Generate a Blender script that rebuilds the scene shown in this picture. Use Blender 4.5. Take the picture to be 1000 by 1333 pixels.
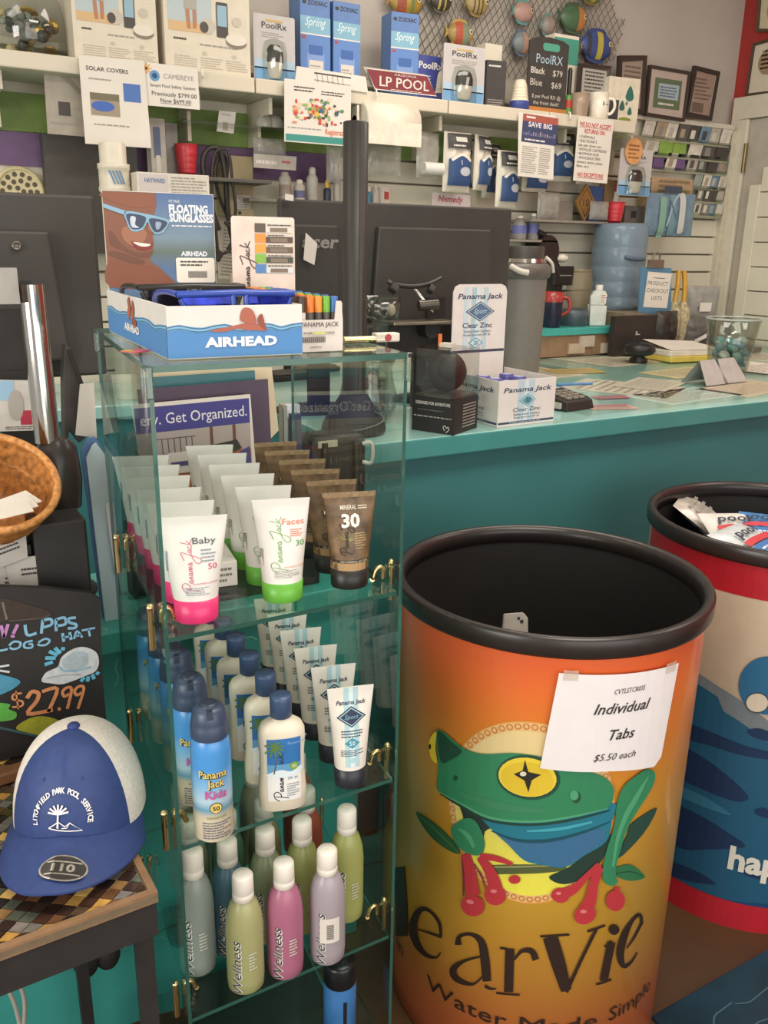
import bpy, bmesh, math, random
from math import sin, cos, pi, radians, sqrt, tan
from mathutils import Vector, Matrix
from mathutils.geometry import tessellate_polygon

SC = bpy.context.scene
for o in list(bpy.data.objects):
    bpy.data.objects.remove(o)
COL = SC.collection

# ------------------------------------------------------------------ camera
FPX, PITCH, ROLL, AZ, EYE = 1132.0, radians(17.1), radians(1.03), radians(30.4), 1.5
_fw = Vector((sin(AZ)*cos(PITCH), cos(AZ)*cos(PITCH), -sin(PITCH)))
_rt = Vector((cos(AZ), -sin(AZ), 0))
_up = _rt.cross(_fw)
_r2 = cos(ROLL)*_rt + sin(ROLL)*_up
_u2 = -sin(ROLL)*_rt + cos(ROLL)*_up
cam = bpy.data.cameras.new('camera')
cam.sensor_fit = 'VERTICAL'; cam.sensor_height = 36.0; cam.lens = FPX/1333.0*36.0
cam.clip_start = 0.02
co = bpy.data.objects.new('camera', cam); COL.objects.link(co)
mw = Matrix((_r2, _u2, -_fw)).transposed().to_4x4(); mw.translation = (0, 0, EYE)
co.matrix_world = mw
SC.camera = co

# ------------------------------------------------------------------ view and light
SC.view_settings.view_transform = 'Standard'; SC.view_settings.look = 'None'
SC.view_settings.gamma = 1.0; SC.view_settings.use_curve_mapping = False
SC.view_settings.exposure = 0.24
SC.cycles.transparent_max_bounces = 28
SC.cycles.max_bounces = 10
W = bpy.data.worlds.new('world'); SC.world = W; W.use_nodes = True
W.node_tree.nodes['Background'].inputs[0].default_value = (1.0, 0.95, 0.88, 1)
W.node_tree.nodes['Background'].inputs[1].default_value = 0.42
def area(name, loc, rot, sx, sy, power, col):
    l = bpy.data.lights.new(name, 'AREA'); l.shape = 'RECTANGLE'; l.size = sx; l.size_y = sy
    l.energy = power; l.color = col
    o = bpy.data.objects.new(name, l); COL.objects.link(o); o.location = loc; o.rotation_euler = rot
    return o
area('ceiling_light', (1.0, 0.4, 2.74), (0, 0, 0), 1.2, 0.6, 26, (1, .93, .84))
area('ceiling_light', (1.9, 2.1, 2.74), (0, 0, 0), 1.2, 0.6, 15, (1, .91, .80))
area('ceiling_light', (-0.6, 2.0, 2.74), (0, 0, 0), 1.2, 0.6, 8, (1, .93, .84))
area('ceiling_light', (3.0, 0.8, 2.74), (0, 0, 0), 0.6, 1.2, 14, (1, .91, .80))
# shop window at the left, then an added front fill behind the camera
area('window_and_fill_light', (-2.6, -0.2, 1.7), (radians(90), 0, radians(-72)), 1.6, 1.4, 62, (1, .96, .90))
area('window_and_fill_light', (0.5, -1.9, 1.45), (radians(90), 0, 0), 3.0, 1.7, 36, (1, .97, .93))

# ------------------------------------------------------------------ pixel -> point on a real plane
def ray(x, y):
    return _fw + _r2*((x-500)/FPX) + _u2*((666.5-y)/FPX)
def at(x, y, Y=None, Z=None, X=None):
    d = ray(x, y)
    t = Y/d.y if Y is not None else ((Z-EYE)/d.z if Z is not None else X/d.x)
    return Vector((t*d.x, t*d.y, EYE+t*d.z))
def span(x0, x1, y0, y1, Y):
    """world X range and Z range of a picture box standing on the plane Y"""
    xm, ym = (x0+x1)/2, (y0+y1)/2
    return at(x0, ym, Y=Y).x, at(x1, ym, Y=Y).x, at(xm, y1, Y=Y).z, at(xm, y0, Y=Y).z

# ------------------------------------------------------------------ materials
def lin(h):
    h = h.lstrip('#'); out = []
    for i in (0, 2, 4):
        c = int(h[i:i+2], 16)/255
        out.append(c/12.92 if c <= .04045 else ((c+.055)/1.055)**2.4)
    return (*out, 1)
_mats = {}
def M(hexc, rough=.5, metal=0., noise=.05, scale=30., trans=0., alpha=1., emit=0., coat=0.):
    key = (hexc, rough, metal, noise, scale, trans, alpha, emit, coat)
    if key in _mats: return _mats[key]
    m = bpy.data.materials.new('surface_'+hexc.strip('#')); m.use_nodes = True
    nt = m.node_tree; b = nt.nodes['Principled BSDF']
    b.inputs['Roughness'].default_value = rough; b.inputs['Metallic'].default_value = metal
    b.inputs['Transmission Weight'].default_value = trans; b.inputs['Alpha'].default_value = alpha
    b.inputs['Coat Weight'].default_value = coat
    c = lin(hexc)
    if noise:
        tc = nt.nodes.new('ShaderNodeTexCoord'); n = nt.nodes.new('ShaderNodeTexNoise')
        n.inputs['Scale'].default_value = scale; n.inputs['Detail'].default_value = 3
        r = nt.nodes.new('ShaderNodeValToRGB')
        r.color_ramp.elements[0].color = tuple(v*(1-noise*2) for v in c[:3])+(1,)
        r.color_ramp.elements[1].color = tuple(min(1, v*(1+noise*2)) for v in c[:3])+(1,)
        r.color_ramp.elements[0].position = .3; r.color_ramp.elements[1].position = .7
        nt.links.new(tc.outputs['Object'], n.inputs['Vector']); nt.links.new(n.outputs['Fac'], r.inputs['Fac'])
        nt.links.new(r.outputs['Color'], b.inputs['Base Color'])
    else:
        b.inputs['Base Color'].default_value = c
    if emit:
        b.inputs['Emission Color'].default_value = c; b.inputs['Emission Strength'].default_value = emit
    _mats[key] = m
    return m
def INK(h): return M(h, .55, noise=0)
def ramp_mat(name, stops, axis='Z', lo=0., hi=1., rough=.4, noise=.0, coat=0.):
    """colour bands printed along one object axis"""
    m = bpy.data.materials.new(name); m.use_nodes = True; nt = m.node_tree
    b = nt.nodes['Principled BSDF']; b.inputs['Roughness'].default_value = rough; b.inputs['Coat Weight'].default_value = coat
    tc = nt.nodes.new('ShaderNodeTexCoord'); sp = nt.nodes.new('ShaderNodeSeparateXYZ')
    mr = nt.nodes.new('ShaderNodeMapRange'); mr.inputs[1].default_value = lo; mr.inputs[2].default_value = hi
    r = nt.nodes.new('ShaderNodeValToRGB')
    nt.links.new(tc.outputs['Object'], sp.inputs[0]); nt.links.new(sp.outputs['XYZ'.index(axis)], mr.inputs[0])
    src = mr.outputs[0]
    if noise:
        n = nt.nodes.new('ShaderNodeTexNoise'); n.inputs['Scale'].default_value = 5
        nt.links.new(tc.outputs['Object'], n.inputs['Vector'])
        ma = nt.nodes.new('ShaderNodeMath'); ma.operation = 'MULTIPLY_ADD'; ma.inputs[1].default_value = noise
        nt.links.new(n.outputs['Fac'], ma.inputs[0]); nt.links.new(src, ma.inputs[2]); src = ma.outputs[0]
    nt.links.new(src, r.inputs['Fac'])
    el = r.color_ramp.elements
    while len(el) < len(stops): el.new(.5)
    for e, (p, h) in zip(el, stops): e.position = p; e.color = lin(h)
    nt.links.new(r.outputs['Color'], b.inputs['Base Color'])
    return m
def glass_mat(name, tint, ior=1.38, rough=0.0, extra=0.0, gain=.55):
    """thin clear sheet: what is behind shows through, the room mirrors in it"""
    m = bpy.data.materials.new(name); m.use_nodes = True; nt = m.node_tree
    for n in list(nt.nodes): nt.nodes.remove(n)
    out = nt.nodes.new('ShaderNodeOutputMaterial'); mix = nt.nodes.new('ShaderNodeMixShader')
    tr = nt.nodes.new('ShaderNodeBsdfTransparent'); gl = nt.nodes.new('ShaderNodeBsdfGlossy')
    lw = nt.nodes.new('ShaderNodeLayerWeight'); lw.inputs['Blend'].default_value = .5
    f0 = ((ior-1)/(ior+1))**2+extra
    pw = nt.nodes.new('ShaderNodeMath'); pw.operation = 'POWER'; pw.inputs[1].default_value = 4.0
    ad = nt.nodes.new('ShaderNodeMath'); ad.operation = 'MULTIPLY_ADD'; ad.inputs[1].default_value = gain; ad.inputs[2].default_value = f0; ad.use_clamp = True
    tr.inputs[0].default_value = lin(tint); gl.inputs['Roughness'].default_value = rough
    nt.links.new(lw.outputs['Facing'], pw.inputs[0]); nt.links.new(pw.outputs[0], ad.inputs[0]); nt.links.new(ad.outputs[0], mix.inputs[0])
    nt.links.new(tr.outputs[0], mix.inputs[1]); nt.links.new(gl.outputs[0], mix.inputs[2])
    nt.links.new(mix.outputs[0], out.inputs[0])
    return m
def film_mat(name, hexc, opacity, rough=.25):
    m = bpy.data.materials.new(name); m.use_nodes = True; nt = m.node_tree
    b = nt.nodes['Principled BSDF']; b.inputs['Base Color'].default_value = lin(hexc)
    b.inputs['Roughness'].default_value = rough; b.inputs['Alpha'].default_value = opacity
    n = nt.nodes.new('ShaderNodeTexNoise'); n.inputs['Scale'].default_value = 60
    bp = nt.nodes.new('ShaderNodeBump'); bp.inputs['Strength'].default_value = .35
    tc = nt.nodes.new('ShaderNodeTexCoord'); nt.links.new(tc.outputs['Object'], n.inputs['Vector'])
    nt.links.new(n.outputs['Fac'], bp.inputs['Height']); nt.links.new(bp.outputs['Normal'], b.inputs['Normal'])
    return m
GLASS = glass_mat('clear_glass', '#f1f8f5', 1.42)
CLEAR = glass_mat('clear_plastic', '#ecefeb', 1.42, .06, .05)
EDGE = M('#3b6e62', .15, noise=0, trans=.5)
PAPER = M('#dcd6cb', .6, noise=.015, scale=9)
WHITE = M('#ddd9d2', .4, noise=.015)
CREAM = M('#e4dcc8', .5, noise=.02)
BLACK = M('#1d1b1b', .4, noise=.1)
MBLACK = M('#262321', .65, noise=.08)
GOLD = M('#dfca94', .22, 1., noise=.03)
CHROME = M('#c9c6c0', .13, 1., noise=.02)
TEAL = M('#2f8f8b', .45, noise=.06, scale=6)

# ------------------------------------------------------------------ 2-D shapes
def ell(cx, cy, rx, ry, n=28, rot=0., a0=0., a1=360.):
    full = abs(a1-a0) >= 360; k = n if full else n+1; out = []
    for i in range(k):
        t = radians(a0+(a1-a0)*i/n); x, y = rx*cos(t), ry*sin(t); c, s = cos(rot), sin(rot)
        out.append((cx+x*c-y*s, cy+x*s+y*c))
    return out
def rrect(x0, y0, x1, y1, r, n=4):
    out = []
    for cx, cy, a in ((x1-r, y1-r, 0), (x0+r, y1-r, 90), (x0+r, y0+r, 180), (x1-r, y0+r, 270)):
        for i in range(n+1):
            t = radians(a+90*i/n); out.append((cx+r*cos(t), cy+r*sin(t)))
    return out
def rect(x0, y0, x1, y1): return [(x0, y0), (x1, y0), (x1, y1), (x0, y1)]
def smooth(pts, k=5, closed=True):
    n = len(pts); out = []
    for i in range(n if closed else n-1):
        g = lambda j: pts[j % n] if closed else pts[max(0, min(n-1, j))]
        p0, p1, p2, p3 = g(i-1), g(i), g(i+1), g(i+2)
        for j in range(k):
            t = j/k
            out.append(tuple(.5*(2*b+(c-a)*t+(2*a-5*b+4*c-d)*t*t+(3*b-a-3*c+d)*t**3) for a, b, c, d in zip(p0, p1, p2, p3)))
    if not closed: out.append(tuple(pts[-1]))
    return out
def ribbon(pts, wd=None, k=4):
    """outline of a pen stroke; points may carry their own width as third value"""
    if wd is not None: pts = [(p[0], p[1], wd) for p in pts]
    if k > 1 and len(pts) > 2: pts = smooth(pts, k, False)
    L, Rr = [], []
    for i, p in enumerate(pts):
        a = pts[max(0, i-1)]; b = pts[min(len(pts)-1, i+1)]
        dx, dy = b[0]-a[0], b[1]-a[1]; l = sqrt(dx*dx+dy*dy) or 1
        nx, ny = -dy/l*p[2]/2, dx/l*p[2]/2
        L.append((p[0]+nx, p[1]+ny)); Rr.append((p[0]-nx, p[1]-ny))
    vs = L+Rr; n = len(L)
    return vs, [(i, i+1, n+i+1, n+i) for i in range(n-1)]
_txt = {}
def glyphs(s, bold=0., shear=0., spacing=1., res=2):
    key = (s, bold, shear, spacing)
    if key in _txt: return _txt[key]
    cu = bpy.data.curves.new('t', 'FONT'); cu.body = s; cu.size = 1; cu.offset = bold; cu.shear = shear
    cu.space_character = spacing; cu.resolution_u = res; cu.fill_mode = 'FRONT'
    o = bpy.data.objects.new('t', cu)
    me = bpy.data.meshes.new_from_object(o)
    v = [(p.co.x/.69, p.co.y/.69) for p in me.vertices]; f = [tuple(p.vertices) for p in me.polygons]
    # keep every triangle facing +w
    g = []
    for q in f:
        a = sum(v[q[i]][0]*v[q[(i+1) % len(q)]][1]-v[q[(i+1) % len(q)]][0]*v[q[i]][1] for i in range(len(q)))
        g.append(q if a >= 0 else q[::-1])
    xs = [p[0] for p in v] or [0]
    _txt[key] = (v, g, min(xs), max(xs))
    bpy.data.objects.remove(o); bpy.data.curves.remove(cu); bpy.data.meshes.remove(me)
    return _txt[key]

# ------------------------------------------------------------------ frames: where a print lies
class Flat:
    cut = None
    def __init__(s, o, u=(1, 0, 0), v=(0, 0, 1)):
        s.o = Vector(o); s.u = Vector(u).normalized(); s.v = Vector(v).normalized(); s.n = s.u.cross(s.v)
    def __call__(s, u, v, w): return s.o+s.u*u+s.v*v+s.n*w
class Warp:
    def __init__(s, fn, cut): s.fn = fn; s.cut = cut
    def __call__(s, u, v, w): return s.fn(u, v, w)
def cut_grid(v, f, du, dv):
    bm = bmesh.new(); vs = [bm.verts.new((p[0], p[1], 0)) for p in v]
    for q in f:
        try: bm.faces.new([vs[i] for i in q])
        except ValueError: pass
    for ax, d in ((0, du), (1, dv)):
        if not d: continue
        c = [p[ax] for p in v]; k = math.ceil(min(c)/d)*d
        while k < max(c):
            pc = [0, 0, 0]; pn = [0, 0, 0]; pc[ax] = k; pn[ax] = 1
            bmesh.ops.bisect_plane(bm, geom=bm.verts[:]+bm.edges[:]+bm.faces[:], plane_co=pc, plane_no=pn, dist=1e-6)
            k += d
    bm.verts.index_update()
    ov = [(p.co.x, p.co.y) for p in bm.verts]; of = [tuple(x.index for x in fc.verts) for fc in bm.faces]
    bm.free(); return ov, of

# ------------------------------------------------------------------ mesh builder
class B:
    def __init__(s): s.v = []; s.f = []; s.mi = []; s.sm = []; s.mats = []; s.T = None
    def slot(s, m):
        if m not in s.mats: s.mats.append(m)
        return s.mats.index(m)
    def add(s, v, f, m, sm=False):
        b = len(s.v); k = s.slot(m)
        s.v += [tuple(s.T @ Vector(p)) if s.T else tuple(p) for p in v]
        for q in f: s.f.append(tuple(b+i for i in q)); s.mi.append(k); s.sm.append(sm)
        return s
    def box(s, x0, x1, y0, y1, z0, z1, m, top=None, sx=1., sy=1.):
        cx, cy = (x0+x1)/2, (y0+y1)/2
        q = lambda x, y: (cx+(x-cx)*sx, cy+(y-cy)*sy)
        v = [(x0, y0, z0), (x1, y0, z0), (x1, y1, z0), (x0, y1, z0)]+[(*q(x, y), z1) for x, y in ((x0, y0), (x1, y0), (x1, y1), (x0, y1))]
        s.add(v, [(0, 3, 2, 1), (0, 1, 5, 4), (1, 2, 6, 5), (2, 3, 7, 6), (3, 0, 4, 7)], m)
        return s.add(v, [(4, 5, 6, 7)], top or m)
    def rings(s, rings, m, sm=True, cap0=True, cap1=True, close=True):
        n = len(rings[0]); v = [p for r in rings for p in r]; f = []
        for i in range(len(rings)-1):
            for j in range(n if close else n-1):
                k = (j+1) % n; f.append((i*n+j, i*n+k, (i+1)*n+k, (i+1)*n+j))
        s.add(v, f, m, sm); e = (len(rings)-1)*n
        if cap0: s.add(rings[0], [tuple(range(n-1, -1, -1))], m)
        if cap1: s.add(rings[-1], [tuple(range(n))], m)
        return s
    def lathe(s, prof, m, n=28, c=(0, 0, 0), cap0=True, cap1=True, sx=1., sy=1., sm=True):
        return s.rings([[(c[0]+r*sx*cos(2*pi*j/n), c[1]+r*sy*sin(2*pi*j/n), c[2]+z) for j in range(n)] for r, z in prof], m, sm, cap0, cap1)
    def tube(s, pts, r, m, n=8, k=4, closed=False, cap=True):
        if k > 1 and len(pts) > 2: pts = smooth(pts, k, closed)
        P = [Vector(p) for p in pts]; N = len(P); rr = []
        pa = None
        for i, p in enumerate(P):
            d = (P[(i+1) % N]-P[i-1]) if closed else (P[min(N-1, i+1)]-P[max(0, i-1)])
            d.normalize()
            if pa is None:
                pa = d.cross(Vector((0, 0, 1)))
                if pa.length < .05: pa = d.cross(Vector((0, 1, 0)))
            a = pa-d*pa.dot(d)
            if a.length < 1e-5: a = d.cross(Vector((0, 1, 0)))
            a.normalize(); pa = a; b = d.cross(a)
            rad = r(i/max(1, N-1)) if callable(r) else r
            rr.append([tuple(p+a*rad*cos(2*pi*j/n)+b*rad*sin(2*pi*j/n)) for j in range(n)])
        if closed: rr.append(rr[0])
        return s.rings(rr, m, True, cap and not closed, cap and not closed)
    def ball(s, c, rx, m, ry=None, rz=None, n=16, k=10):
        ry = ry or rx; rz = rz or rx
        pr = [(sin(pi*i/k), -cos(pi*i/k)) for i in range(k+1)]
        return s.rings([[(c[0]+max(a, .002)*rx*cos(2*pi*j/n), c[1]+max(a, .002)*ry*sin(2*pi*j/n), c[2]+b*rz) for j in range(n)] for a, b in pr], m, True, True, True)
    # prints and cut-outs
    def flat2d(s, fr, v, f, m, w=.0006, sm=False):
        if fr.cut: v, f = cut_grid(v, f, *fr.cut)
        return s.add([fr(p[0], p[1], w) for p in v], f, m, sm)
    def poly(s, fr, pts, m, w=.0006):
        a = sum(pts[i][0]*pts[(i+1) % len(pts)][1]-pts[(i+1) % len(pts)][0]*pts[i][1] for i in range(len(pts)))
        if a < 0: pts = pts[::-1]
        tri = tessellate_polygon([[Vector((p[0], p[1], 0)) for p in pts]]); f = []
        for q in tri:
            ar = (pts[q[1]][0]-pts[q[0]][0])*(pts[q[2]][1]-pts[q[0]][1])-(pts[q[2]][0]-pts[q[0]][0])*(pts[q[1]][1]-pts[q[0]][1])
            if abs(ar) > 1e-14: f.append(tuple(q) if ar > 0 else tuple(q[::-1]))
        return s.flat2d(fr, pts, f, m, w)
    def stroke(s, fr, pts, wd, m, w=.0008, k=4):
        v, f = ribbon(pts, wd, k); return s.flat2d(fr, v, [q[::-1] for q in f], m, w)
    def text(s, fr, t, u, v, h, m, fit=None, al='l', rot=0., bold=0., shear=0., w=.0009, spacing=1.):
        vs, f, a, b = glyphs(t, bold, shear, spacing)
        k = h if fit is None else fit/max(1e-6, b-a)
        off = {'l': a, 'c': (a+b)/2, 'r': b}[al]; c, sn = cos(rot), sin(rot)
        pts = [((p[0]-off)*k, p[1]*h) for p in vs]
        return s.flat2d(fr, [(u+x*c-y*sn, v+x*sn+y*c) for x, y in pts], f, m, w)
    def lines(s, fr, u0, u1, v0, v1, n, m, rnd, w=.0008, fill=.42):
        """rows of print too small to read: short word bars"""
        dv = (v1-v0)/n
        for i in range(n):
            u = u0; y = v1-(i+.8)*dv
            end = u1-(u1-u0)*rnd.choice((0, 0, .1, .3))
            while u < end:
                l = min(end-u, (u1-u0)*rnd.uniform(.05, .18))
                s.flat2d(fr, rect(u, y, u+l, y+dv*fill), [(0, 1, 2, 3)], m, w); u += l+(u1-u0)*.025
        return s
    def extrude(s, fr, pts, d, m, side=None, w0=0.):
        """a cut-out of thickness d standing on a flat frame"""
        s.poly(fr, pts, m, w0+d); n = len(pts)
        a = sum(pts[i][0]*pts[(i+1) % n][1]-pts[(i+1) % n][0]*pts[i][1] for i in range(n))
        if a < 0: pts = pts[::-1]
        v = [fr(p[0], p[1], w0) for p in pts]+[fr(p[0], p[1], w0+d) for p in pts]
        s.add(v, [(i, (i+1) % n, n+(i+1) % n, n+i) for i in range(n)], side or m)
        b = Flat(fr.o+fr.n*w0, -fr.u, fr.v)
        return s.poly(b, [(-p[0], p[1]) for p in pts], side or m, 0)
    def build(s, name, parent=None, loc=None, rot=None, bev=0., seg=2, sub=0):
        me = bpy.data.meshes.new(name); me.from_pydata(s.v, [], s.f)
        for m in s.mats: me.materials.append(m)
        me.polygons.foreach_set('material_index', s.mi); me.polygons.foreach_set('use_smooth', s.sm)
        me.update()
        o = bpy.data.objects.new(name, me); COL.objects.link(o)
        if parent: o.parent = parent
        if loc: o.location = loc
        if rot: o.rotation_euler = rot
        if bev:
            bm = bmesh.new(); bm.from_mesh(me); bmesh.ops.remove_doubles(bm, verts=bm.verts, dist=1e-6); bm.to_mesh(me); bm.free()
            md = o.modifiers.new('bevel', 'BEVEL'); md.width = bev; md.segments = seg; md.limit_method = 'ANGLE'; md.angle_limit = radians(40)
        if sub:
            md = o.modifiers.new('subsurf', 'SUBSURF'); md.levels = sub; md.render_levels = sub
        return o
def thing(name, label, cat, loc=(0, 0, 0), rz=0., group=None, rot=None):
    o = bpy.data.objects.new(name, None); o.empty_display_size = .05; COL.objects.link(o)
    o.location = loc; o.rotation_euler = rot or (0, 0, rz)
    return tag(o, label, cat, group)
def tag(o, label, cat, group=None):
    o['label'] = label; o['category'] = cat
    if group: o['group'] = group
    return o
def struct(o): o['kind'] = 'structure'; return o
def dup(root, loc, rz, label, group=None):
    r = root.copy(); COL.objects.link(r); r.location = loc; r.rotation_euler = (0, 0, rz); r['label'] = label
    if group: r['group'] = group
    for ch in list(root.children):
        c = ch.copy(); COL.objects.link(c); c.parent = r
        for g in list(ch.children):
            d = g.copy(); COL.objects.link(d); d.parent = c
    return r
ORD = ['frontmost', 'second from the front', 'third from the front', 'fourth from the front', 'fifth from the front', 'sixth from the front', 'seventh from the front']
rnd = random.Random(7)
# ================================================================== SETTING
CW, WY, SY, SZ = 3.77, 3.15, 2.85, 2.0        # right wall X, back wall Y, shelf front Y, shelf top Z
b = B(); b.box(-2.6, CW+.1, -1.6, WY+.1, -.06, 0, M('#523820', .5, noise=.12, scale=4)); struct(b.build('floor'))
b = B(); b.box(-2.6, CW+.1, -1.6, WY+.1, 2.76, 2.82, M('#e6dfd2', .8, noise=.02)); struct(b.build('ceiling'))
b = B(); b.box(-2.6, CW+.1, WY, WY+.1, 0, 2.76, M('#c2bab0', .75, noise=.025, scale=2)); struct(b.build('wall_back'))
b = B(); b.box(CW, CW+.1, -1.6, WY, 0, 2.76, M('#a8332f', .6, noise=.03, scale=3)); struct(b.build('wall_right'))

# slat boards with a groove between each two, over the back wall
slat = M('#d9d2c0', .5, noise=.03, scale=3); groove = M('#8a8272', .8, noise=.02)
b = B(); b.box(-1.6, 3.72, 3.125, WY, .3, 2.05, groove)
z = .32
while z < 2.03:
    b.box(-1.6, 3.72, 3.10, 3.125, z, min(z+.076, 2.05), slat); z += .083
struct(b.build('wall_slats', bev=.003, seg=1))
b = B(); b.box(-1.6, 3.70, 3.06, WY, 2.05, 2.072, M('#cfc8ba', .5)); struct(b.build('trim_1', bev=.003))
b = B(); b.box(3.70, CW, 3.07, WY, .3, 2.05, M('#cdc4b0', .5)); struct(b.build('trim_2', bev=.003))
b = B(); b.box(-1.6, 2.78, 3.088, 3.099, 1.815, 1.925, M('#77904a', .6, noise=.04)); struct(b.build('trim_3'))
b = B(); b.box(-1.6, 1.58, 3.088, 3.099, 1.715, 1.812, M('#6f5478', .6, noise=.04)); struct(b.build('trim_4'))

# door in the right wall
DY1, DY0 = 3.02, 2.05
dz = 2.10
cas = M('#d6cfbd', .45, noise=.02); dpl = M('#dcd5c2', .5, noise=.03, scale=4)
b = B()
b.box(3.735, CW, DY1, DY1+.10, 0, dz, cas); b.box(3.735, CW, DY0-.1, DY0, 0, dz, cas); b.box(3.735, CW, DY0-.1, DY1+.10, dz, dz+.10, cas)
d = b.build('door_1', bev=.006); struct(d)
b = B(); b.box(3.752, CW, DY0+.005, DY1-.005, .02, dz-.005, M('#b9b2a4', .5, noise=.03)); b.build('upper_panel', d)
b = B(); zz = .3
while zz < 1.78:
    b.box(3.722, 3.752, DY0+.02, DY1-.13, zz, zz+.108, dpl); zz += .113
b.build('plank_panel', d, bev=.002, seg=1)
b = B(); b.box(3.718, 3.7525, DY1-.13, DY1-.07, .3, 1.80, dpl); b.build('edge_board', d, bev=.003)
b = B(); b.box(3.735, 3.751, DY0+.1, DY1-.33, 1.83, 2.03, M('#7d776f', .4)); b.build('window_pane', d)
b = B(); b.tube([(3.73, DY1-.01, 1.86), (3.73, DY1-.01, 1.99)], .009, M('#8c7a55', .35, .8)); b.build('hinge', d)

# ================================================================== COUNTERS
def scratch(b, fr, u0, u1, v0, v1, n, m):
    for i in range(n):
        u, v = rnd.uniform(u0, u1), rnd.uniform(v0, v1); p = [(u, v)]
        a = rnd.uniform(0, 6.3); l = rnd.uniform(.02, .09)
        for k in range(3):
            a += rnd.uniform(-.7, .7); u += cos(a)*l/3; v += sin(a)*l/3; p.append((u, v))
        b.stroke(fr, p, rnd.uniform(.0008, .0022), m, .0004)
TOPM = M('#98c6bf', .22, noise=.05, scale=5, coat=.4)
FACE = M('#3a7677', .5, noise=.05, scale=3)
sales = thing('sales_counter', 'long teal sales counter with a thick front edge behind the drums', 'counter', (.9, 1.665, 0))
b = B(); b.box(0, 2.79, 0, .76, 1.022, 1.07, M('#458c88', .3, noise=.05, scale=4, coat=.3), TOPM); b.box(1.35, 2.79, .76, 1.40, 1.022, 1.07, TOPM); b.build('counter_top', sales, bev=.004)
b = B(); b.box(.03, 2.79, .045, .70, 0, 1.022, FACE); b.box(1.40, 2.79, .70, 1.36, 0, 1.022, FACE); b.build('counter_base', sales)
# a clear sheet lies over the papers on the right hand part
b = B(); b.box(1.62, 3.66, 1.70, 2.98, 1.0735, 1.0748, glass_mat('desk_cover', '#fdfdfb', 1.3, .16, .02, .22)); tag(b.build('desk_cover'), 'clear plastic sheet covering the papers on the teal counter', 'desk cover')

low = thing('low_cabinet', 'low turquoise cabinet with white scratches behind the mosaic table', 'cabinet', (-.9, 1.40, 0))
b = B(); tq = M('#4bb0a5', .35, noise=.06, scale=5)
b.box(0, 1.70, 0, .30, .82, .86, tq); scr = INK('#a9dccf')
scratch(b, Flat((0, 0, .86), (1, 0, 0), (0, 1, 0)), .9, 1.68, .02, .29, 60, scr); b.build('cabinet_top', low, bev=.003)
b = B(); b.box(.02, 1.68, .02, .30, 0, .82, M('#3f9a92', .4, noise=.08, scale=5)); scratch(b, Flat((.02, .02, 0)), .7, 1.6, .1, .8, 60, scr); b.build('cabinet_front', low)
back = thing('back_counter', 'teal back counter along the slat wall behind the monitors', 'counter', (-.9, 2.62, 0))
b = B(); b.box(0, 3.0, 0, .47, .99, 1.03, TOPM); b.build('counter_top', back, bev=.004)
b = B(); b.box(.03, 2.97, .03, .47, 0, .99, FACE); b.build('counter_base', back)

# papers under the clear sheet
def flat_paper(px, py, w, h, rz, col, what, z=1.0705, mark=None):
    p = at(px, py, Z=z); b = B(); m = M(col, .6, noise=.02, scale=12)
    b.box(-w/2, w/2, -h/2, h/2, 0, .0009, m)
    fr = Flat((0, 0, .0009), (1, 0, 0), (0, 1, 0)); b.lines(fr, -w*.42, w*.42, -h*.4, h*.4, 9, INK('#a49c90'), rnd, .0003)
    if mark: b.poly(fr, rect(-w*.45, h*.2, w*.45, h*.42), INK(mark), .0005)
    o = b.build('paper', None, (p.x, p.y, z), (0, 0, rz)); tag(o, what, 'paper', 'papers under the counter sheet'); return o
for q in ((690, 487, .34, .24, .1, '#d3cdbb', 'cream sheet under the counter cover beside the clear zinc box', None, 0),
          (748, 483, .20, .12, -.2, '#d0b254', 'yellow slip under the counter cover above the card reader', None, 2),
          (800, 470, .32, .24, .15, '#dbd5c4', 'white form under the counter cover in front of the teal lidded box', None, 1),
          (735, 462, .30, .20, .3, '#c4c9bd', 'pale green sheet under the counter cover by the grey bin', None, 0),
          (812, 505, .26, .34, .5, '#d5cfbf', 'large white price list lying mid counter under the cover', None, 0),
          (848, 500, .26, .17, .45, '#cfccbf', 'small white card beside the price list under the cover', None, 2),
          (795, 530, .14, .07, -.3, '#d9b0a4', 'pink printed slip under the cover right of the card reader', '#c9566a', 1),
          (795, 517, .11, .05, -.2, '#c0667a', 'magenta slip above the pink one under the cover', None, 2),
          (900, 484, .40, .17, .1, '#dcd1a4', 'pale yellow sheet in front of the yellow notepad', None, 1),
          (975, 505, .36, .18, .2, '#d4c1a8', 'peach coloured leaflet at the right end of the counter', None, 0),
          (880, 460, .36, .26, -.2, '#dcd6c8', 'white sheet under the yellow notepad', None, 0),
          (965, 462, .30, .34, .3, '#dfdace', 'white sheet behind the glass of beads', None, 0),
          (700, 510, .26, .18, .2, '#bccfca', 'pale teal sheet left of the card reader under the cover', None, 0),
          (890, 515, .36, .18, .1, '#b9d0ca', 'pale blue-green sheet at the middle of the counter front', None, 0)):
    flat_paper(q[0], q[1], q[2], q[3], q[4], q[5], q[6], 1.0702+.0011*q[8], q[7])

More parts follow.
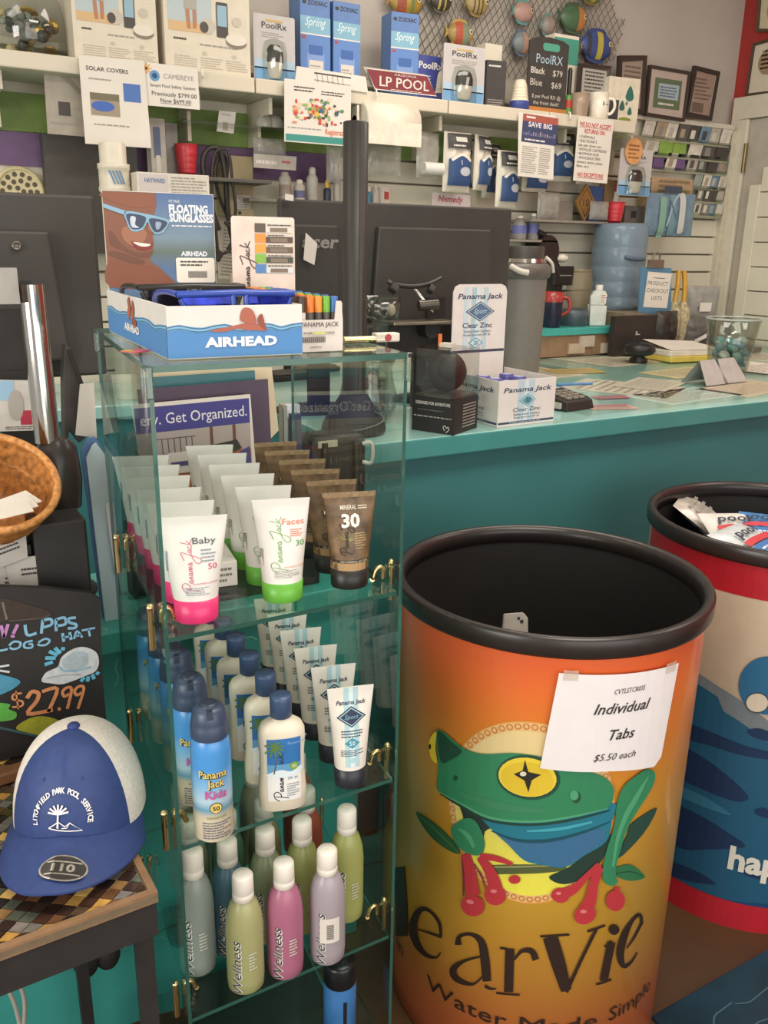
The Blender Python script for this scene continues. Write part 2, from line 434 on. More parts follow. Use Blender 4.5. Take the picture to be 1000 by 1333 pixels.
# ================================================================== GLASS DISPLAY TOWER
CX0, CX1, CY0, CY1, CZ = .249, .573, .925, 1.365, 1.372
SK = .07                                        # the tower stands slightly skew to the counter
tower = thing('glass_display_tower', 'narrow open fronted glass display tower with four shelves of sunscreen', 'display case', (CX0, CY0, 0))
TW, TD = CX1-CX0, CY1-CY0
SH = [1.054, .763, .484, .26]
def pane(b, x0, x1, y0, y1, z0, z1, thin):
    """clear on its two big faces, green on its cut edges"""
    v = [(x, y, z) for z in (z0, z1) for x, y in ((x0, y0), (x1, y0), (x1, y1), (x0, y1))]
    F = {'z': [(0, 3, 2, 1), (4, 5, 6, 7)], 'y': [(0, 1, 5, 4), (2, 3, 7, 6)], 'x': [(1, 2, 6, 5), (3, 0, 4, 7)]}
    for k, fs in F.items(): b.add(v, fs, GLASS if k == thin else EDGE)
    return b
pane(B(), 0, TW, 0, TD, CZ-.007, CZ, 'z').build('top_pane', tower)
pane(B(), 0, .005, 0, TD, .1, CZ-.0071, 'x').build('side_pane', tower)
pane(B(), TW-.005, TW, 0, TD, .1, CZ-.0071, 'x').build('side_pane', tower)
for h in SH: pane(B(), .0062, TW-.0062, .004, TD-.01, h-.006, h, 'z').build('shelf', tower)
b = B(); b.box(.004, TW-.004, .0, TD, 0, .1, M('#1e1a18', .5)); b.build('plinth', tower)
for px, sx in ((0, 1), (TW, -1)):               # plastic corner caps on the top
    for py in (0, TD):
        b = B(); b.box(px-.005, px+.005, py-.006, py+.006, CZ-.035, CZ+.001, CLEAR); b.build('corner_clip', tower, bev=.002)
for h in SH[:3]:
    for px, s in ((0, -1), (TW, 1)):
        for py in (.05, TD-.11):
            b = B()
            b.tube([(px+s*.0065, py, h-.032), (px+s*.0065, py, h+.022)], .0045, GOLD)
            b.ball((px+s*.0065, py, h+.023), .0052, GOLD)
            q = px-s*.005
            b.tube([(q-s*.001, py, h+.002), (q-s*.003, py, h+.018), (q-s*.012, py, h+.017), (q-s*.017, py, h+.004), (q-s*.018, py-.001, h+.0035)], .0036, GOLD)
            b.build('shelf_clip', tower)
for o in tower.children:                         # the sides of the tower run slightly skew to its front
    for p in o.data.vertices: p.co.x += .10*p.co.y
# place a thing standing on a tower shelf (its foot seen at a picture point)
# ------------------------------------------------------------------ sunscreen tubes
def tube_shape(Ht, hc, hw0, hd0, hw1, n=28):
    def prof(z):
        t = min(1, max(0, (z-hc)/(Ht-hc))); e = t
        return hw0+(hw1-hw0)*e**1.1, max(.0011, hd0*(1-(t/.93)**1.15) if t < .93 else .0011)
    def surf(u, v, w):
        hw, hd = prof(v); q = max(0, 1-(u/hw)**2)
        return (u, -hd*sqrt(q)-w, v)
    def body(b, m, crimp=None):
        zs = [hc+(Ht-hc)*t for t in (0, .1, .25, .4, .55, .7, .82, .9, .935, .97, 1)]
        R = []
        for z in zs:
            hw, hd = prof(z); R.append([(hw*cos(2*pi*j/n), hd*sin(2*pi*j/n), z) for j in range(n)])
        k = 8
        b.rings(R[:k+1], m, True, True, False); b.rings(R[k:], crimp or m, True, False, True)
    return surf, body
def script(b, fr, u, v, ln, m, wd=.00075):
    """the maker's name in a sloping hand, read upwards"""
    la = lambda x: [(x+.050, .16), (x+.018, .18), (x, .0), (x+.020, -.10), (x+.046, .10), (x+.052, -.10), (x+.062, -.05)]
    ln_ = lambda x: [(x, .16), (x+.006, -.10), (x+.022, .12), (x+.038, .16), (x+.044, -.10)]
    S = [[(-.01, -.55), (.02, .0), (.05, .62)], [(-.06, .25), (.0, .62), (.10, .75), (.15, .50), (.10, .18), (.03, .10)], la(.15), ln_(.23), la(.295), ln_(.375), ln_(.420), la(.485),
         [(.58, .50), (.66, .62), (.74, .72), (.69, .10), (.62, -.62), (.55, -.80), (.52, -.50), (.60, -.20), (.74, .02)], la(.735), [(.855, .14), (.825, .18), (.81, .0), (.835, -.10), (.865, -.04)],
         [(.875, -.12), (.905, .40), (.93, .75)], [(.965, .28), (.90, .05), (.93, -.02), (1.0, -.16)]]
    for s in S: b.stroke(fr, [(u-q*ln*.22, v+p*ln) for p, q in s], wd, m, .0007)
def baby_tube():
    t = thing('sunscreen_tube', '', 'sunscreen', group='baby sunscreen tubes')
    surf, body = tube_shape(.152, .034, .0272, .0215, .0425); fr = Warp(surf, (.006, .012))
    b = B(); body(b, WHITE); script(b, fr, -.004, .050, .072, INK('#c33a6e'))
    b.text(fr, 'Baby', -.001, .114, .0088, INK('#3f4654'), fit=.0275); g = INK('#8b93a0'); pk = INK('#c33a6e')
    b.lines(fr, .008, .026, .088, .108, 4, g, rnd); b.text(fr, '50', .016, .078, .008, pk); b.text(fr, 'SUNSCREEN LOTION', -.003, .058, .0022, pk)
    b.lines(fr, -.012, .020, .043, .055, 5, g, rnd); b.poly(fr, rect(-.033, .075, -.031, .105), g); b.build('tube_body', t)
    b = B(); b.lathe([(.0255, 0), (.0265, .002), (.0275, .034), (.025, .0345)], M('#d8346f', .35), sy=.84); b.build('cap', t); return t
def face_tube():
    t = thing('sunscreen_tube', '', 'sunscreen', group='face sunscreen tubes')
    surf, body = tube_shape(.156, .030, .0262, .0215, .0375); fr = Warp(surf, (.006, .012))
    b = B(); body(b, WHITE); gr = INK('#4f9a3a'); og = INK('#e0714c'); g = INK('#9a978f')
    script(b, fr, -.003, .052, .078, gr); b.text(fr, 'Faces', .0005, .118, .0088, og, fit=.028)
    b.lines(fr, .010, .026, .100, .112, 4, og, rnd); b.text(fr, '30', .017, .086, .0085, gr); b.text(fr, 'SUNSCREEN LOTION', .0, .055, .0020, og)
    b.lines(fr, -.012, .020, .040, .052, 5, g, rnd)
    for i in range(12): b.poly(fr, rect(-.029, .058+i*.0022, -.0245, .0592+i*.0022), INK('#55524d'))
    b.build('tube_body', t)
    b = B(); b.lathe([(.0255, 0), (.0265, .002), (.0272, .030), (.025, .0305)], M('#62a83a', .35), sy=.84); b.build('cap', t); return t
def mineral_tube():
    t = thing('sunscreen_tube', '', 'sunscreen', group='mineral sunscreen tubes')
    surf, body = tube_shape(.150, .031, .0255, .0215, .0365); fr = Warp(surf, (.006, .012))
    wood = M('#6a5238', .42, noise=.32, scale=45); b = B(); body(b, wood, M('#8d7354', .5, noise=.15, scale=120))
    cr = INK('#e4d9c4'); br = INK('#2e2118'); lt = INK('#b4976a')
    b.poly(fr, rect(-.0262, .031, .0262, .043), INK('#a4835a'), .0004); b.poly(fr, rect(-.0265, .043, .0265, .0475), br, .0005)
    b.text(fr, 'NO CHEMICAL ACTIVES', -.016, .0441, .0024, cr)
    b.text(fr, 'MINERAL', -.014, .124, .0068, cr, fit=.022, bold=.01); b.lines(fr, .010, .024, .124, .131, 2, cr, rnd)
    b.text(fr, '30', -.013, .098, .0190, INK('#f0ead9'), fit=.025, bold=.035); script(b, fr, -.006, .058, .06, br, .0012)
    b.lines(fr, .004, .020, .064, .090, 7, lt, rnd)
    for i in range(9):
        a = radians(20+i*17); b.stroke(fr, [(-.003, .077), (-.003+cos(a)*.02, .077+sin(a)*.014)], .0008, INK('#8f8a52'), .0004)
    b.build('tube_body', t)
    b = B(); b.lathe([(.0245, 0), (.0255, .002), (.0262, .031), (.024, .0315)], M('#1f1c1a', .4), sy=.84); b.build('cap', t); return t
def zinc_tube():
    t = thing('sunscreen_tube', '', 'sunscreen', group='zinc sunscreen tubes')
    surf, body = tube_shape(.152, .030, .0225, .019, .0335); fr = Warp(surf, (.006, .012))
    b = B(); body(b, M('#e3ded3', .35, noise=.02)); lb = INK('#a9c9cf'); nv = INK('#2a3550'); tl = INK('#3f8fa3')
    b.poly(fr, [(-.010, .036), (.010, .036), (.010, .152), (-.010, .152)], lb, .0004); b.poly(fr, [(-.003, .036), (.003, .036), (.003, .152), (-.003, .152)], INK('#cfe0e0'), .0005)
    b.text(fr, 'Panama Jack', 0, .127, .0062, nv, fit=.042, al='c', shear=.2, bold=.015)
    for r, m, w in ((1, nv, .0006), (.86, lb, .0008), (.76, nv, .001)): b.poly(fr, [(-.021*r, .109), (0, .109-.0155*r), (.021*r, .109), (0, .109+.0155*r)], m, w)
    b.text(fr, 'Sport', 0, .1065, .006, INK('#7fb4c4'), al='c', shear=.3, w=.0014)
    b.lines(fr, -.015, .015, .079, .091, 3, nv, rnd); b.poly(fr, [(-.011, .071), (0, .063), (.011, .071), (0, .079)], tl, .0006); b.text(fr, '50', 0, .068, .006, INK('#e8f0f0'), al='c', w=.001)
    b.lines(fr, -.016, .016, .052, .062, 4, nv, rnd); b.poly(fr, ell(0, .046, .004, .004, 14), lb, .0007); b.build('tube_body', t)
    b = B(); b.lathe([(.0215, 0), (.0222, .002), (.023, .030), (.021, .0305)], M('#23262f', .4), sy=.84); b.build('cap', t); return t
def row(proto, front, back_pt, n, z, what, rz=0.0, jit=.0):
    p0 = at(*front, Z=z); p1 = at(*back_pt, Z=z)
    for i in range(n):
        p = p0.lerp(p1, i/(n-1)); l = ORD[i]+' '+what
        q = (p.x+rnd.uniform(-jit, jit), p.y, z+.0004)
        if i == 0: proto.location = q; proto.rotation_euler = (0, 0, rz); proto['label'] = l
        else: dup(proto, q, rz+rnd.uniform(-.05, .05), l)
def rowxy(proto, p0, p1, n, z, what, rz=0.0, jit=.0, sz=1.):
    proto.scale = (1, 1, sz)
    for i in range(n):
        p = Vector(p0).lerp(Vector(p1), i/(n-1)); l = ORD[i]+' '+what; q = (p.x+rnd.uniform(-jit, jit), p.y, z+.0004)
        if i == 0: proto.location = q; proto.rotation_euler = (0, 0, rz); proto['label'] = l
        else: dup(proto, q, rz+rnd.uniform(-.05, .05), l)
rowxy(baby_tube(), (.303, .970), (.331, 1.30), 6, SH[0], 'white pink-capped baby sunscreen tube in the left row', -.28, .002, .865)
rowxy(face_tube(), (.422, .980), (.444, 1.31), 6, SH[0], 'white green-capped faces sunscreen tube in the middle row', -.28, .002, .865)
rowxy(mineral_tube(), (.523, .980), (.552, 1.30), 6, SH[0], 'brown wood-print mineral sunscreen tube in the right row', -.26, .002, .875)
rowxy(zinc_tube(), (.511, .950), (.540, 1.29), 6, SH[1], 'white black-capped zinc sunscreen tube in the right row', -.26, .003)

def spray():
    t = thing('spray_can', '', 'spray can', group='kids spray cans')
    R = .0255; fr = Warp(lambda u, v, w: ((R+w)*sin(u/R), -(R+w)*cos(u/R), v), (.005, None))
    sky = ramp_mat('sky_print', [(0, '#e9dcc0'), (.24, '#e9dcc0'), (.30, '#d5cdb0'), (.36, '#6fa6c4'), (.44, '#bcd8e6'), (.56, '#8fc0e4'), (.75, '#4d95d4'), (1, '#4a8ccb')], 'Z', 0, .15, .25, .06)
    b = B(); b.lathe([(.021, 0), (.0255, .004), (.0255, .128), (.0235, .143), (.019, .150)], sky)
    yl = INK('#e3c96c'); dk = INK('#3a3a38'); pu = INK('#7c4a86')
    for m, w, o, bd in ((dk, .0007, .0010, .05), (yl, .0012, 0, .015)):
        b.text(fr, 'Panama', o, .098-o, .0100, m, fit=.035, al='c', bold=bd, w=w); b.text(fr, 'Jack', o+.003, .085-o, .0100, m, fit=.021, al='c', bold=bd, w=w)
    b.text(fr, 'Kids', .003, .068, .011, INK('#c05a9a'), al='c', bold=.03, w=.0012)
    b.poly(fr, ell(.002, .054, .0078, .0078, 20), dk, .0008); b.poly(fr, ell(.002, .054, .0068, .0068, 20), yl, .0010); b.text(fr, '50', .002, .0508, .0062, dk, al='c', w=.0014, bold=.02)
    b.text(fr, 'sunscreen', .003, .038, .0045, INK('#8a8a55'), al='c'); b.lines(fr, -.016, .022, .008, .034, 7, INK('#6a6f7c'), rnd); b.build('can', t)
    b = B(); sl = M('#39465e', .38, noise=.04)
    b.lathe([(.0235, .146), (.0238, .150), (.0235, .162), (.0225, .164), (.0228, .168), (.020, .181), (.0165, .186), (.010, .1875)], sl)
    cp = b.build('spray_cap', t)
    b = B(); b.lathe([(.0115, .1868), (.0105, .190), (.006, .1905)], M('#2b3648', .4)); b.box(-.004, .004, -.021, -.008, .176, .187, M('#2b3648', .4), sx=.8, sy=.8); b.build('nozzle', cp); return t
rowxy(spray(), (.300, .937), (.322, 1.27), 5, SH[1], 'blue kids spray can with slate cap in the left row', -.25, .002)

def lotion():
    t = thing('lotion_bottle', '', 'lotion bottle', group='lotion bottles')
    zs = [(0, .030, .0165), (.003, .0325, .0185), (.03, .0325, .019), (.06, .0300, .0185), (.085, .0300, .0185), (.105, .0315, .0185), (.118, .0310, .018), (.126, .027, .016), (.131, .019, .0135), (.134, .013, .012), (.138, .012, .012)]
    n = 32; sgn = lambda x: (x > 0)-(x < 0)
    R = [[(hw*sgn(cos(a))*abs(cos(a))**.75, hd*sgn(sin(a))*abs(sin(a))**.75, z) for a in (2*pi*j/n for j in range(n))] for z, hw, hd in zs]
    b = B(); b.rings(R, M('#ded5bf', .33, noise=.015, scale=8))
    def hwd(v):
        for (z0, w0, d0), (z1, w1, d1) in zip(zs, zs[1:]):
            if z0 <= v <= z1: k = (v-z0)/(z1-z0); return w0+(w1-w0)*k, d0+(d1-d0)*k
        return zs[-1][1:]
    def sf(u, v, w):
        hw, hd = hwd(v); c = min(1, abs(u)/hw)**(1/.75); return (u, -hd*max(0, 1-c*c)**.375-w, v)
    fr = Warp(sf, (.004, .008)); nv = INK('#1f2a3c')
    b.poly(fr, rect(-.0215, .018, .0235, .112), INK('#e6e6e2'), .0005); b.poly(fr, rect(-.0215, .060, .0235, .112), INK('#2d6fae'), .0007); b.poly(fr, rect(-.0215, .060, .0235, .074), INK('#5f9bc4'), .0009)
    b.poly(fr, smooth([(-.0215, .060), (-.005, .066), (.010, .062), (.0235, .068), (.0235, .059), (0, .054), (-.0215, .057)]), INK('#d9e6ea'), .0010)
    for i in range(10):
        a = radians(-150+i*34); b.stroke(fr, [(-.012, .099), (-.012+cos(a)*.008, .100+sin(a)*.008), (-.012+cos(a)*.0135, .097+sin(a)*.012)], .0024, INK('#5c7f3e'), .0012, 3)
    b.stroke(fr, [(-.012, .099), (-.010, .080), (-.013, .060)], .0018, INK('#6d5a3a'), .0011)
    b.text(fr, 'Panama Jack', .006, .103, .004, INK('#8fb9dc'), w=.0012)
    script(b, fr, -.002, .022, .07, nv, .0013); b.poly(fr, ell(.014, .070, .006, .006, 18), INK('#7ca03c'), .0012); b.text(fr, '30', .014, .0675, .005, INK('#e9eec9'), al='c', w=.0016)
    b.text(fr, 'SPF 30', .012, .050, .0035, INK('#3f6f9a'), al='c', w=.001); b.lines(fr, .004, .021, .024, .045, 6, INK('#8e969c'), rnd, .001); b.build('bottle', t)
    b = B(); b.lathe([(.0135, .137), (.0145, .138), (.0148, .164), (.0138, .1675), (.006, .1685)], M('#3b4f6e', .35, noise=.03)); b.build('cap', t); return t
rowxy(lotion(), (.405, .950), (.424, 1.28), 6, SH[1], 'cream lotion bottle with blue cap in the middle row', -.28, .002)

def wellness(col, seen=True):
    t = thing('shampoo_bottle', '', 'bottle', group='spa fragrance bottles')
    n = 28; zs = [(.022, 0), (.0255, .004), (.0265, .02), (.0265, .105), (.0245, .125), (.019, .143), (.0135, .150), (.0125, .153)]
    b = B(); b.lathe(zs, M(col, .3, noise=.02, scale=10, trans=.22), sy=.92)
    R = .0265; fr = Warp(lambda u, v, w: ((R+w)*sin(u/R), -(R*.92+w)*cos(u/R), v), (.004, None))
    if seen:
        b.text(fr, 'Wellness', -.008, .006, .0130, INK('#e9e6da'), fit=.090, rot=pi/2, shear=.25, bold=.03, w=.0005)
        b.text(fr, 'Wellness', -.0086, .0066, .0130, INK('#3b4048'), fit=.090, rot=pi/2, shear=.25, w=.0009)
        b.lines(fr, .002, .014, .045, .075, 6, M('#d7d4c6', .5, noise=0), rnd)
    b.build('bottle', t)
    b = B(); b.lathe([(.0142, .150), (.0150, .1505), (.0150, .1600), (.0146, .1605), (.0148, .163), (.0150, .1635), (.0146, .186), (.0125, .189), (.004, .1895)], M('#e6e0d4', .35, noise=.015)); b.build('cap', t); return t
WB = [((257, 1272), '#9aa59d', 'grey-green bottle of spa fragrance, leftmost on the lower shelf', 1.08), ((320, 1295), '#b5b57f', 'yellow-green bottle of spa fragrance at the shelf front, nearest the camera', 1),
      ((372, 1276), '#bd7591', 'pink bottle of spa fragrance with white cap', 1), ((427, 1257), '#b5abb2', 'lilac bottle of spa fragrance with a white barcode sticker', 1),
      ((300, 1247), '#52798a', 'steel-blue bottle of spa fragrance behind the yellow-green one', 1.02), ((348, 1230), '#96a27c', 'olive bottle of spa fragrance behind the pink one', 1.02),
      ((395, 1217), '#aab06c', 'khaki yellow bottle of spa fragrance behind the lilac one', 1.03), ((452, 1202), '#b7bb70', 'pale yellow bottle of spa fragrance at the right of the shelf', 1.04)]
for (px, py), c, l, k in WB:
    t = wellness(c); p = at(px, py, Z=SH[2]); t.location = (p.x+.008, p.y+.018, SH[2]+.0004); t.rotation_euler = (0, 0, -.25); t['label'] = l; t.scale = (1, 1, k)
    if 'barcode' in l:
        b = B(); R = .0265; fr = Warp(lambda u, v, w: ((R+w)*sin(u/R), -(R*.92+w)*cos(u/R), v), (.004, None))
        b.poly(fr, rrect(-.016, .045, .013, .088, .002), PAPER, .0012)
        for i in range(12): b.poly(fr, rect(-.006, .052+i*.0022, .004, .0531+i*.0022), INK('#3c3936'), .0016)
        s = b.build('barcode_sticker', t); s['label'] = 'white barcode sticker'
WB2 = [(.317, 1.10, '#9ca884', 'sage bottle of spa fragrance in the third row, at left'), (.372, 1.09, '#5f8f73', 'green bottle of spa fragrance in the third row'), (.432, 1.09, '#9aa07a', 'dull olive bottle of spa fragrance in the third row'),
       (.502, 1.085, '#b8604e', 'red-orange bottle of spa fragrance in the third row'), (.33, 1.19, '#8c9384', 'grey bottle of spa fragrance near the back, at left'), (.39, 1.19, '#77917e', 'dull green bottle of spa fragrance near the back'),
       (.455, 1.19, '#a19d80', 'beige bottle of spa fragrance near the back'), (.53, 1.18, '#a85a48', 'brick red bottle of spa fragrance near the back, at right')]
for x, y, c, l in WB2:
    t = wellness(c, False); t.location = (x, y, SH[2]+.0004); t['label'] = l
# white box between the tube rows, blue can on the lowest shelf
t = thing('carton', 'small white carton lying between the baby and faces tubes', 'box', (.372, 1.10, SH[0]+.0004), -.15)
b = B(); b.box(-.022, .022, -.05, .05, 0, .035, WHITE); b.lines(Flat((0, -.05, 0)), -.018, .018, .006, .03, 3, INK('#77736c'), rnd); b.build('carton_body', t, bev=.001)
p = at(450, 1300, Z=.33)
t = thing('aerosol_can', 'blue can with black cap at the foot of the glass tower', 'can', (p.x, p.y+.02, SH[3]+.0004), -.2)
R = .027; fr = Warp(lambda u, v, w: ((R+w)*sin(u/R), -(R+w)*cos(u/R), v), (.005, None))
b = B(); b.lathe([(.025, 0), (R, .003), (R, .085), (.024, .093)], M('#3f78b5', .3)); b.poly(fr, rect(-.012, .012, .004, .02), INK('#14171c'), .0006); b.poly(fr, rect(-.002, .02, .004, .07), INK('#14171c'), .0006); b.build('can', t)
b = B(); b.lathe([(.0262, .092), (.0268, .094), (.0262, .128), (.022, .133), (.01, .134)], M('#15161a', .3)); b.build('cap', t)

# ================================================================== DRUMS
DZ = .92
def drum(name, label, cx, cy, R, mat):
    t = thing(name, label, 'drum', (cx, cy, 0))
    b = B(); b.lathe([(R-.03, .0), (R-.012, .004), (R-.012, DZ-.03)], mat, n=96, cap1=False); body = b
    b = B(); b.lathe([(R-.018, DZ-.03), (R-.020, .3), (R-.03, .28)], M('#15110f', .7), n=64, cap0=False, cap1=True); b.v = b.v; b.build('drum_lining', t)
    k = M('#2b2523', .32, noise=.06)
    b = B(); b.lathe([(R-.012, DZ-.036), (R-.003, DZ-.036), (R, DZ-.030), (R, DZ-.006), (R-.003, DZ-.001), (R-.010, DZ), (R-.018, DZ-.004), (R-.021, DZ-.014), (R-.021, DZ-.036), (R-.012, DZ-.036)], k, n=96, cap0=False, cap1=False); b.build('rim', t)
    return t, body
D1 = (1.042, 1.156, .293)
ora = ramp_mat('orange_print', [(0, '#d9673f'), (.14, '#dd7440'), (.30, '#d99a3c'), (.48, '#dbaa3c'), (.66, '#dea338'), (.82, '#e08a34'), (.94, '#e27233'), (1, '#df6536')], 'Z', .0, DZ-.03, .36, .06, .3)
d1, d1b = drum('display_drum', 'orange drum printed with a green tree frog', *D1, ora)
Rb = D1[2]-.012
def drum_uv(px, py, D=D1, Rr=None):
    Rr = Rr or D[2]-.012; d = ray(px, py); ox, oy = -D[0], -D[1]
    a = d.x*d.x+d.y*d.y; bb = 2*(ox*d.x+oy*d.y); c = ox*ox+oy*oy-Rr*Rr; q = max(bb*bb-4*a*c, 0)
    s = (-bb-sqrt(q))/(2*a); return math.atan2(d.x*s+ox, -(d.y*s+oy))*Rr, EYE+s*d.z
def drum_frame(Rr, o=0): return Warp(lambda u, v, w: ((Rr+w)*sin(u/Rr), -(Rr+w)*cos(u/Rr), v), (.02, None))
fr = drum_frame(Rb); art = d1b
Z1 = lambda x, y: (500+.3*x, 900+.3*y)
Z2 = lambda x, y: (700+.3*x, 850+.3*y)
Z3 = lambda x, y: (500+.4*x, 1080+.4*y)
def pp(conv, pts, m, w, k=4):
    p = [drum_uv(*conv(*q)) for q in pts]
    art.poly(fr, smooth(p, k) if k > 1 else p, m, w)
def ps(conv, pts, m, w, k=5):
    """pen stroke with its own width (picture pixels) at every point"""
    if k > 1: pts = smooth(pts, k, False)
    q = [conv(p[0], p[1]) for p in pts]; L, Rr = [], []
    sc = (conv(1, 0)[0]-conv(0, 0)[0])
    for i in range(len(q)):
        a, c = q[max(0, i-1)], q[min(len(q)-1, i+1)]; dx, dy = c[0]-a[0], c[1]-a[1]; l = sqrt(dx*dx+dy*dy) or 1; h = pts[i][2]*sc/2
        L.append(drum_uv(q[i][0]+dy/l*h, q[i][1]-dx/l*h)); Rr.append(drum_uv(q[i][0]-dy/l*h, q[i][1]+dx/l*h))
    n = len(L); vs = L+Rr; f = []
    for i in range(n-1):
        g = (i, i+1, n+i+1, n+i); ar = sum(vs[g[j]][0]*vs[g[(j+1) % 4]][1]-vs[g[(j+1) % 4]][0]*vs[g[j]][1] for j in range(4))
        f.append(g if ar > 0 else g[::-1])
    art.flat2d(fr, vs, f, m, w)
dot = lambda cx, cy, rx, ry, m, w, rot=0., conv=Z1: pp(conv, ell(cx, cy, rx, ry, 26, rot), m, w, 1)
GR, GD, GL = INK('#2f7f57'), INK('#1f4a38'), INK('#4c9a70')
YE, RD, RDD, BKK = INK('#e3c93a'), INK('#b4323a'), INK('#7c2430'), INK('#26231f')
dm = ramp_mat('disc_print', [(0, '#e6e04a'), (.45, '#dfd65a'), (.75, '#dfca86'), (1, '#e0c890')], 'Z', .40, .66, .4)
cx, cy = drum_uv(688, 1058); rw = drum_uv(800, 1058)[0]-cx; rh = (drum_uv(690, 938)[1]-drum_uv(690, 1177)[1])/2; cy = drum_uv(690, 1177)[1]+rh
art.poly(fr, ell(cx, cy, rw, rh, 60), INK('#d9913c'), .0008); art.poly(fr, ell(cx, cy, rw*.985, rh*.985, 60), INK('#e2b878'), .0012); art.poly(fr, ell(cx, cy, rw*.90, rh*.90, 60), dm, .0016)
for i in range(64):
    a = 2*pi*i/64; x, y = cx+rw*.943*cos(a), cy+rh*.943*sin(a); p = ell(x, y, .0058, .0058, 12); q = ell(x, y, .0036, .0036, 12)
    v = p+q; art.flat2d(fr, v, [(j, (j+1) % 12, 12+(j+1) % 12, 12+j) for j in range(12)], INK('#c27a44'), .0018)
# leaves and stick
pp(Z1, [(143, 522), (215, 565), (285, 625), (332, 685), (315, 702), (235, 655), (180, 595)], INK('#2b5a34'), .0022)
ps(Z1, [(150, 530, 3), (240, 610, 6), (325, 695, 3)], INK('#48794a'), .0026)
pp(Z2, [(515, 668), (455, 700), (400, 742), (385, 790), (330, 900), (420, 822), (480, 745)], INK('#24463a'), .0022, 2)
pp(Z2, [(330, 932), (400, 915), (460, 962), (450, 978), (390, 985), (340, 965)], INK('#2c6f45'), .0022)
ps(Z2, [(335, 955, 3), (400, 945, 4), (458, 966, 2)], GD, .0026)
ps(Z1, [(470, 770, 40), (560, 768, 42), (680, 766, 38), (790, 758, 30)], INK('#4f5a34'), .0024); ps(Z1, [(480, 758, 8), (600, 756, 8), (780, 750, 6)], INK('#8a8c56'), .0028)
# far leg, dark underside
pp(Z1, [(955, 610), (985, 640), (940, 730), (880, 795), (780, 832), (715, 800), (800, 758), (880, 690)], INK('#20382f'), .0030)
pp(Z1, [(330, 470), (420, 500), (500, 570), (440, 605), (435, 690), (390, 705), (330, 660), (350, 560)], INK('#24332c'), .0030)
# throat
pp(Z1, [(390, 500), (480, 545), (600, 560), (760, 540), (990, 478), (985, 560), (960, 645), (870, 705), (785, 757), (690, 748), (610, 728), (540, 660), (470, 595)], INK('#1f7488'), .0034)
pp(Z1, [(500, 615), (600, 650), (740, 640), (930, 590), (950, 640), (870, 700), (785, 752), (690, 742), (615, 722), (550, 668)], INK('#37698e'), .0038)
ps(Z1, [(470, 600, 4), (580, 640, 12), (720, 640, 14), (860, 605, 10), (975, 560, 4)], INK('#174a58'), .0042); ps(Z1, [(620, 600, 8), (760, 590, 14), (900, 560, 10)], INK('#3f9fae'), .0042)
# head
pp(Z1, [(233, 175), (262, 170), (295, 195), (350, 240), (430, 266), (560, 262), (690, 280), (800, 322), (930, 355), (985, 400), (990, 450), (960, 500), (840, 528), (700, 552), (570, 552), (450, 532), (340, 478), (245, 430), (238, 385), (243, 310)], GR, .0046)
pp(Z1, [(240, 180), (262, 178), (300, 215), (345, 255), (300, 290), (255, 300)], GD, .0050)
ps(Z1, [(250, 432, 4), (345, 484, 9), (450, 537, 11), (570, 556, 11), (700, 554, 11), (840, 530, 9), (965, 500, 4)], GL, .0050); ps(Z1, [(300, 420, 6), (430, 470, 30), (560, 500, 34), (700, 510, 20)], INK('#387f5a'), .0050)
ps(Z1, [(250, 440, 4), (345, 496, 9), (450, 550, 10), (570, 570, 10), (700, 568, 10), (840, 545, 9), (975, 510, 4)], INK('#1b3f35'), .0048)
dot(318, 370, 10, 12, GD, .0054); dot(830, 450, 20, 26, GD, .0054); dot(822, 442, 18, 22, GL, .0056)
pp(Z1, [(237, 172), (212, 195), (204, 232), (212, 280), (232, 305), (240, 300), (232, 240)], YE, .0054); dot(210, 235, 5, 12, BKK, .0058)
dot(628, 366, 136, 96, GD, .0054, .15); dot(624, 364, 124, 84, YE, .0058, .15); dot(624, 372, 112, 72, INK('#d8b92f'), .0060, .15)
pp(Z1, [(614, 288), (628, 340), (682, 352), (642, 376), (628, 428), (612, 378), (566, 350), (604, 334)], BKK, .0066, 1); dot(606, 348, 14, 10, INK('#d6d2b8'), .0070)
# near arm and hand
pp(Z1, [(302, 582), (360, 545), (405, 560), (440, 640), (432, 692), (398, 706), (342, 682), (305, 630)], GR, .0046); ps(Z1, [(330, 590, 8), (370, 620, 22), (395, 670, 14)], GL, .0050)
for pts in ([(360, 700, 40), (375, 770, 52), (385, 840, 56), (392, 880, 60)], [(420, 712, 30), (455, 760, 44), (478, 810, 54), (485, 850, 66)], [(420, 708, 26), (490, 718, 26), (560, 742, 14)]): ps(Z1, pts, RD, .0050)
dot(390, 922, 50, 46, RD, .0054, .4); dot(486, 876, 46, 44, RD, .0054); dot(568, 808, 25, 19, RD, .0054); dot(380, 905, 16, 9, INK('#d8777c'), .0058, .3); dot(480, 858, 14, 8, INK('#d8777c'), .0058)
ps(Z1, [(345, 720, 5), (352, 800, 8), (350, 880, 6)], RDD, .0056); ps(Z1, [(398, 742, 4), (430, 800, 7), (445, 850, 4)], RDD, .0056)
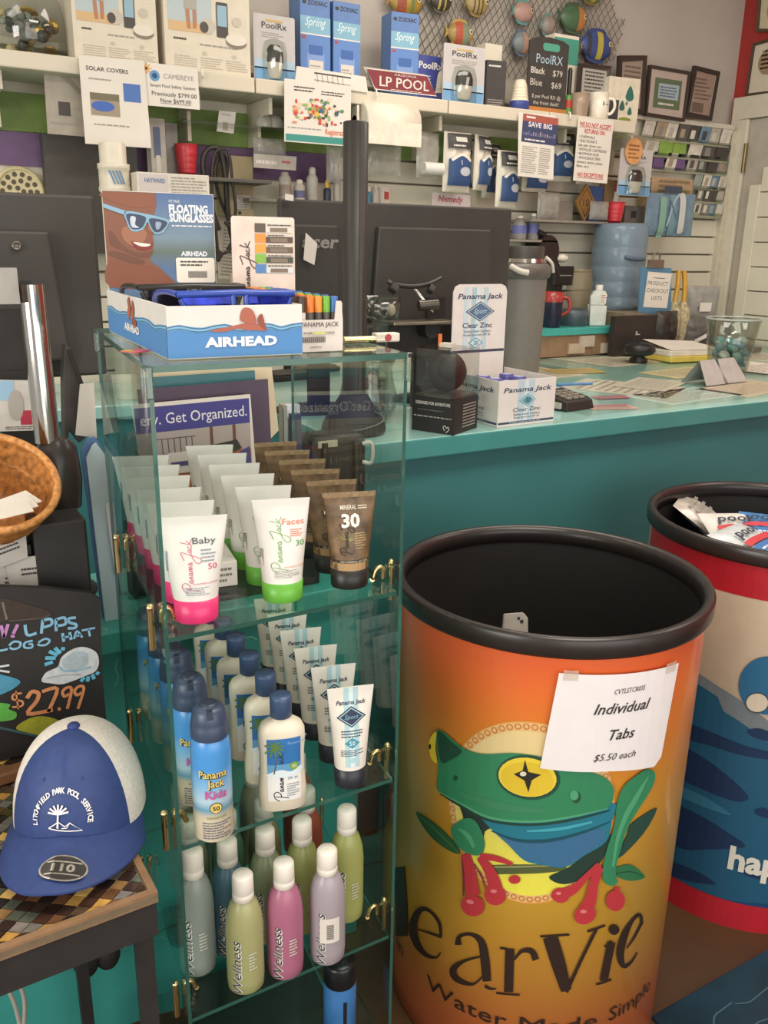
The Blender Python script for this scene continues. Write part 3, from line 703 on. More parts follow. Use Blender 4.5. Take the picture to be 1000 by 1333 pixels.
# far leg and foot
pp(Z2, [(430, 520), (470, 498), (500, 515), (492, 570), (425, 680), (388, 745), (352, 850), (332, 940), (340, 992), (300, 1000), (276, 960), (290, 862), (328, 740), (338, 650), (368, 572)], GR, .0046)
ps(Z2, [(470, 530, 6), (420, 620, 22), (375, 700, 22), (340, 800, 16), (320, 920, 10)], GL, .0050)
for pts in ([(930, 745, 30), (870, 800, 28), (820, 850, 38), (770, 872, 50)], [(930, 755, 34), (905, 830, 40), (890, 900, 50), (870, 940, 60)]): ps(Z1, pts, RD, .0050)
dot(762, 876, 38, 32, RD, .0054, .3); dot(868, 960, 48, 40, RD, .0054, -.5); dot(748, 225, 30, 34, RD, .0054, 0, Z3); ps(Z3, [(755, 180, 14), (750, 215, 26)], RD, .0052)
dot(755, 866, 12, 7, INK('#d8777c'), .0058); dot(860, 945, 14, 8, INK('#d8777c'), .0058)
# lettering
BR = INK('#2c1c14')
for pts in ([(52, 122, 40), (60, 240, 44), (62, 345, 46)],
            [(108, 322, 4), (150, 334, 7), (190, 348, 9)], [(188, 345, 9), (182, 300, 12), (150, 262, 10), (118, 262, 22), (98, 310, 30), (108, 365, 26), (138, 405, 14), (172, 414, 8), (188, 396, 4)],
            [(244, 372, 26), (248, 345, 14), (285, 338, 12), (318, 362, 26), (330, 420, 34), (336, 490, 32)], [(322, 408, 6), (262, 425, 12), (228, 452, 26), (240, 484, 22), (290, 500, 10), (326, 470, 6)], [(330, 505, 12), (348, 515, 8), (366, 514, 5)],
            [(410, 384, 34), (408, 455, 34), (406, 525, 34)], [(366, 528, 7), (405, 532, 7), (442, 534, 7)], [(378, 382, 8), (400, 384, 8)], [(424, 420, 8), (448, 392, 14), (480, 392, 22), (494, 420, 26)],
            [(540, 345, 56), (566, 430, 54), (592, 520, 40)], [(592, 525, 14), (640, 420, 12), (690, 318, 12)], [(508, 344, 8), (550, 342, 8), (602, 338, 8)], [(660, 328, 8), (690, 318, 8), (718, 308, 8)],
            [(738, 362, 30), (726, 420, 30), (712, 490, 30)], [(688, 500, 7), (712, 494, 7), (738, 484, 7)], [(715, 378, 7), (740, 360, 8)],
            [(786, 384, 4), (810, 350, 7), (836, 300, 9)], [(836, 302, 9), (830, 274, 12), (806, 292, 12), (780, 340, 26), (766, 400, 28), (776, 440, 18), (800, 430, 8), (822, 396, 4)]):
    ps(Z3, [(p[0], p[1], p[2]*.86) for p in pts], BR, .0030, 5)
dot(746, 322, 17, 17, BR, .0030, 0, Z3)
u0, v0 = drum_uv(*Z3(115, 520)); u1, v1 = drum_uv(*Z3(690, 590)); uw = drum_uv(*Z3(140, 520))[0]
hW = .031
vb = drum_uv(*Z3(270, 595))[1]
art.text(fr, 'an', drum_uv(*Z3(42, 440))[0], vb, hW, BR, w=.003, fit=.036)
art.text(fr, 'Water', uw, vb, hW, BR, w=.003, fit=drum_uv(*Z3(400, 610))[0]-uw)
um = drum_uv(*Z3(440, 640))[0]; art.text(fr, 'Made', um, vb, hW, BR, w=.003, fit=drum_uv(*Z3(695, 590))[0]-um)
us = drum_uv(*Z3(735, 560))[0]; art.text(fr, 'Simple', us, vb, hW, BR, w=.003, fit=.125)
a = art.build('drum_wall', d1); a['label'] = 'orange wall printed with a green tree frog'
# taped price sheet curving with the drum
t = thing('price_sheet', 'white Individual Tabs price sheet taped to the orange drum', 'sign', (D1[0], D1[1], 0))
fs = drum_frame(Rb+.0085)
c = [drum_uv(*q, D1, Rb+.0085) for q in ((728, 876), (884, 863), (861, 985), (852, 998), (795, 1004), (703, 1000))]
b = B(); b.poly(fs, c, M('#e6e0e0', .55, noise=.01), .0)
uc, vc = drum_uv(*Z2(360, 240), D1, Rb+.0085); ik = INK('#35302e'); sk = .10
b.text(fs, 'CVTLSTCR035', drum_uv(*Z2(385, 160))[0], drum_uv(*Z2(385, 160))[1], .0085, ik, fit=.056, al='c', shear=.3, rot=.02, w=.0008)
b.text(fs, 'Individual', drum_uv(*Z2(355, 240))[0], drum_uv(*Z2(355, 247))[1], .0185, ik, fit=.102, al='c', shear=.35, rot=.0, w=.0008, bold=.012)
b.text(fs, 'Tabs', drum_uv(*Z2(350, 355))[0], drum_uv(*Z2(350, 360))[1], .0185, ik, fit=.046, al='c', shear=.35, rot=.0, w=.0008, bold=.012)
b.text(fs, '$5.50 each', drum_uv(*Z2(320, 445))[0], drum_uv(*Z2(320, 450))[1], .0125, ik, fit=.076, al='c', shear=.35, rot=.0, w=.0008)
b.build('sheet', t)
for q in (((738, 878), (752, 862)), ((868, 868), (884, 850))):
    u, v = drum_uv(*q[0]); b = B(); b.poly(fs, rect(u-.012, v-.006, u+.012, v+.012), film_mat('tape', '#d8c9b4', .45), .001); b.build('tape', t)
# things lying in the orange drum
p = at(678, 815, Z=.835)
t = thing('pouch', 'small white pouch with two slots inside the orange drum', 'pouch', (p.x-.005, p.y+.01, .835), .5, rot=(-.35, .15, -.35))
b = B(); b.extrude(Flat((0, 0, 0)), [(-.026, -.03), (.026, -.03), (.022, .014), (.012, .024), (-.026, .018)], .008, M('#a49c92', .5)); b.poly(Flat((0, -.008, 0)), rect(.006, .004, .012, .010), INK('#171412'), .001); b.poly(Flat((0, -.008, 0)), rect(.0, .010, .005, .015), INK('#171412'), .001); b.build('pouch_body', t, bev=.003)

D2 = (1.77, 1.19, .303); R2 = D2[2]-.012
cr = M('#cdbca4', .45, noise=.02)
d2, d2b = drum('display_drum', 'white and blue wave-printed drum with red bands beside the frog drum', *D2, cr)
f2 = drum_frame(R2); art = d2b; duv = lambda x, y: drum_uv(x, y, D2, R2)
vt = duv(940, 762)[1]; vtop = DZ-.034
U = pi*R2
band = lambda v0, v1, m, w: art.poly(f2, [(-U*.72+U*1.44*i/40, v0) for i in range(41)]+[(U*.72-U*1.44*i/40, v1) for i in range(41)], m, w)
RED = M('#b3212f', .4, noise=.03); vb0 = duv(950, 1172)[1]; vb1 = duv(950, 1210)[1]
band(vtop-.075, vtop, RED, .0006)
BL, BD, BM = INK('#1b5472'), INK('#142f52'), INK('#2f6f8a')
def wave(top, bot, m, w, k=5):
    art.poly(f2, [duv(*q) for q in smooth(top, k, False)+smooth(bot, k, False)], m, w)
W2 = lambda x, y: (700+.3*x, 850+.3*y)
W3 = lambda x, y: (800+.2*x, 1080+.2*y)
# sea: grey crest, then blue with dark troughs
UL = duv(845, 900)[0]-.05
cres = [(845, 862), (880, 868), (905, 874), (935, 893), (965, 912), (1000, 938), (1060, 985)]
tp = [duv(*q) for q in smooth(cres, 4, False)]
art.poly(f2, [(p[0], p[1]) for p in tp]+[(tp[-1][0], vb0), (tp[0][0], vb0)], INK('#6f7a80'), .0010)
tp2 = [duv(x, y+(14 if x < 940 else 28)) for x, y in smooth(cres, 4, False)]
art.poly(f2, tp2+[(tp2[-1][0], vb0), (tp2[0][0], vb0)], BL, .0016)
def trough(pts, m=BD): art.poly(f2, [duv(*W2(*q)) for q in smooth(pts, 5)], m, .0022)
trough([(640, 300), (760, 345), (900, 400), (1010, 430), (1010, 460), (880, 440), (750, 400), (620, 360)])
trough([(610, 400), (700, 440), (800, 510), (900, 600), (910, 635), (850, 640), (720, 590), (600, 520)])
trough([(910, 335), (960, 325), (1010, 345), (1010, 380), (940, 365)]); trough([(940, 680), (980, 668), (1010, 690), (1010, 715), (960, 705)])
trough([(580, 660), (700, 700), (830, 780), (900, 830), (870, 845), (740, 850), (640, 850), (570, 800)])
trough([(600, 570), (680, 600), (760, 640), (840, 700), (760, 680), (660, 640), (590, 610)], BM)
def trough3(pts, m=BD): art.poly(f2, [duv(*W3(*q)) for q in smooth(pts, 5)], m, .0022)
trough3([(300, 190), (420, 220), (560, 280), (660, 350), (560, 345), (440, 320), (280, 260)]); trough3([(800, 230), (900, 280), (1020, 300), (1020, 330), (900, 310), (820, 270)])
trough3([(280, 300), (420, 350), (620, 425), (800, 465), (1020, 490), (1020, 570), (800, 530), (600, 470), (400, 390), (280, 330)], INK('#173f6b'))
band(vb1, vb0, RED, .0028); band(.006, vb1, INK('#14100f'), .0026)
art.poly(f2, [duv(*q) for q in ell(1000, 892, 38, 38, 40)], INK('#23628a'), .0024)
art.poly(f2, [duv(*q) for q in ell(986, 914, 15.5, 13.5, 24)], INK('#3c4a55'), .0028); art.poly(f2, [duv(*q) for q in ell(986, 914, 14, 12, 24)], INK('#cfc4b0'), .0032)
ph = duv(947, 1128); art.text(f2, 'happy', ph[0], ph[1], .058, INK('#d9d4c8'), w=.0032, fit=.185, bold=.035)
a = art.build('drum_wall', d2); a['label'] = 'cream wall with blue wave print and red bands'
# fill and the bags lying in the second drum
def bag(name, label, cat, loc, rot, w, h, th, m, prints=None, group=None, n=12):
    t = thing(name, label, cat, loc, rot=rot, group=group); b = B(); r = random.Random(int(w*9999)+len(label))
    g = lambda i, j, s: ((i/n-.5)*w, s*th/2*max(0, (1-(2*i/n-1)**4))*max(0, (1-(2*j/n-1)**4))*(1+r.uniform(-.25, .25)), (j/n-.5)*h)
    for s in (-1, 1):
        v = [g(i, j, s) for j in range(n+1) for i in range(n+1)]
        f = [(j*(n+1)+i, j*(n+1)+i+1, (j+1)*(n+1)+i+1, (j+1)*(n+1)+i) for j in range(n) for i in range(n)]
        b.add(v, f if s < 0 else [q[::-1] for q in f], m, True)
    if prints:
        fr = Warp(lambda u, v, q: (u, -th/2*max(0, (1-(2*u/w)**4))*max(0, (1-(2*v/h)**4))-.0025-th*.12-q, v), (w/12, h/12)); prints(b, fr)
    b.build('bag', t); return t
z2 = .80
b = B(); b.lathe([(.0, 0), (D2[2]-.03, 0), (D2[2]-.03, .49), (.01, .49)], M('#6f8396', .7, noise=.2, scale=25), n=32, cap0=False, cap1=False); o = b.build('bag_pile', None, (D2[0], D2[1], .29)); tag(o, 'heap of pool shock bags filling the wave-printed drum', 'bags'); o['kind'] = 'stuff'
def shockprint(b, fr):
    b.poly(fr, rect(-.07, -.075, .07, .0), INK('#3a6fae'), .0004); b.text(fr, 'pool', -.055, .035, .028, INK('#2b3444'), shear=.25, bold=.02, w=.001, fit=.09); b.poly(fr, rect(-.06, .004, .04, .022), INK('#c23a44'), .001)
    b.lines(fr, -.05, .05, -.06, -.01, 4, INK('#d6dde4'), rnd, .001)
silver = M('#c3bdb3', .3, .2, noise=.1, scale=20)
for i, (px, py, rx, rz, fl, l) in enumerate(((905, 672, -1.0, .55, silver, 'crumpled silver pool shock bag at the left of the wave drum'), (955, 700, -1.25, -.45, WHITE, 'white and blue pool shock bag in the middle of the wave drum'), (1000, 705, -1.3, -.9, M('#4b83bd', .35, noise=.06), 'blue pool shock bag at the right of the wave drum'), (985, 732, -1.35, .2, M('#cfd3d6', .3, noise=.05), 'pale pool shock bag at the front rim of the wave drum'))):
    p = at(px, py, Z=.84)
    bag('shock_bag', l, 'bag', (p.x*.8+D2[0]*.2, p.y*.8+D2[1]*.2, .835+.010*i), (rx, 0, rz), .15, .20, .035, fl, shockprint if i != 0 else (lambda b, fr: b.lines(fr, -.05, .05, -.07, .08, 7, INK('#9a948b'), rnd, .0004)), 'pool shock bags in the drum')
# floor mat
b = B(); mm = M('#17313f', .35, noise=.25, scale=6); b.box(1.19, 2.9, .1, .915, 0.0005, .012, mm)
fr = Flat((0, 0, .012), (1, 0, 0), (0, 1, 0))
for i in range(26):
    x, y = rnd.uniform(1.22, 2.2), rnd.uniform(.3, .9); p = [(x, y)]; a = rnd.uniform(0, 6)
    for k in range(4): a += rnd.uniform(-.8, .8); x += .03*cos(a); y += .03*sin(a); p.append((min(2.8, max(1.2, x)), min(.91, max(.11, y))))
    b.stroke(fr, p, .003, INK('#3f5a69'), .0006)
o = b.build('floor_mat', bev=.002); tag(o, 'dark blue marbled floor mat in front of the drums', 'mat')
# ================================================================== HELPERS FOR THE GOODS
INKD = INK('#3b3835'); GREY = INK('#9a958c'); NAVY = INK('#2b3a63')
def roundpx(x0, x1, y0, y1, Y):
    """upright round thing: centre, radius, foot and top height on the plane Y"""
    xm = (x0+x1)/2; lo = at(xm, y1, Y=Y); hi = at(xm, y0, Y=Y); c = (lo+hi)/2
    dp = (c-Vector((0, 0, EYE))).dot(_fw)
    return c.x, Y, (x1-x0)/2/FPX*dp, lo.z, hi.z
def carton(name, label, cat, x0, x1, y0, y1, Y, dep, mat, z0=None, rz=0., prints=None, group=None, side=None, bev=.0015):
    a, c, zl, zh = span(x0, x1, y0, y1, Y)
    if z0 is not None: zl = z0
    w, h = c-a, zh-zl
    t = thing(name, label, cat, (a, Y, zl), rz, group)
    b = B(); b.box(0, w, 0, dep, 0, h, mat, side)
    fr = Flat((0, 0, 0))
    if prints: prints(b, fr, w, h)
    b.build('carton_body', t, bev=bev); return t, w, h, dep
def sheet(name, label, cat, q, Y, mat, th=.0014, prints=None, fixed=True):
    """thin hanging sheet, corners tl tr br bl in the picture, on the plane Y"""
    P = [at(*p, Y=Y) for p in q]; o = P[3]; t = thing(name, label, cat, o)
    U = (P[2]-P[3]); w = U.length; V = P[0]-P[3]; h = V.length
    fr = Flat((0, 0, 0), U, U.cross(Vector((0, 1, 0))).normalized()*-1 if False else Vector((-U.z, 0, U.x)))
    pts = [((p-o).dot(fr.u), (p-o).dot(fr.v)) for p in P]
    b = B(); b.extrude(fr, pts, th, mat); f2 = Flat(fr.n*th, fr.u, fr.v)
    if prints: prints(b, f2, w, h)
    b.build('sheet', t); return t
def picture_frame(label, q, Y, fw_, fcol, mcol, art, cat='frame', X=None, dep=.018):
    P = [at(*p, Y=Y) if X is None else at(*p, X=X) for p in q]; o = P[3]
    t = thing('picture_frame', label, cat, o)
    if X is None: u = Vector((1, 0, 0))
    else: u = Vector((0, -1, 0))
    fr = Flat((0, 0, 0), u); pts = [((p-o).dot(fr.u), (p-o).z) for p in P]
    cx = sum(p[0] for p in pts)/4; cy = sum(p[1] for p in pts)/4
    w = max(p[0] for p in pts)-min(p[0] for p in pts); h = max(p[1] for p in pts)-min(p[1] for p in pts)
    ins = [(p[0]+(fw_ if p[0] < cx else -fw_), p[1]+(fw_ if p[1] < cy else -fw_)) for p in pts]
    b = B(); m = M(fcol, .4, noise=.05); v = [fr(*p, dep) for p in pts]+[fr(*p, dep*.8) for p in ins]+[fr(*p, 0) for p in pts]
    b.add(v, [(i, (i+1) % 4, 4+(i+1) % 4, 4+i) for i in (3, 2, 1, 0)] and [(4+i, 4+(i+1) % 4, (i+1) % 4, i) for i in range(4)], m)
    b.add(v, [(8+i, 8+(i+1) % 4, (i+1) % 4, i) for i in range(4)], m)
    b.build('frame', t)
    b = B(); f2 = Flat(fr.n*(dep*.6), fr.u); b.poly(f2, ins[::-1], M(mcol, .5, noise=.02), 0)
    x0 = min(p[0] for p in ins); x1 = max(p[0] for p in ins); y0 = min(p[1] for p in ins); y1 = max(p[1] for p in ins)
    art(b, f2, x0, x1, y0, y1); b.build('print', t); return t

# ================================================================== THE LONG WALL SHELF
sj = [at(x, 120, Y=SY).x for x in (-250, 333, 585, 718)]+[at(829, 160, Y=SY).x]
sm = M('#cfc6b2', .5, noise=.03, scale=3)
names = ['cream wall shelf board at the far left, under the camera boxes', 'cream wall shelf board in the middle, under the licence plate', 'cream wall shelf board under the blue-white blister packs', 'cream wall shelf board at the right end, under the mug']
for i in range(4):
    b = B(); L = sj[i+1]-sj[i]-.004; b.box(0, L, 0, .248, -.045, 0, sm)
    o = b.build('shelf_board', None, (sj[i]+.002, SY, SZ), bev=.004); tag(o, names[i], 'shelf', 'wall shelf boards')
for px in (2, 258, 352, 488, 575, 740, 828):
    p = at(px, 125, Y=SY+.05); b = B(); b.box(-.006, .006, 0, .19, -.05, 0, sm, sy=1); b.box(-.006, .006, .10, .19, -.14, -.05, sm); o = b.build('shelf_bracket', None, (p.x, SY+.05, SZ-.046)); tag(o, 'cream steel bracket below the wall shelf', 'bracket', 'shelf brackets')
for px, py in ((740, 152), (488, 122), (262, 96)):
    p = at(px, py, Y=SY-.002); b = B(); b.tube([(0, 0, .016), (0, -.01, .012), (0, -.012, -.006), (.004, -.006, -.012)], .003, WHITE); o = b.build('sign_hook', None, tuple(p)); tag(o, 'small white sign hook clipped on the shelf edge', 'hook', 'sign hooks')

# jar of trinkets
cx, cy, r, z0, z1 = roundpx(-14, 80, -60, 66, SY+.16)
t = thing('glass_jar', 'big round glass jar holding gold and green trinkets, at the left end of the shelf', 'jar', (cx, cy, SZ))
b = B(); b.lathe([(r*.8, 0), (r, .03), (r*1.02, .10), (r*.9, .16), (r*.55, .22), (r*.5, .30)], CLEAR, cap1=False); b.build('jar_body', t)
for i in range(46):
    a, q = rnd.uniform(0, 6.28), r*.8*sqrt(rnd.random()); b = B(); c = rnd.choice(['#b08d3f', '#4a5a45', '#6a6f68', '#39413a', '#c9b98a', '#8a938a'])
    if i % 4 == 0: b.lathe([(.001, 0), (.02, 0), (.02, .003), (.001, .003)], M('#c9a24a', .3, .8), n=16)
    else: b.ball((0, 0, 0), rnd.uniform(.010, .018), M(c, .4, noise=.2), n=8, k=6)
    o = b.build('trinket', None, (cx+q*cos(a), cy+q*sin(a), SZ+.022+rnd.uniform(0, .11)), (rnd.uniform(.4, 1.4), 0, rnd.uniform(0, 3))); tag(o, 'small gold or green trinket inside the big glass jar', 'trinket', 'trinkets in the glass jar')

# tall boxes of the pool camera: a child, a phone and two white gadgets on the front
def campack(b, fr, w, h):
    Y_ = lambda y: h*(y*.74-.085)
    b.poly(fr, rect(w*.05, Y_(.62), w*.55, Y_(1.2)), INK('#b3c0c2'), .0006); b.poly(fr, rect(w*.05, Y_(.62), w*.50, Y_(.74)), INK('#cfae80'), .0010)
    sk = INK('#b07c5c'); b.stroke(fr, [(w*.27, Y_(1.0)), (w*.27, Y_(.85)), (w*.28, Y_(.66))], w*.042, sk, .0016); b.stroke(fr, [(w*.34, Y_(1.0)), (w*.35, Y_(.85)), (w*.345, Y_(.67))], w*.042, sk, .0016)
    b.poly(fr, rect(w*.235, Y_(.90), w*.375, Y_(1.02)), INK('#a9a49a'), .0018); b.poly(fr, rect(w*.24, Y_(1.02), w*.37, Y_(1.2)), sk, .0016)
    b.poly(fr, ell(w*.50, Y_(.72), w*.085, h*.075), INK('#bfb8aa'), .0016); b.poly(fr, ell(w*.455, Y_(.70), w*.05, h*.052), INK('#4f4a44'), .002)
    b.poly(fr, rrect(w*.60, Y_(.60), w*.735, Y_(1.04), w*.015), INK('#4a4642'), .0018); b.poly(fr, rect(w*.612, Y_(.74), w*.723, Y_(1.0)), INK('#8fb0c0'), .0022)
    b.poly(fr, ell(w*.83, Y_(.56), w*.125, h*.06), INK('#7f7869'), .0016); b.poly(fr, ell(w*.83, Y_(.595), w*.125, h*.055), INK('#dcd5c6'), .0020)
    b.poly(fr, ell(w*.84, Y_(.82), w*.055, h*.045), INK('#bfb7a7'), .0016)
    for i in range(3): b.lines(fr, w*(.10+.30*i), w*(.36+.30*i), h*.05, h*.16, 5, INK('#b5ad9c'), rnd, .001)
    b.lines(fr, w*.4, w*.85, Y_(.46), Y_(.51), 1, GREY, rnd, .001); b.lines(fr, w*.1, w*.26, Y_(.50), Y_(.56), 1, INKD, rnd, .001)
    for x in (.45, .8): b.poly(fr, ell(w*x, h*.19, w*.03, h*.02), INK('#bdb5a5'), .001)
cb = M('#d5ccb8', .5, noise=.02)
carton('camera_box', 'white pool camera box on the shelf, next to the glass jar', 'box', 93, 203, -55, 79, SY+.03, .10, cb, SZ, 0, campack)
carton('camera_box', 'white pool camera box on the shelf, left of the grey blister pack', 'box', 213, 325, -45, 95, SY+.03, .10, cb, SZ, 0, campack)
# blister packs
def blister(label, x0, x1, y0, y1, Y, z0=None, rz=0., dark='#3a3835', head='PoolRx'):
    a, c, zl, zh = span(x0, x1, y0, y1, Y); zl = SZ if z0 is None else z0; w, h = c-a, zh-zl
    t = thing('blister_pack', label, 'blister pack', (a, Y, zl), rz); b = B(); fr = Flat((0, 0, 0))
    b.extrude(Flat((0, .004, 0)), rrect(0, 0, w, h, .006), .004, M('#bdb9b6', .4, noise=.02)); b.poly(fr, rect(.002, .002, w-.002, h*.22), INK('#6d9cc4'), .0006); b.poly(fr, rect(.002, h*.2, w-.002, h*.34), INK('#a9c0d2'), .0006)
    b.text(fr, head, w*.5, h*.80, h*.09, INKD, fit=w*.6, al='c', bold=.01); b.lines(fr, w*.2, w*.8, h*.66, h*.75, 3, GREY, rnd); b.poly(fr, rect(w*.3, h*.90, w*.7, h*.93), INK('#c2a35a'), .0008)
    b.build('backing_card', t)
    b = B(); k = w*.19; yc = -.001
    b.lathe([(k*.55, 0), (k*.8, h*.03), (k, h*.20), (k*1.02, h*.24)], M('#d8d2c6', .5), c=(w*.5, yc, h*.06), sy=.6); cn = b.build('canister', t)
    b = B(); b.lathe([(k*1.06, h*.24), (k*1.06, h*.36), (k*.9, h*.45), (k*.6, h*.50), (k*.3, h*.505)], M(dark, .45), c=(w*.5, yc, h*.06), sy=.6); b.build('canister_cap', cn)
    b = B(); b.lathe([(w*.30, 0), (w*.30, h*.40), (w*.24, h*.58), (w*.1, h*.62)], CLEAR, c=(w*.5, .001, h*.03), sy=.62, n=20); b.build('clear_bubble', t)
    return t
blister('clear blister pack with black-capped canister, right of the camera boxes', 330, 384, 20, 99, SY+.05)
blister('clear blister pack with black-capped canister, standing left of the black carton', 577, 631, 59, 131, SY+.03)
# blue filter boxes
def springbox(b, fr, w, h):
    b.poly(fr, rect(0, 0, w, h*.62), INK('#5f86c2'), .0005); b.poly(fr, rect(0, h*.60, w, h*.78), INK('#7fb0c6'), .0007); b.poly(fr, rect(0, h*.585, w, h*.60), WHITE, .001)
    b.text(fr, 'ZODIAC', w*.24, h*.90, h*.045, INKD, fit=w*.66, bold=.02); b.poly(fr, ell(w*.14, h*.92, w*.07, h*.02), INKD, .001)
    b.text(fr, 'Spring', w*.5, h*.68, h*.09, INK('#dfeaea'), fit=w*.7, al='c', shear=.4, w=.0012)
    b.poly(fr, rrect(w*.22, h*.06, w*.80, h*.40, w*.05), INK('#7f9cce'), .0009); b.poly(fr, rect(w*.28, h*.38, w*.74, h*.48), INK('#3f66a8'), .0011); b.poly(fr, rect(w*.28, h*.16, w*.76, h*.32), INK('#d8cfc4'), .0013)
    b.lines(fr, w*.32, w*.7, h*.18, h*.28, 3, GREY, rnd, .0016); b.poly(fr, rect(w*.05, h*.54, w*.18, h*.57), INK('#b0463f'), .0010)
sb = M('#5d80b6', .45, noise=.03)
for x0, x1, y0, rz, l in ((391, 430, -6, 0, 'blue and white filter box, leftmost of three on the shelf'), (434, 469, 3, 0, 'blue and white filter box, middle one of three on the shelf'), (509, 543, 17, -.12, 'blue and white filter box behind the licence plate')):
    carton('filter_box', l, 'box', x0, x1, y0, 95, SY+.10 if rz == 0 else SY+.09, .09, sb, SZ, rz, springbox, 'blue filter boxes')
# drawing sheet and licence plates leaning at the front of the shelf
def sketch(b, fr, w, h):
    for i in range(6): b.stroke(fr, [(w*(.3+.07*i), h*.2), (w*(.28+.07*i), h*.8)], .002, GREY)
    b.stroke(fr, [(w*.25, h*.75), (w*.75, h*.8)], .004, INKD); b.stroke(fr, [(w*.25, h*.3), (w*.75, h*.3)], .003, GREY)
t = sheet('paper_sheet', 'white sheet with a small pool ladder sketch lying at the shelf front', 'paper', ((386, 86), (476, 100), (479, 121), (384, 106)), SY-.004, PAPER, .0015, sketch)
for i, l in enumerate(('maroon licence plate with white lettering leaning on the shelf', 'licence plate hidden behind the maroon plate, only its pale edge showing')):
    q = [at(*p, Y=SY+.012+.012*i) for p in ((477, 89), (556, 99), (568, 125), (488, 116))]
    o = q[3]; u = q[2]-q[3]; t = thing('license_plate', l, 'license plate', o+Vector((-.012*i, 0, .004*i)))
    fr = Flat((0, 0, 0), u, Vector((-u.z, 0, u.x))); P = [((p-o).dot(fr.u), (p-o).dot(fr.v)) for p in q]; b = B()
    b.extrude(fr, P, .0012, M('#7d3037' if i == 0 else '#b9b2a8', .4, noise=.04))
    if i == 0:
        f2 = Flat(fr.n*.0012, fr.u, fr.v); w = u.length; h = P[0][1]; cr = INK('#d9d2c8'); b.text(f2, 'ARIZONA', w*.48, h*.80, h*.11, cr, fit=w*.36, al='c'); b.text(f2, 'LP POOL', w*.47, h*.20, h*.50, cr, fit=w*.80, al='c', bold=.012)
        b.stroke(f2, [P[3], P[2], P[1], P[0], P[3]], .003, cr, .0006, 1); b.lines(f2, w*.25, w*.75, h*.05, h*.12, 1, cr, rnd)
    b.build('plate', t)
def bluebox(b, fr, w, h):
    b.text(fr, 'PoolRx', w*.12, h*.72, h*.14, WHITE, fit=w*.95, bold=.03); b.lines(fr, w*.15, w*.6, h*.35, h*.6, 4, INK('#a9b0d8'), rnd)
carton('treatment_box', 'royal blue treatment box half hidden behind the ribbed canister', 'box', 541, 574, 72, 118, SY+.09, .07, M('#41488c', .4, noise=.03), SZ, 0, bluebox)
def canister(label, x0, x1, y0, y1, Y):
    cx, cy, r, z0, z1 = roundpx(x0, x1, y0, y1, Y); h = z1-SZ
    t = thing('canister', label, 'canister', (cx, cy, SZ)); b = B(); b.lathe([(r*.85, 0), (r, .004), (r, h*.30)], M('#3f4f92', .35)); b.build('canister_base', t)
    b = B(); pr = [(r*.95, h*.30)]
    for i in range(5): pr += [(r*.93-r*.04*i, h*(.34+.10*i)), (r*.84-r*.04*i, h*(.36+.10*i)), (r*.84-r*.04*i, h*(.42+.10*i))]
    pr += [(r*.55, h*.95), (r*.4, h)]; b.lathe(pr, M('#ddd4bc', .5)); b.build('canister_top', t); return t
canister('cream ribbed canister with blue base, right of the licence plate', 561, 588, 93, 127, SY+.10)
canister('cream ribbed canister with blue base, left of the chalkboard', 664, 690, 104, 137, SY+.05)
carton('carton', 'plain cream carton behind the clear blister pack', 'box', 631, 653, 57, 120, SY+.16, .06, CREAM, SZ)
carton('carton', 'black carton with grey side print, left of the chalkboard', 'box', 633, 656, 79, 134, SY+.06, .09, M('#3a3734', .45), SZ, -.18, lambda b, fr, w, h: (b.lines(fr, w*.1, w*.7, h*.85, h*.93, 1, WHITE, rnd), b.lines(fr, w*.1, w*.9, h*.05, h*.2, 3, GREY, rnd)))
# chalkboard with handle hole
a, c, zl, zh = span(688, 739, 48, 137, SY+.035); w, h = c-a, zh-SZ
t = thing('chalkboard', 'black chalkboard sign with two chalked prices on an orange wooden foot', 'chalkboard', (a, SY+.035, SZ)); b = B(); fr = Flat((0, .008, 0)); bk = M('#3a3632', .7, noise=.08, scale=18)
b.extrude(fr, [(0, .016), (w, .016), (w, h*.93), (w*.85, h*.975), (w*.5, h), (w*.15, h*.975), (0, h*.93)], .008, bk); f2 = Flat((0, 0, 0)); ch = INK('#c9c2b6')
b.poly(f2, rrect(w*.33, h*.82, w*.76, h*.92, h*.045), INK('#4f9a84'), .0008)
b.text(f2, 'PoolRX', w*.52, h*.65, h*.12, INK('#a9c0cc'), fit=w*.68, al='c'); b.text(f2, 'Black', w*.06, h*.51, h*.08, ch, fit=w*.36, bold=.02); b.text(f2, '$79', w*.62, h*.50, h*.08, ch, fit=w*.25)
b.text(f2, 'Blue', w*.06, h*.35, h*.09, ch, fit=w*.30); b.text(f2, '$69', w*.60, h*.34, h*.08, ch, fit=w*.26); b.text(f2, '$ per Pool RX @', w*.12, h*.19, h*.05, ch, fit=w*.74); b.text(f2, 'the front desk!', w*.16, h*.105, h*.05, ch, fit=w*.66)
b.build('board', t); b = B(); b.box(-.002, w+.002, -.008, .022, 0, .018, M('#b5773c', .5)); b.build('foot', t, bev=.002)
carton('carton', 'teal and white carton standing behind the chalkboard', 'box', 720, 752, 45, 120, SY+.14, .06, CREAM, SZ, 0, lambda b, fr, w, h: b.poly(fr, rect(0, h*.66, w, h*.96), INK('#4a9a86'), .0006))
cx, cy, r, z0, z1 = roundpx(736, 746, 88, 142, SY+.06)
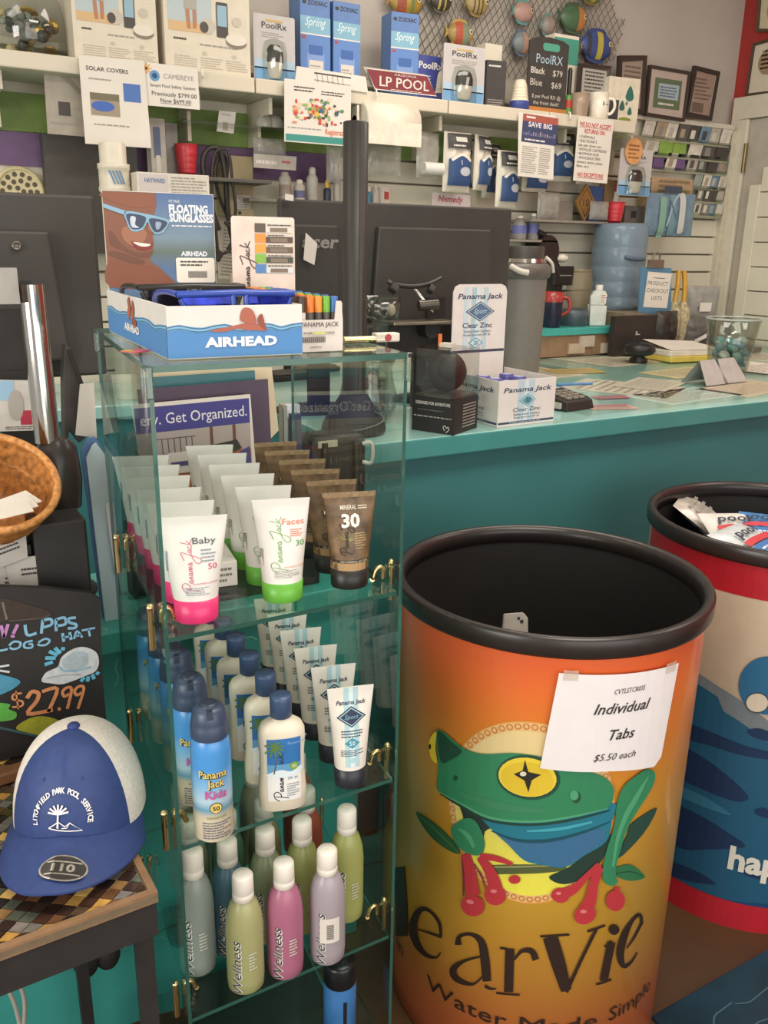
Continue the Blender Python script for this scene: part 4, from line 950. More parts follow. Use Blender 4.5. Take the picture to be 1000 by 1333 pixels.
t = thing('spray_bottle', 'small bottle with red and green label right of the chalkboard', 'bottle', (cx, cy, SZ)); b = B(); b.lathe([(r, 0), (r, .07), (r*.5, .08)], M('#4f8a3f', .4)); b.lathe([(r*1.02, .03), (r*1.02, .06)], M('#b23f35', .4), cap0=False, cap1=False); b.build('bottle', t); b = B(); b.lathe([(r*.6, .08), (r*.6, z1-SZ-.01), (r*.4, z1-SZ)], BLACK); b.build('cap', t)
# plaque, cups, leaf box
def plaque(b, f, x0, x1, y0, y1): b.poly(f, rect(x0+.006, y0+.006, x1-.006, y1-.006), INK('#a8a69c'), .0008); b.lines(f, x0+.02, x1-.02, y0+.02, y1-.01, 8, INKD, rnd, .0014)
picture_frame('dark framed grey certificate standing behind the tan cup', ((752, 83), (793, 87), (787, 140), (748, 140)), SY+.12, .014, '#3a342e', '#4a443c', plaque)
cx, cy, r, z0, z1 = roundpx(742, 767, 122, 149, SY+.05)
t = thing('plastic_tumbler', 'tan translucent tumbler left of the white mug', 'cup', (cx, cy, SZ)); b = B(); h = z1-SZ; b.lathe([(r*.85, 0), (r*.95, h*.5), (r, h), (r*.93, h), (r*.85, h*.1)], M('#b39c85', .3, trans=.3), cap1=False); b.build('cup_wall', t)
cx, cy, r, z0, z1 = roundpx(767, 792, 121, 150, SY+.05); h = z1-SZ
t = thing('mug', 'white mug with a small drop logo at the right end of the shelf', 'mug', (cx, cy, SZ)); b = B(); b.lathe([(r*.9, 0), (r, .004), (r, h), (r*.92, h), (r*.9, .01)], M('#e4dccb', .3), n=32)
fr = Warp(lambda u, v, w: ((r+w)*sin(u/r), -(r+w)*cos(u/r), v), (.01, None)); b.lines(fr, 0, .022, h*.5, h*.6, 1, GREY, rnd); b.poly(fr, smooth([(-.012, h*.5), (-.006, h*.5), (-.009, h*.68)], 4), INK('#3f6a5a'), .001); b.build('mug_body', t)
b = B(); b.tube([(r*.95, 0, h*.78), (r*1.5, 0, h*.75), (r*1.65, 0, h*.45), (r*1.3, 0, h*.22), (r*.95, 0, h*.22)], .006, M('#e4dccb', .3)); b.build('handle', t, rot=(0, 0, -.7))
def leaf(b, fr, w, h):
    for x, y, s, c in ((.68, .62, .18, '#2f6a5c'), (.46, .36, .12, '#355f58'), (.72, .26, .10, '#2f6a5c'), (.60, .44, .05, '#4a7a6c')):
        b.poly(fr, smooth([(w*x, h*(y+s*1.2)), (w*(x+s*.75), h*(y-s*.2)), (w*x, h*(y-s*.7)), (w*(x-s*.75), h*(y-s*.2))], 4), INK(c), .0008)
    b.poly(fr, rect(w*.05, h*.02, w*.35, h*.5), INK('#3b4045'), .0007); b.poly(fr, ell(w*.58, h*.09, w*.2, h*.05), INK('#7f8a3a'), .0007)
carton('water_care_box', 'cream box with dark green water drops right of the mug', 'box', 792, 829, 101, 154, SY+.08, .06, M('#d8cfba', .5), SZ, -.1, leaf)
# frames on the narrow ledge to the right
FY = 3.075
def cert(c1): return lambda b, f, x0, x1, y0, y1: (b.lines(f, x0+.02, x1-.02, y0+(y1-y0)*.35, y1-.02, 6, INK('#6d5f55'), rnd, .0012), b.poly(f, rect(x0+(x1-x0)*.1, y0+.01, x0+(x1-x0)*.6, y0+(y1-y0)*.28), INK(c1), .0012))
picture_frame('tall dark framed certificate behind the box with green drops', ((803, 73), (839, 73), (835, 150), (800, 148)), FY-.01, .022, '#3d362f', '#9a8c7e', cert('#8a7c6e'))
picture_frame('black framed picture with green mount and a blue card', ((843, 85), (896, 94), (888, 159), (837, 151)), FY-.02, .014, '#3b3530', '#b9a99e', lambda b, f, x0, x1, y0, y1: (b.poly(f, rect(x0+.03, y0+.03, x1-.03, y1-.03), INK('#5f6f52'), .001), b.poly(f, rect(x0+.055, y0+(y1-y0)*.38, x1-.045, y0+(y1-y0)*.72), INK('#a3b3bd'), .0016), b.lines(f, x0+.065, x1-.055, y0+(y1-y0)*.42, y0+(y1-y0)*.68, 4, INK('#4d5f6c'), rnd, .0022), b.lines(f, x0+.06, x1-.06, y0+.04, y0+.06, 1, WHITE, rnd, .0016)))
picture_frame('black framed certificate at the right end of the ledge, slightly tilted', ((901, 86), (934, 94), (923, 158), (890, 152)), FY-.02, .02, '#352f2b', '#9c8577', cert('#6b5a50'))
# frames on the red wall
picture_frame('framed certificate cut by the top edge on the red wall', ((994, -40), (1030, -40), (1022, 42), (987, 42)), None, .012, '#5a4a33', '#d2c8a8', lambda b, f, x0, x1, y0, y1: b.poly(f, ell(x0+.08, y0+.09, .035, .035), INK('#a8a077'), .001), X=CW-.001)
picture_frame('framed licence with gold seal on the red wall above the door', ((983, 57), (1030, 44), (1024, 120), (973, 126)), None, .012, '#4c3f30', '#d6ccb6', lambda b, f, x0, x1, y0, y1: (b.poly(f, ell(x0+.09, y0+.13, .055, .055), INK('#a08468'), .001), b.lines(f, x0+.05, x1-.05, y1-.12, y1-.03, 5, GREY, rnd, .001), b.poly(f, rect(x0+.08, y1-.01, x0+.2, y1-.02), INKD, .001)), X=CW-.001)

# ------------------------------------------------------------------ fishing net and painted fish on the wall
NY = 3.138
npx = [(520, -30), (805, -30), (797, -2), (800, 24), (814, 24), (806, 52), (798, 78), (770, 92), (735, 80), (705, 95), (665, 105), (640, 84), (600, 98), (548, 92), (540, 40)]
NP = [(at(*p, Y=NY).x, at(*p, Y=NY).z) for p in npx]
def inside(x, y):
    c = False; j = len(NP)-1
    for i in range(len(NP)):
        (xi, yi), (xj, yj) = NP[i], NP[j]
        if (yi > y) != (yj > y) and x < (xj-xi)*(y-yi)/(yj-yi)+xi: c = not c
        j = i
    return c
b = B(); cord = M('#6f695e', .8, noise=.1); x0 = min(p[0] for p in NP); x1 = max(p[0] for p in NP); y0 = min(p[1] for p in NP); y1 = max(p[1] for p in NP); st = .030
for sgn_ in (1, -1):
    k = -2.0
    while k < 2.6:
        run = []
        for i in range(90):
            y = y0+(y1-y0)*i/89; x = x0+k+sgn_*(y-y0)*.62+(0 if sgn_ > 0 else .3); wob = .010*sin(x*17+y*13)+.012*sin(x*5-y*9)
            if inside(x+wob, y): run.append((x+wob, NY-.006-.004*sin(x*9)-(.0015 if sgn_ > 0 else 0), y))
            elif run:
                if len(run) > 2: b.tube(run[::3]+[run[-1]], .0019, cord, n=4, k=1)
                run = []
        if len(run) > 2: b.tube(run[::3]+[run[-1]], .0019, cord, n=4, k=1)
        k += st
o = b.build('fishing_net'); tag(o, 'grey fishing net draped on the upper wall behind the fish', 'net')
def fish(label, px, py, wpx, hpx, body, strip, fin, face=1, kind=0):
    p = at(px, py, Y=3.11); q = at(px+wpx/2, py, Y=3.11); L = (q.x-p.x)*2*.94; Hh = at(px, py-hpx/2, Y=3.11).z-at(px, py+hpx/2, Y=3.11).z
    t = thing('fish_ornament', label, 'fish ornament', p); n = 24
    b = B(); bm_ = M(body, .35, noise=.08, scale=25); rings = []
    for i in range(n+1):
        s = -1+2*i/n; th = max(.02, (1-abs(s)**2.2))**.6; rings.append([(face*s*L*.42, .022*th*sin(a)*1.0, Hh*.42*th*cos(a)) for a in (2*pi*j/16 for j in range(16))])
    if face < 0: rings = rings[::-1]
    b.rings(rings, bm_)
    def surf(u, v, w):
        s = min(.98, abs(u)/(L*.42)); th = max(.02, (1-s**2.2))**.6; k = max(0, 1-(v/(Hh*.42*th))**2); return (u, -.022*th*sqrt(k)-w, v)
    fr = Warp(surf, (.012, .012))
    for i, (c, s0, s1) in enumerate(strip):
        s0, s1 = sorted((s0*face, s1*face)); lim = lambda s: max(.02, (1-min(.97, abs(s))**2.2))**.6*Hh*.40
        xs = [s0+(s1-s0)*j/8 for j in range(9)]; b.poly(fr, [(x*L*.42, -lim(x)) for x in xs]+[(x*L*.42, lim(x)) for x in xs[::-1]], INK(c), .001)
    b.poly(fr, ell(face*L*.28, Hh*.08, .010, .010, 14), INK('#e8dfb8'), .002); b.poly(fr, ell(face*L*.285, Hh*.08, .005, .005, 10), INK('#1c1a18'), .003); b.build('body', t)
    fm = M(fin, .4, noise=.06)
    b = B(); b.extrude(Flat((0, .003, 0)), smooth([(-face*L*.38, 0), (-face*L*.52, Hh*.22), (-face*L*.46, 0), (-face*L*.52, -Hh*.22)], 4), .006, fm); b.build('tail', t)
    for sg in (1, -1):
        b = B(); b.extrude(Flat((0, .003, 0)), smooth([(-face*L*.28, sg*Hh*.30), (-face*L*.18, sg*Hh*.47), (face*L*.12, sg*Hh*.49), (face*L*.22, sg*Hh*.34), (0, sg*Hh*.30)], 4), .006, fm); b.build('fin', t)
fish('yellow and red fish ornament, leftmost above the blue filter box', 528, 2, 54, 44, '#a8893c', (('#9c4f38', -.6, -.1), ('#6f7f4a', .2, .4)), '#9a6a38')
fish('black fish ornament with yellow stripes at the top edge', 574, 0, 36, 36, '#45423a', (('#b8a95a', -.4, -.22), ('#b8a95a', .1, .25)), '#55503f')
fish('tan striped fish ornament at the top of the net', 621, 5, 36, 36, '#a8925c', (('#5a5138', -.5, -.38), ('#5a5138', -.15, -.03), ('#5a5138', .2, .32)), '#8a7748')
fish('rainbow striped fish ornament above the clear blister pack', 599, 44, 42, 38, '#a98c50', (('#b5573f', -.5, 0), ('#7f8f7c', .1, .5)), '#b59a50')
fish('pink fish ornament with turquoise fins in the net', 681, 16, 32, 34, '#b59488', (), '#5f9a94')
fish('small pink-bellied blue fish ornament left of the chalkboard top', 679, 56, 28, 36, '#7f8a8c', (('#b58f7c', -.1, .5),), '#5f6f86')
fish('slim grey fish ornament behind the top of the chalkboard', 713, 33, 22, 32, '#8c8880', (('#a88a7c', 0, .4),), '#6f948c')
fish('green and orange fish ornament at the right part of the net', 747, 24, 44, 42, '#4f6f50', (('#bd7f4a', .15, .75),), '#4a5f48')
fish('blue and yellow angelfish ornament at the right edge of the net', 777, 60, 52, 46, '#41558c', (('#c0b04a', -.15, .2), ('#3a3a44', -.7, -.5), ('#c9b03f', .8, .95)), '#3f5080')
fish('brown and yellow fish ornament behind the angelfish', 748, 62, 24, 30, '#6a5f3c', (('#c0a050', -.2, .1),), '#54503f')
fish('green fish ornament cut by the top edge of the photo', 770, -6, 34, 26, '#6f7a48', (('#b5a04f', -.2, .2),), '#8a7a44')

# ------------------------------------------------------------------ sheets hanging from the shelf
HY = SY-.012
def solar(b, fr, w, h):
    b.text(fr, 'SOLAR COVERS', w*.40, h*.85, h*.045, INKD, fit=w*.62, al='c', bold=.01); b.lines(fr, w*.12, w*.45, h*.74, h*.78, 1, GREY, rnd)
    b.poly(fr, rect(w*.62, h*.53, w*.88, h*.74), INK('#4a6fae'), .0006); b.poly(fr, rect(w*.12, h*.34, w*.55, h*.60), INK('#9a8c78'), .0006); b.poly(fr, ell(w*.30, h*.45, w*.17, h*.06), INK('#3f64b0'), .001); b.poly(fr, rect(w*.12, h*.52, w*.55, h*.60), INK('#6f6a52'), .0008)
    b.lines(fr, w*.15, w*.75, h*.22, h*.26, 1, GREY, rnd)
sheet('poster', 'white solar covers sheet in a clear sleeve hanging at the left of the shelf', 'sign', ((102, 72), (187, 79), (197, 193), (111, 187)), HY-.006, PAPER, .0015, solar)
def cameye(b, fr, w, h):
    b.poly(fr, ell(w*.20, h*.70, w*.09, w*.09), INK('#5f93bd'), .0006); b.poly(fr, ell(w*.20, h*.70, w*.045, w*.045), INK('#2a4a70'), .0010); b.text(fr, 'CAMEREYE', w*.36, h*.66, h*.11, GREY, fit=w*.55)
    b.text(fr, 'Smart Pool Safety System', w*.52, h*.45, h*.07, INKD, fit=w*.82, al='c'); b.text(fr, 'Previously $799.00', w*.54, h*.25, h*.10, INKD, fit=w*.82, al='c'); b.text(fr, 'Now $699.00', w*.56, h*.10, h*.10, INKD, fit=w*.56, al='c'); b.poly(fr, rect(w*.28, h*.075, w*.84, h*.083), INKD, .0008)
    for i in range(8): b.stroke(fr, [(w*.06, h*.85), (w*.06+w*.09*cos(i*pi/4), h*.85+w*.09*sin(i*pi/4))], w*.02, INK('#d89a4a'), .0008, 1)
sheet('price_card', 'cream price card with a small blue eye logo and an orange sun', 'sign', ((187, 80), (257, 90), (260, 143), (189, 137)), HY, PAPER, .0015, cameye)
def regist(b, fr, w, h):
    b.poly(fr, rect(w*.02, h*.02, w*.98, h*.13), INK('#3f8f86'), .0006); b.text(fr, 'Registration', w*.97, h*.17, h*.09, INK('#d9663a'), fit=w*.36, al='r', bold=.01)
    b.lines(fr, w*.15, w*.45, h*.82, h*.92, 2, INKD, rnd); b.lines(fr, w*.55, w*.9, h*.80, h*.88, 2, INKD, rnd); b.lines(fr, w*.05, w*.6, h*.22, h*.26, 1, GREY, rnd)
    for i in range(90):
        x, y = w*rnd.gauss(.52, .16), h*rnd.gauss(.53, .10); x = min(w*.9, max(w*.15, x)); y = min(h*.75, max(h*.32, y)); b.poly(fr, ell(x, y, rnd.uniform(.003, .010), rnd.uniform(.003, .008), 8), INK(rnd.choice(['#c9463a', '#5f8f4a', '#d9b04a', '#4a6f8f', '#3f4a3a', '#e0c9a8', '#8fae5a', '#d98a5a'])), .0006+i*.00002)
sheet('poster', 'white sheet with a colourful drawing and an orange word, left of the black pole', 'sign', ((370, 102), (457, 112), (456, 191), (370, 184)), HY-.006, PAPER, .0015, regist)
def flyer(b, fr, w, h):
    b.poly(fr, rect(w*.01, h*.55, w*.99, h*.99), INK('#3c4566'), .0006); b.poly(fr, rect(w*.01, h*.88, w*.99, h*.99), INK('#a5564a'), .0008); b.text(fr, 'SAVE BIG', w*.5, h*.80, h*.075, INK('#d9d4d8'), fit=w*.66, al='c', bold=.03)
    for i in range(14): b.poly(fr, rect(w*(.05+.065*i), h*.66, w*(.09+.065*i), h*(.68+rnd.uniform(0, .07))), INK(rnd.choice(['#8a7f94', '#5f6f9a', '#a88a7c'])), .0010)
    b.lines(fr, w*.1, w*.9, h*.57, h*.63, 1, WHITE, rnd, .001); b.lines(fr, w*.06, w*.48, h*.06, h*.50, 13, GREY, rnd); b.lines(fr, w*.54, w*.85, h*.06, h*.50, 13, GREY, rnd); b.poly(fr, rect(w*.1, h*.93, w*.35, h*.96), WHITE, .0012)
sheet('flyer', 'flyer with dark blue header and red top, right of the white pouches', 'flyer', ((675, 146), (723, 150), (720, 234), (674, 229)), HY, PAPER, .0015, flyer)
def returns(b, fr, w, h):
    rd = INK('#c2453f'); b.text(fr, 'WE DO NOT ACCEPT', w*.5, h*.865, h*.065, rd, fit=w*.92, al='c', bold=.02); b.text(fr, 'RETURNS ON:', w*.5, h*.765, h*.065, rd, fit=w*.60, al='c', bold=.02)
    for i, (s, f) in enumerate((('• CHEMICALS', .46), ('• ELECTRONICS', .53), ('(salt cells, timers, etc.)', .68), ('• INSTALLED CARTRIDGES', .84), ('• BACKWASH HOSE', .62), ('• WHOLESALE ITEMS', .68), ('(cleaners, motors, pumps,', .76), ('filters, etc.)', .36))): b.text(fr, s, w*.05, h*(.685-.066*i), h*.042, INKD, fit=w*f)
    b.text(fr, 'NO EXCEPTIONS', w*.48, h*.075, h*.065, rd, fit=w*.76, al='c', bold=.02); b.poly(fr, rect(w*.10, h*.055, w*.86, h*.062), rd, .0008); b.poly(fr, rect(w*.04, h*.85, w*.96, h*.856), rd, .0008)
sheet('notice', 'white notice with red lettering about returns hanging below the mug', 'sign', ((753, 152), (799, 157), (790, 239), (746, 235)), HY, PAPER, .0015, returns)
def shade(b, fr, w, h):
    b.poly(fr, [(w*.15, h*.98), (w*.45, h*.85), (w*.95, h*.60), (w*.98, h*.68), (w*.5, h*.98)], INK('#8f8577'), .0006); b.poly(fr, rect(w*.34, h*.28, w*.66, h*.48), INK('#4a453f'), .0008); b.lines(fr, w*.1, w*.85, h*.14, h*.2, 1, GREY, rnd)
sheet('poster', 'grey poster of a pool spout hanging left of the solar covers sheet', 'sign', ((56, 82), (104, 86), (110, 178), (62, 174)), SY+.06, M('#a99f90', .5), .0015, shade)
sheet('small_sign', 'small no-smoking card below the solar covers sheet', 'sign', ((106, 178), (127, 180), (128, 211), (109, 209)), 3.07, PAPER, .0015, lambda b, fr, w, h: (b.flat2d(fr, ell(w*.5, h*.36, w*.36, w*.36, 24)+ell(w*.5, h*.36, w*.30, w*.30, 24), [(i, (i+1) % 24, 24+(i+1) % 24, 24+i) for i in range(24)], INKD), b.stroke(fr, [(w*.26, h*.50), (w*.74, h*.22)], .005, INKD, .001, 1), b.stroke(fr, [(w*.28, h*.36), (w*.72, h*.36)], .008, INKD, .0008, 1), b.poly(fr, rect(w*.1, h*.75, w*.9, h*.97), INK('#7f4a42'), .0008)))

# paper towel roll under the shelf
p0, p1 = at(468, 158, Y=SY+.02), at(536, 165, Y=SY+.02); p1.z = p0.z
t = thing('paper_towel_roll', 'white paper towel roll hanging under the shelf behind the black pole', 'paper towel', p0)
L = (p1-p0).length; b = B(); b.rings([[(x, r*cos(a), r*sin(a)) for a in (2*pi*j/28 for j in range(28))] for x, r in ((0, .055), (0, .066), (L, .066), (L, .055))], M('#e0d8c6', .7, noise=.03)); b.box(0, L, -.067, -.065, -.075, 0, M('#e0d8c6', .7)); b.build('towel_roll', t)
b = B(); b.rings([[(x, .018*cos(a), .018*sin(a)) for a in (2*pi*j/16 for j in range(16))] for x in (-.02, L+.02)], M('#8d8577', .6)); b.box(-.02, -.012, -.02, .02, 0, SZ-.048-p0.z, CREAM); b.box(L+.012, L+.02, -.02, .02, 0, SZ-.048-p0.z, CREAM); b.build('holder', t)

# ------------------------------------------------------------------ below the shelf, left half
carton('wall_panel', 'dark grey panel on the slat wall behind the white pipe', 'panel', 62, 182, 178, 330, 3.03, .05, M('#4f4a46', .6, noise=.04), None)
cx, cy, r, z0, z1 = roundpx(-6, 58, 216, 282, 3.078)
t = thing('drain_cover', 'cream perforated drain cover disc hung on the slat wall at the left edge', 'drain cover', (cx, 3.078, z0)); b = B(); rc = (z1-z0)/2; F = Flat((0, 0, rc)); cm = M('#d2c49a', .5, noise=.04)
n = 40; b.rings([[(q*cos(2*pi*j/n), y, rc+q*sin(2*pi*j/n)) for j in range(n)] for q, y in ((rc, .02), (rc, 0), (rc*.86, -.006), (rc*.84, .0))], cm)
for rr_, k in ((.68, 14), (.42, 9), (.15, 3)):
    for i in range(k): b.poly(F, ell(rc*rr_*cos(2*pi*i/k), rc*rr_*sin(2*pi*i/k), rc*.10, rc*.10, 14), INK('#5a4f3c'), .0012)
b.build('disc', t)
cx, cy, r, z0, z1 = roundpx(131, 165, 186, 252, 2.72)
t = thing('pvc_pipe', 'white pipe fitting stack with a blue printed collar behind the sunglasses box', 'pipe', (cx, cy, 1.031)); pv = M('#d8d0bd', .35, noise=.02); hh = z1-1.031; b = B(); b.lathe([(r, 0), (r, hh-.005), (r*.9, hh)], pv); b.build('pipe', t)
b = B(); k = hh-.085; b.lathe([(r*1.02, k-.05), (r*1.2, k-.048), (r*1.2, k-.035), (r*1.14, k-.033), (r*1.14, k+.012), (r*1.2, k+.014), (r*1.2, k+.028), (r*1.02, k+.03)], pv); fr = Warp(lambda u, v, w: ((r*1.15+w)*sin(u/r), -(r*1.15+w)*cos(u/r), v), (.01, None))
for i in range(4): b.stroke(fr, [(-.02+i*.008, k+.008), (-.008+i*.008, k-.028)], .004, INK('#5f86a8'), .002)
b.build('collar', t)
# wire rack strip with bottle, spray and red cup
b = B(); b.box(0, .46, 0, .14, 0, .012, M('#5a5650', .5)); o = b.build('ledge', None, (.78, 2.90, 1.688), bev=.002); tag(o, 'dark little ledge holding the red cup and a spray bottle', 'ledge')
def cup(label, x0, x1, y0, y1, Y, z=None):
    cx, cy, r, z0, z1 = roundpx(x0, x1, y0, y1, Y); z0 = z if z is not None else z0; h = z1-z0
    t = thing('red_cup', label, 'cup', (cx, cy, z0), 0, 'red plastic cups'); rd = M('#bd3038', .35, noise=.04); b = B(); pr = [(r*.68, 0), (r*.70, .003)]
    for i in range(4): q = .70+.06*i; pr += [(r*q, h*(.03+.2*i)), (r*(q+.045), h*(.16+.2*i)), (r*(q+.03), h*(.175+.2*i))]
    b.lathe(pr+[(r*.96, h*.95), (r, h), (r*1.02, h*.985), (r*.95, h*.96), (r*.66, .006)], rd, cap1=True); b.build('cup_wall', t); return t
cup('red plastic cup on the ledge beside the hanging black cables', 228, 258, 188, 231, 2.96, 1.7005)
carton('tall_box', 'grey-white tall box with a blue strip on the ledge left of the red cup', 'box', 196, 216, 154, 222, 2.95, .05, M('#b5ada2', .5), 1.7005, 0, lambda b, fr, w, h: (b.poly(fr, rrect(w*.2, h*.3, w*.65, h*.85, .004), INK('#5f6a86'), .0006), b.poly(fr, rrect(w*.3, h*.05, w*.6, h*.35, .003), INK('#cfc9bd'), .001)))
carton('card_holder', 'grey leaflet holder on the ledge behind the tall box', 'box', 216, 232, 160, 222, 2.99, .04, M('#8f8a84', .5), 1.7005)
# black looped cables on the wall
cab = M('#332e2a', .5)
def cable(label, pts, r, Y, m=cab, cat='cable'):
    P = [tuple(at(p[0], p[1], Y=Y+(p[2] if len(p) > 2 else 0))) for p in pts]; o = Vector(P[0]); b = B(); b.tube([tuple(Vector(q)-o) for q in P], r, m, n=6, k=5); ob = b.build('cable', None, tuple(o)); tag(ob, label, cat); return ob
cable('thick black cable looped over the hook, outer loop', [(285, 300), (272, 260), (264, 215), (270, 195), (285, 195), (293, 225), (296, 270), (300, 300), (303, 315), (297, 326)], .009, 2.95)
cable('thin black cable loop with a plug at its end', [(284, 330), (281, 300), (276, 250), (278, 205), (288, 194), (298, 200), (303, 240), (307, 275), (300, 288), (293, 290), (300, 295), (312, 305), (315, 315), (308, 328), (296, 328), (288, 332)], .005, 2.92)
cable('black cable hanging in a long narrow loop beside the beige box', [(299, 288), (285, 255), (280, 222), (288, 200), (296, 210), (294, 250), (298, 285)], .006, 2.965)
p = at(284, 332, Y=2.905); b = B(); b.box(-.012, .012, -.012, .012, -.02, .015, cab); b.box(-.006, -.003, -.002, .002, -.032, -.02, CHROME); b.box(.003, .006, -.002, .002, -.032, -.02, CHROME); o = b.build('power_plug', None, tuple(p), (0, .5, 0), bev=.003); tag(o, 'black power plug at the end of the thin cable', 'plug')
carton('control_box', 'beige electrical control box mounted right of the black cables', 'electrical box', 292, 330, 203, 281, 3.02, .075, M('#b9ab84', .5, noise=.03), None, 0, lambda b, fr, w, h: (b.poly(fr, rect(w*.42, h*.12, w*.88, h*.35), PAPER, .0008), b.lines(fr, w*.46, w*.84, h*.14, h*.33, 5, GREY, rnd, .0014), b.poly(fr, ell(w*.5, h*.05, .006, .006, 10), INKD, .001)))
for i, (q, l) in enumerate(((((281, 282), (316, 284), (316, 366), (284, 362)), 'white printed sheet pinned under the beige control box'), (((300, 355), (316, 357), (316, 386), (300, 384)), 'small white printed tag below the printed sheet'))):
    sheet('printed_sheet', l, 'paper', q, 3.06-.02*i, M('#bdb5a6', .6), .0012, lambda b, fr, w, h: b.lines(fr, w*.08, w*.92, h*.05, h*.95, 16, INK('#8a8378'), rnd))
def hay(b, fr, w, h):
    k = .065; b.text(fr, 'HAYWARD', w*.10, h-k*.42, k*.18, INK('#5f78a0'), fit=w*.28, bold=.02); b.lines(fr, w*.46, w*.95, h-k*1.6, h-k*.1, 12, GREY, rnd); b.poly(fr, rect(w*.03, h-k*1.7, w*.42, h-k*.08), INK('#c9c1bd'), .0004)
carton('parts_box', 'white parts box with fine print behind the sunglasses header card', 'box', 181, 274, 226, 330, 2.64, .10, M('#d5cec0', .5), 1.0315, 0, hay)
# clear shelf with small stuff
b = B(); b.box(0, .62, 0, .16, 0, .010, CLEAR); o = b.build('acrylic_tray', None, (.95, 2.93, 1.86), bev=.001); tag(o, 'clear acrylic tray under the green strip, right of the price card', 'tray')
sheet('small_card', 'small white card standing in the acrylic tray', 'card', ((285, 144), (307, 146), (304, 174), (282, 171)), 2.98, PAPER, .0015, lambda b, fr, w, h: (b.poly(fr, rect(w*.35, h*.1, w*.65, h*.5), INK('#b5a998'), .0006), b.lines(fr, w*.3, w*.8, h*.8, h*.9, 1, GREY, rnd)))
for i, (x0, x1, y0, y1, Y, l) in enumerate(((338, 352, 158, 172, 2.95, 'clear plastic cover lying left in the acrylic tray'), (352, 370, 160, 175, 2.95, 'clear plastic cover lying right in the acrylic tray'))):
    a, c, zl, zh = span(x0, x1, y0, y1, Y); t = thing('clear_cover', l, 'cover', (a, Y, 1.8705)); b = B(); b.lathe([(.03, 0), (.03, .02), (.02, .04), (.005, .045)], film_mat('milky', '#c9c4ba', .6), n=16, c=(.03, .03, 0)); b.build('cover', t)
film = film_mat('clear_bag', '#c2beb4', .42, .15)
def cbag(label, x0, x1, y0, y1, Y, m=None, rz=0., prints=None, th=.05, group='clear hanging bags'):
    a, c, zl, zh = span(x0, x1, y0, y1, Y)
    return bag('hanging_bag', label, 'bag', ((a+c)/2, Y, (zl+zh)/2), (0, 0, rz), c-a, zh-zl, th, m or film, prints, group)
cbag('clear bag hanging right of the paper towel roll', 540, 573, 172, 232, 2.93, None, .2)
cbag('clear bag of fittings under the paper towel roll', 478, 522, 186, 228, 2.97, None)
cbag('clear bag hanging above the small white vials', 330, 372, 180, 205, 2.98, None)
cbag('clear bag hanging directly left of the black pole', 425, 446, 190, 238, 2.97, None)
for x0, x1, y0, y1, mm, l in ((543, 572, 212, 228, WHITE, 'small white rolled pack inside the clear bag by the towel roll'),):
    cx, cy, r, z0, z1 = roundpx(x0, x1, y0, y1, 2.93); t = thing('roll_pack', l, 'pack', (cx, 2.90, (z0+z1)/2)); b = B(); h2 = (z1-z0)/2; b.rings([[(x, h2*cos(a), h2*sin(a)) for a in (2*pi*j/18 for j in range(18))] for x in (-r, r)], mm); b.build('roll', t)
sheet('price_sign', 'small grey sign with a red price above the vials', 'sign', ((330, 200), (386, 204), (385, 222), (330, 218)), 2.90, M('#a9a398', .5), .0015, lambda b, fr, w, h: (b.lines(fr, w*.06, w*.6, h*.2, h*.8, 1, INK('#d5cfc4'), rnd), b.lines(fr, w*.66, w*.95, h*.4, h*.8, 1, INK('#b5524a'), rnd)))
# testing vials on a second tray
b = B(); b.box(0, .66, 0, .12, 0, .010, M('#8d877c', .5)); o = b.build('vial_shelf', None, (1.18, 2.96, at(400, 261, Y=2.96).z-.010), bev=.002); tag(o, 'narrow grey shelf holding the water test vials above the monitor', 'shelf'); VZ = at(400, 261, Y=2.96).z
def vial(label, x0, x1, y0, col, cap, ch=.25, lab=None):
    cx, cy, r, z0, z1 = roundpx(x0, x1, y0, 260, 3.0); h = z1-VZ; t = thing('test_bottle', label, 'bottle', (cx, 3.0, VZ+.0005)); b = B(); k = h*(1-ch); b.lathe([(r*.95, 0), (r, .003), (r, k*.85), (r*.6, k)], M(col, .35, trans=.1), n=18)
    if lab: b.lathe([(r*1.02, k*.15), (r*1.02, k*.6)], M(lab, .5), n=18, cap0=False, cap1=False)
    b.build('bottle', t); b = B(); b.lathe([(r*.62, k), (r*.62, k+h*ch*.7), (r*.4, h)], M(cap, .4), n=16); b.build('cap', t)
vial('tall white test bottle, leftmost on the vial shelf', 363, 379, 224, '#c9c2b6', '#c9c2b6', .1, '#a8998f')
vial('white test bottle with a blue and orange label', 383, 397, 234, '#d2cabd', '#d8d1c4', .2, '#6a6f94')
vial('clear tall test cylinder right of the labelled bottle', 399, 414, 218, '#b9b5aa', '#c4bfb4', .2)
vial('navy dropper bottle with yellow cap', 421, 431, 235, '#2f3850', '#d9b52f', .35)
vial('clear flask next to the black pole', 434, 444, 206, '#b5b0a6', '#c2bcb0', .3)
vial('small bottle with bright red tip', 436, 443, 244, '#4a4a55', '#cf3a34', .5)
vial('teal labelled bottle right of the black pole', 477, 484, 243, '#3f7f90', '#cfc8ba', .3)
vial('frosted grey bottle behind the black pole', 484, 494, 240, '#b9b3a8', '#b9b3a8', .2)
def tinybox(label, x0, x1, y0, y1, Y, col, rz=0., prints=None): carton('small_box', label, 'box', x0, x1, y0, y1, Y, .05, M(col, .5), VZ+.0005, rz, prints)
tinybox('small tilted white box with red print on the vial shelf', 499, 513, 244, 263, 2.985, '#cfc6ba', .5, lambda b, fr, w, h: b.poly(fr, rect(w*.15, h*.3, w*.85, h*.75), INK('#b04a42'), .0006))
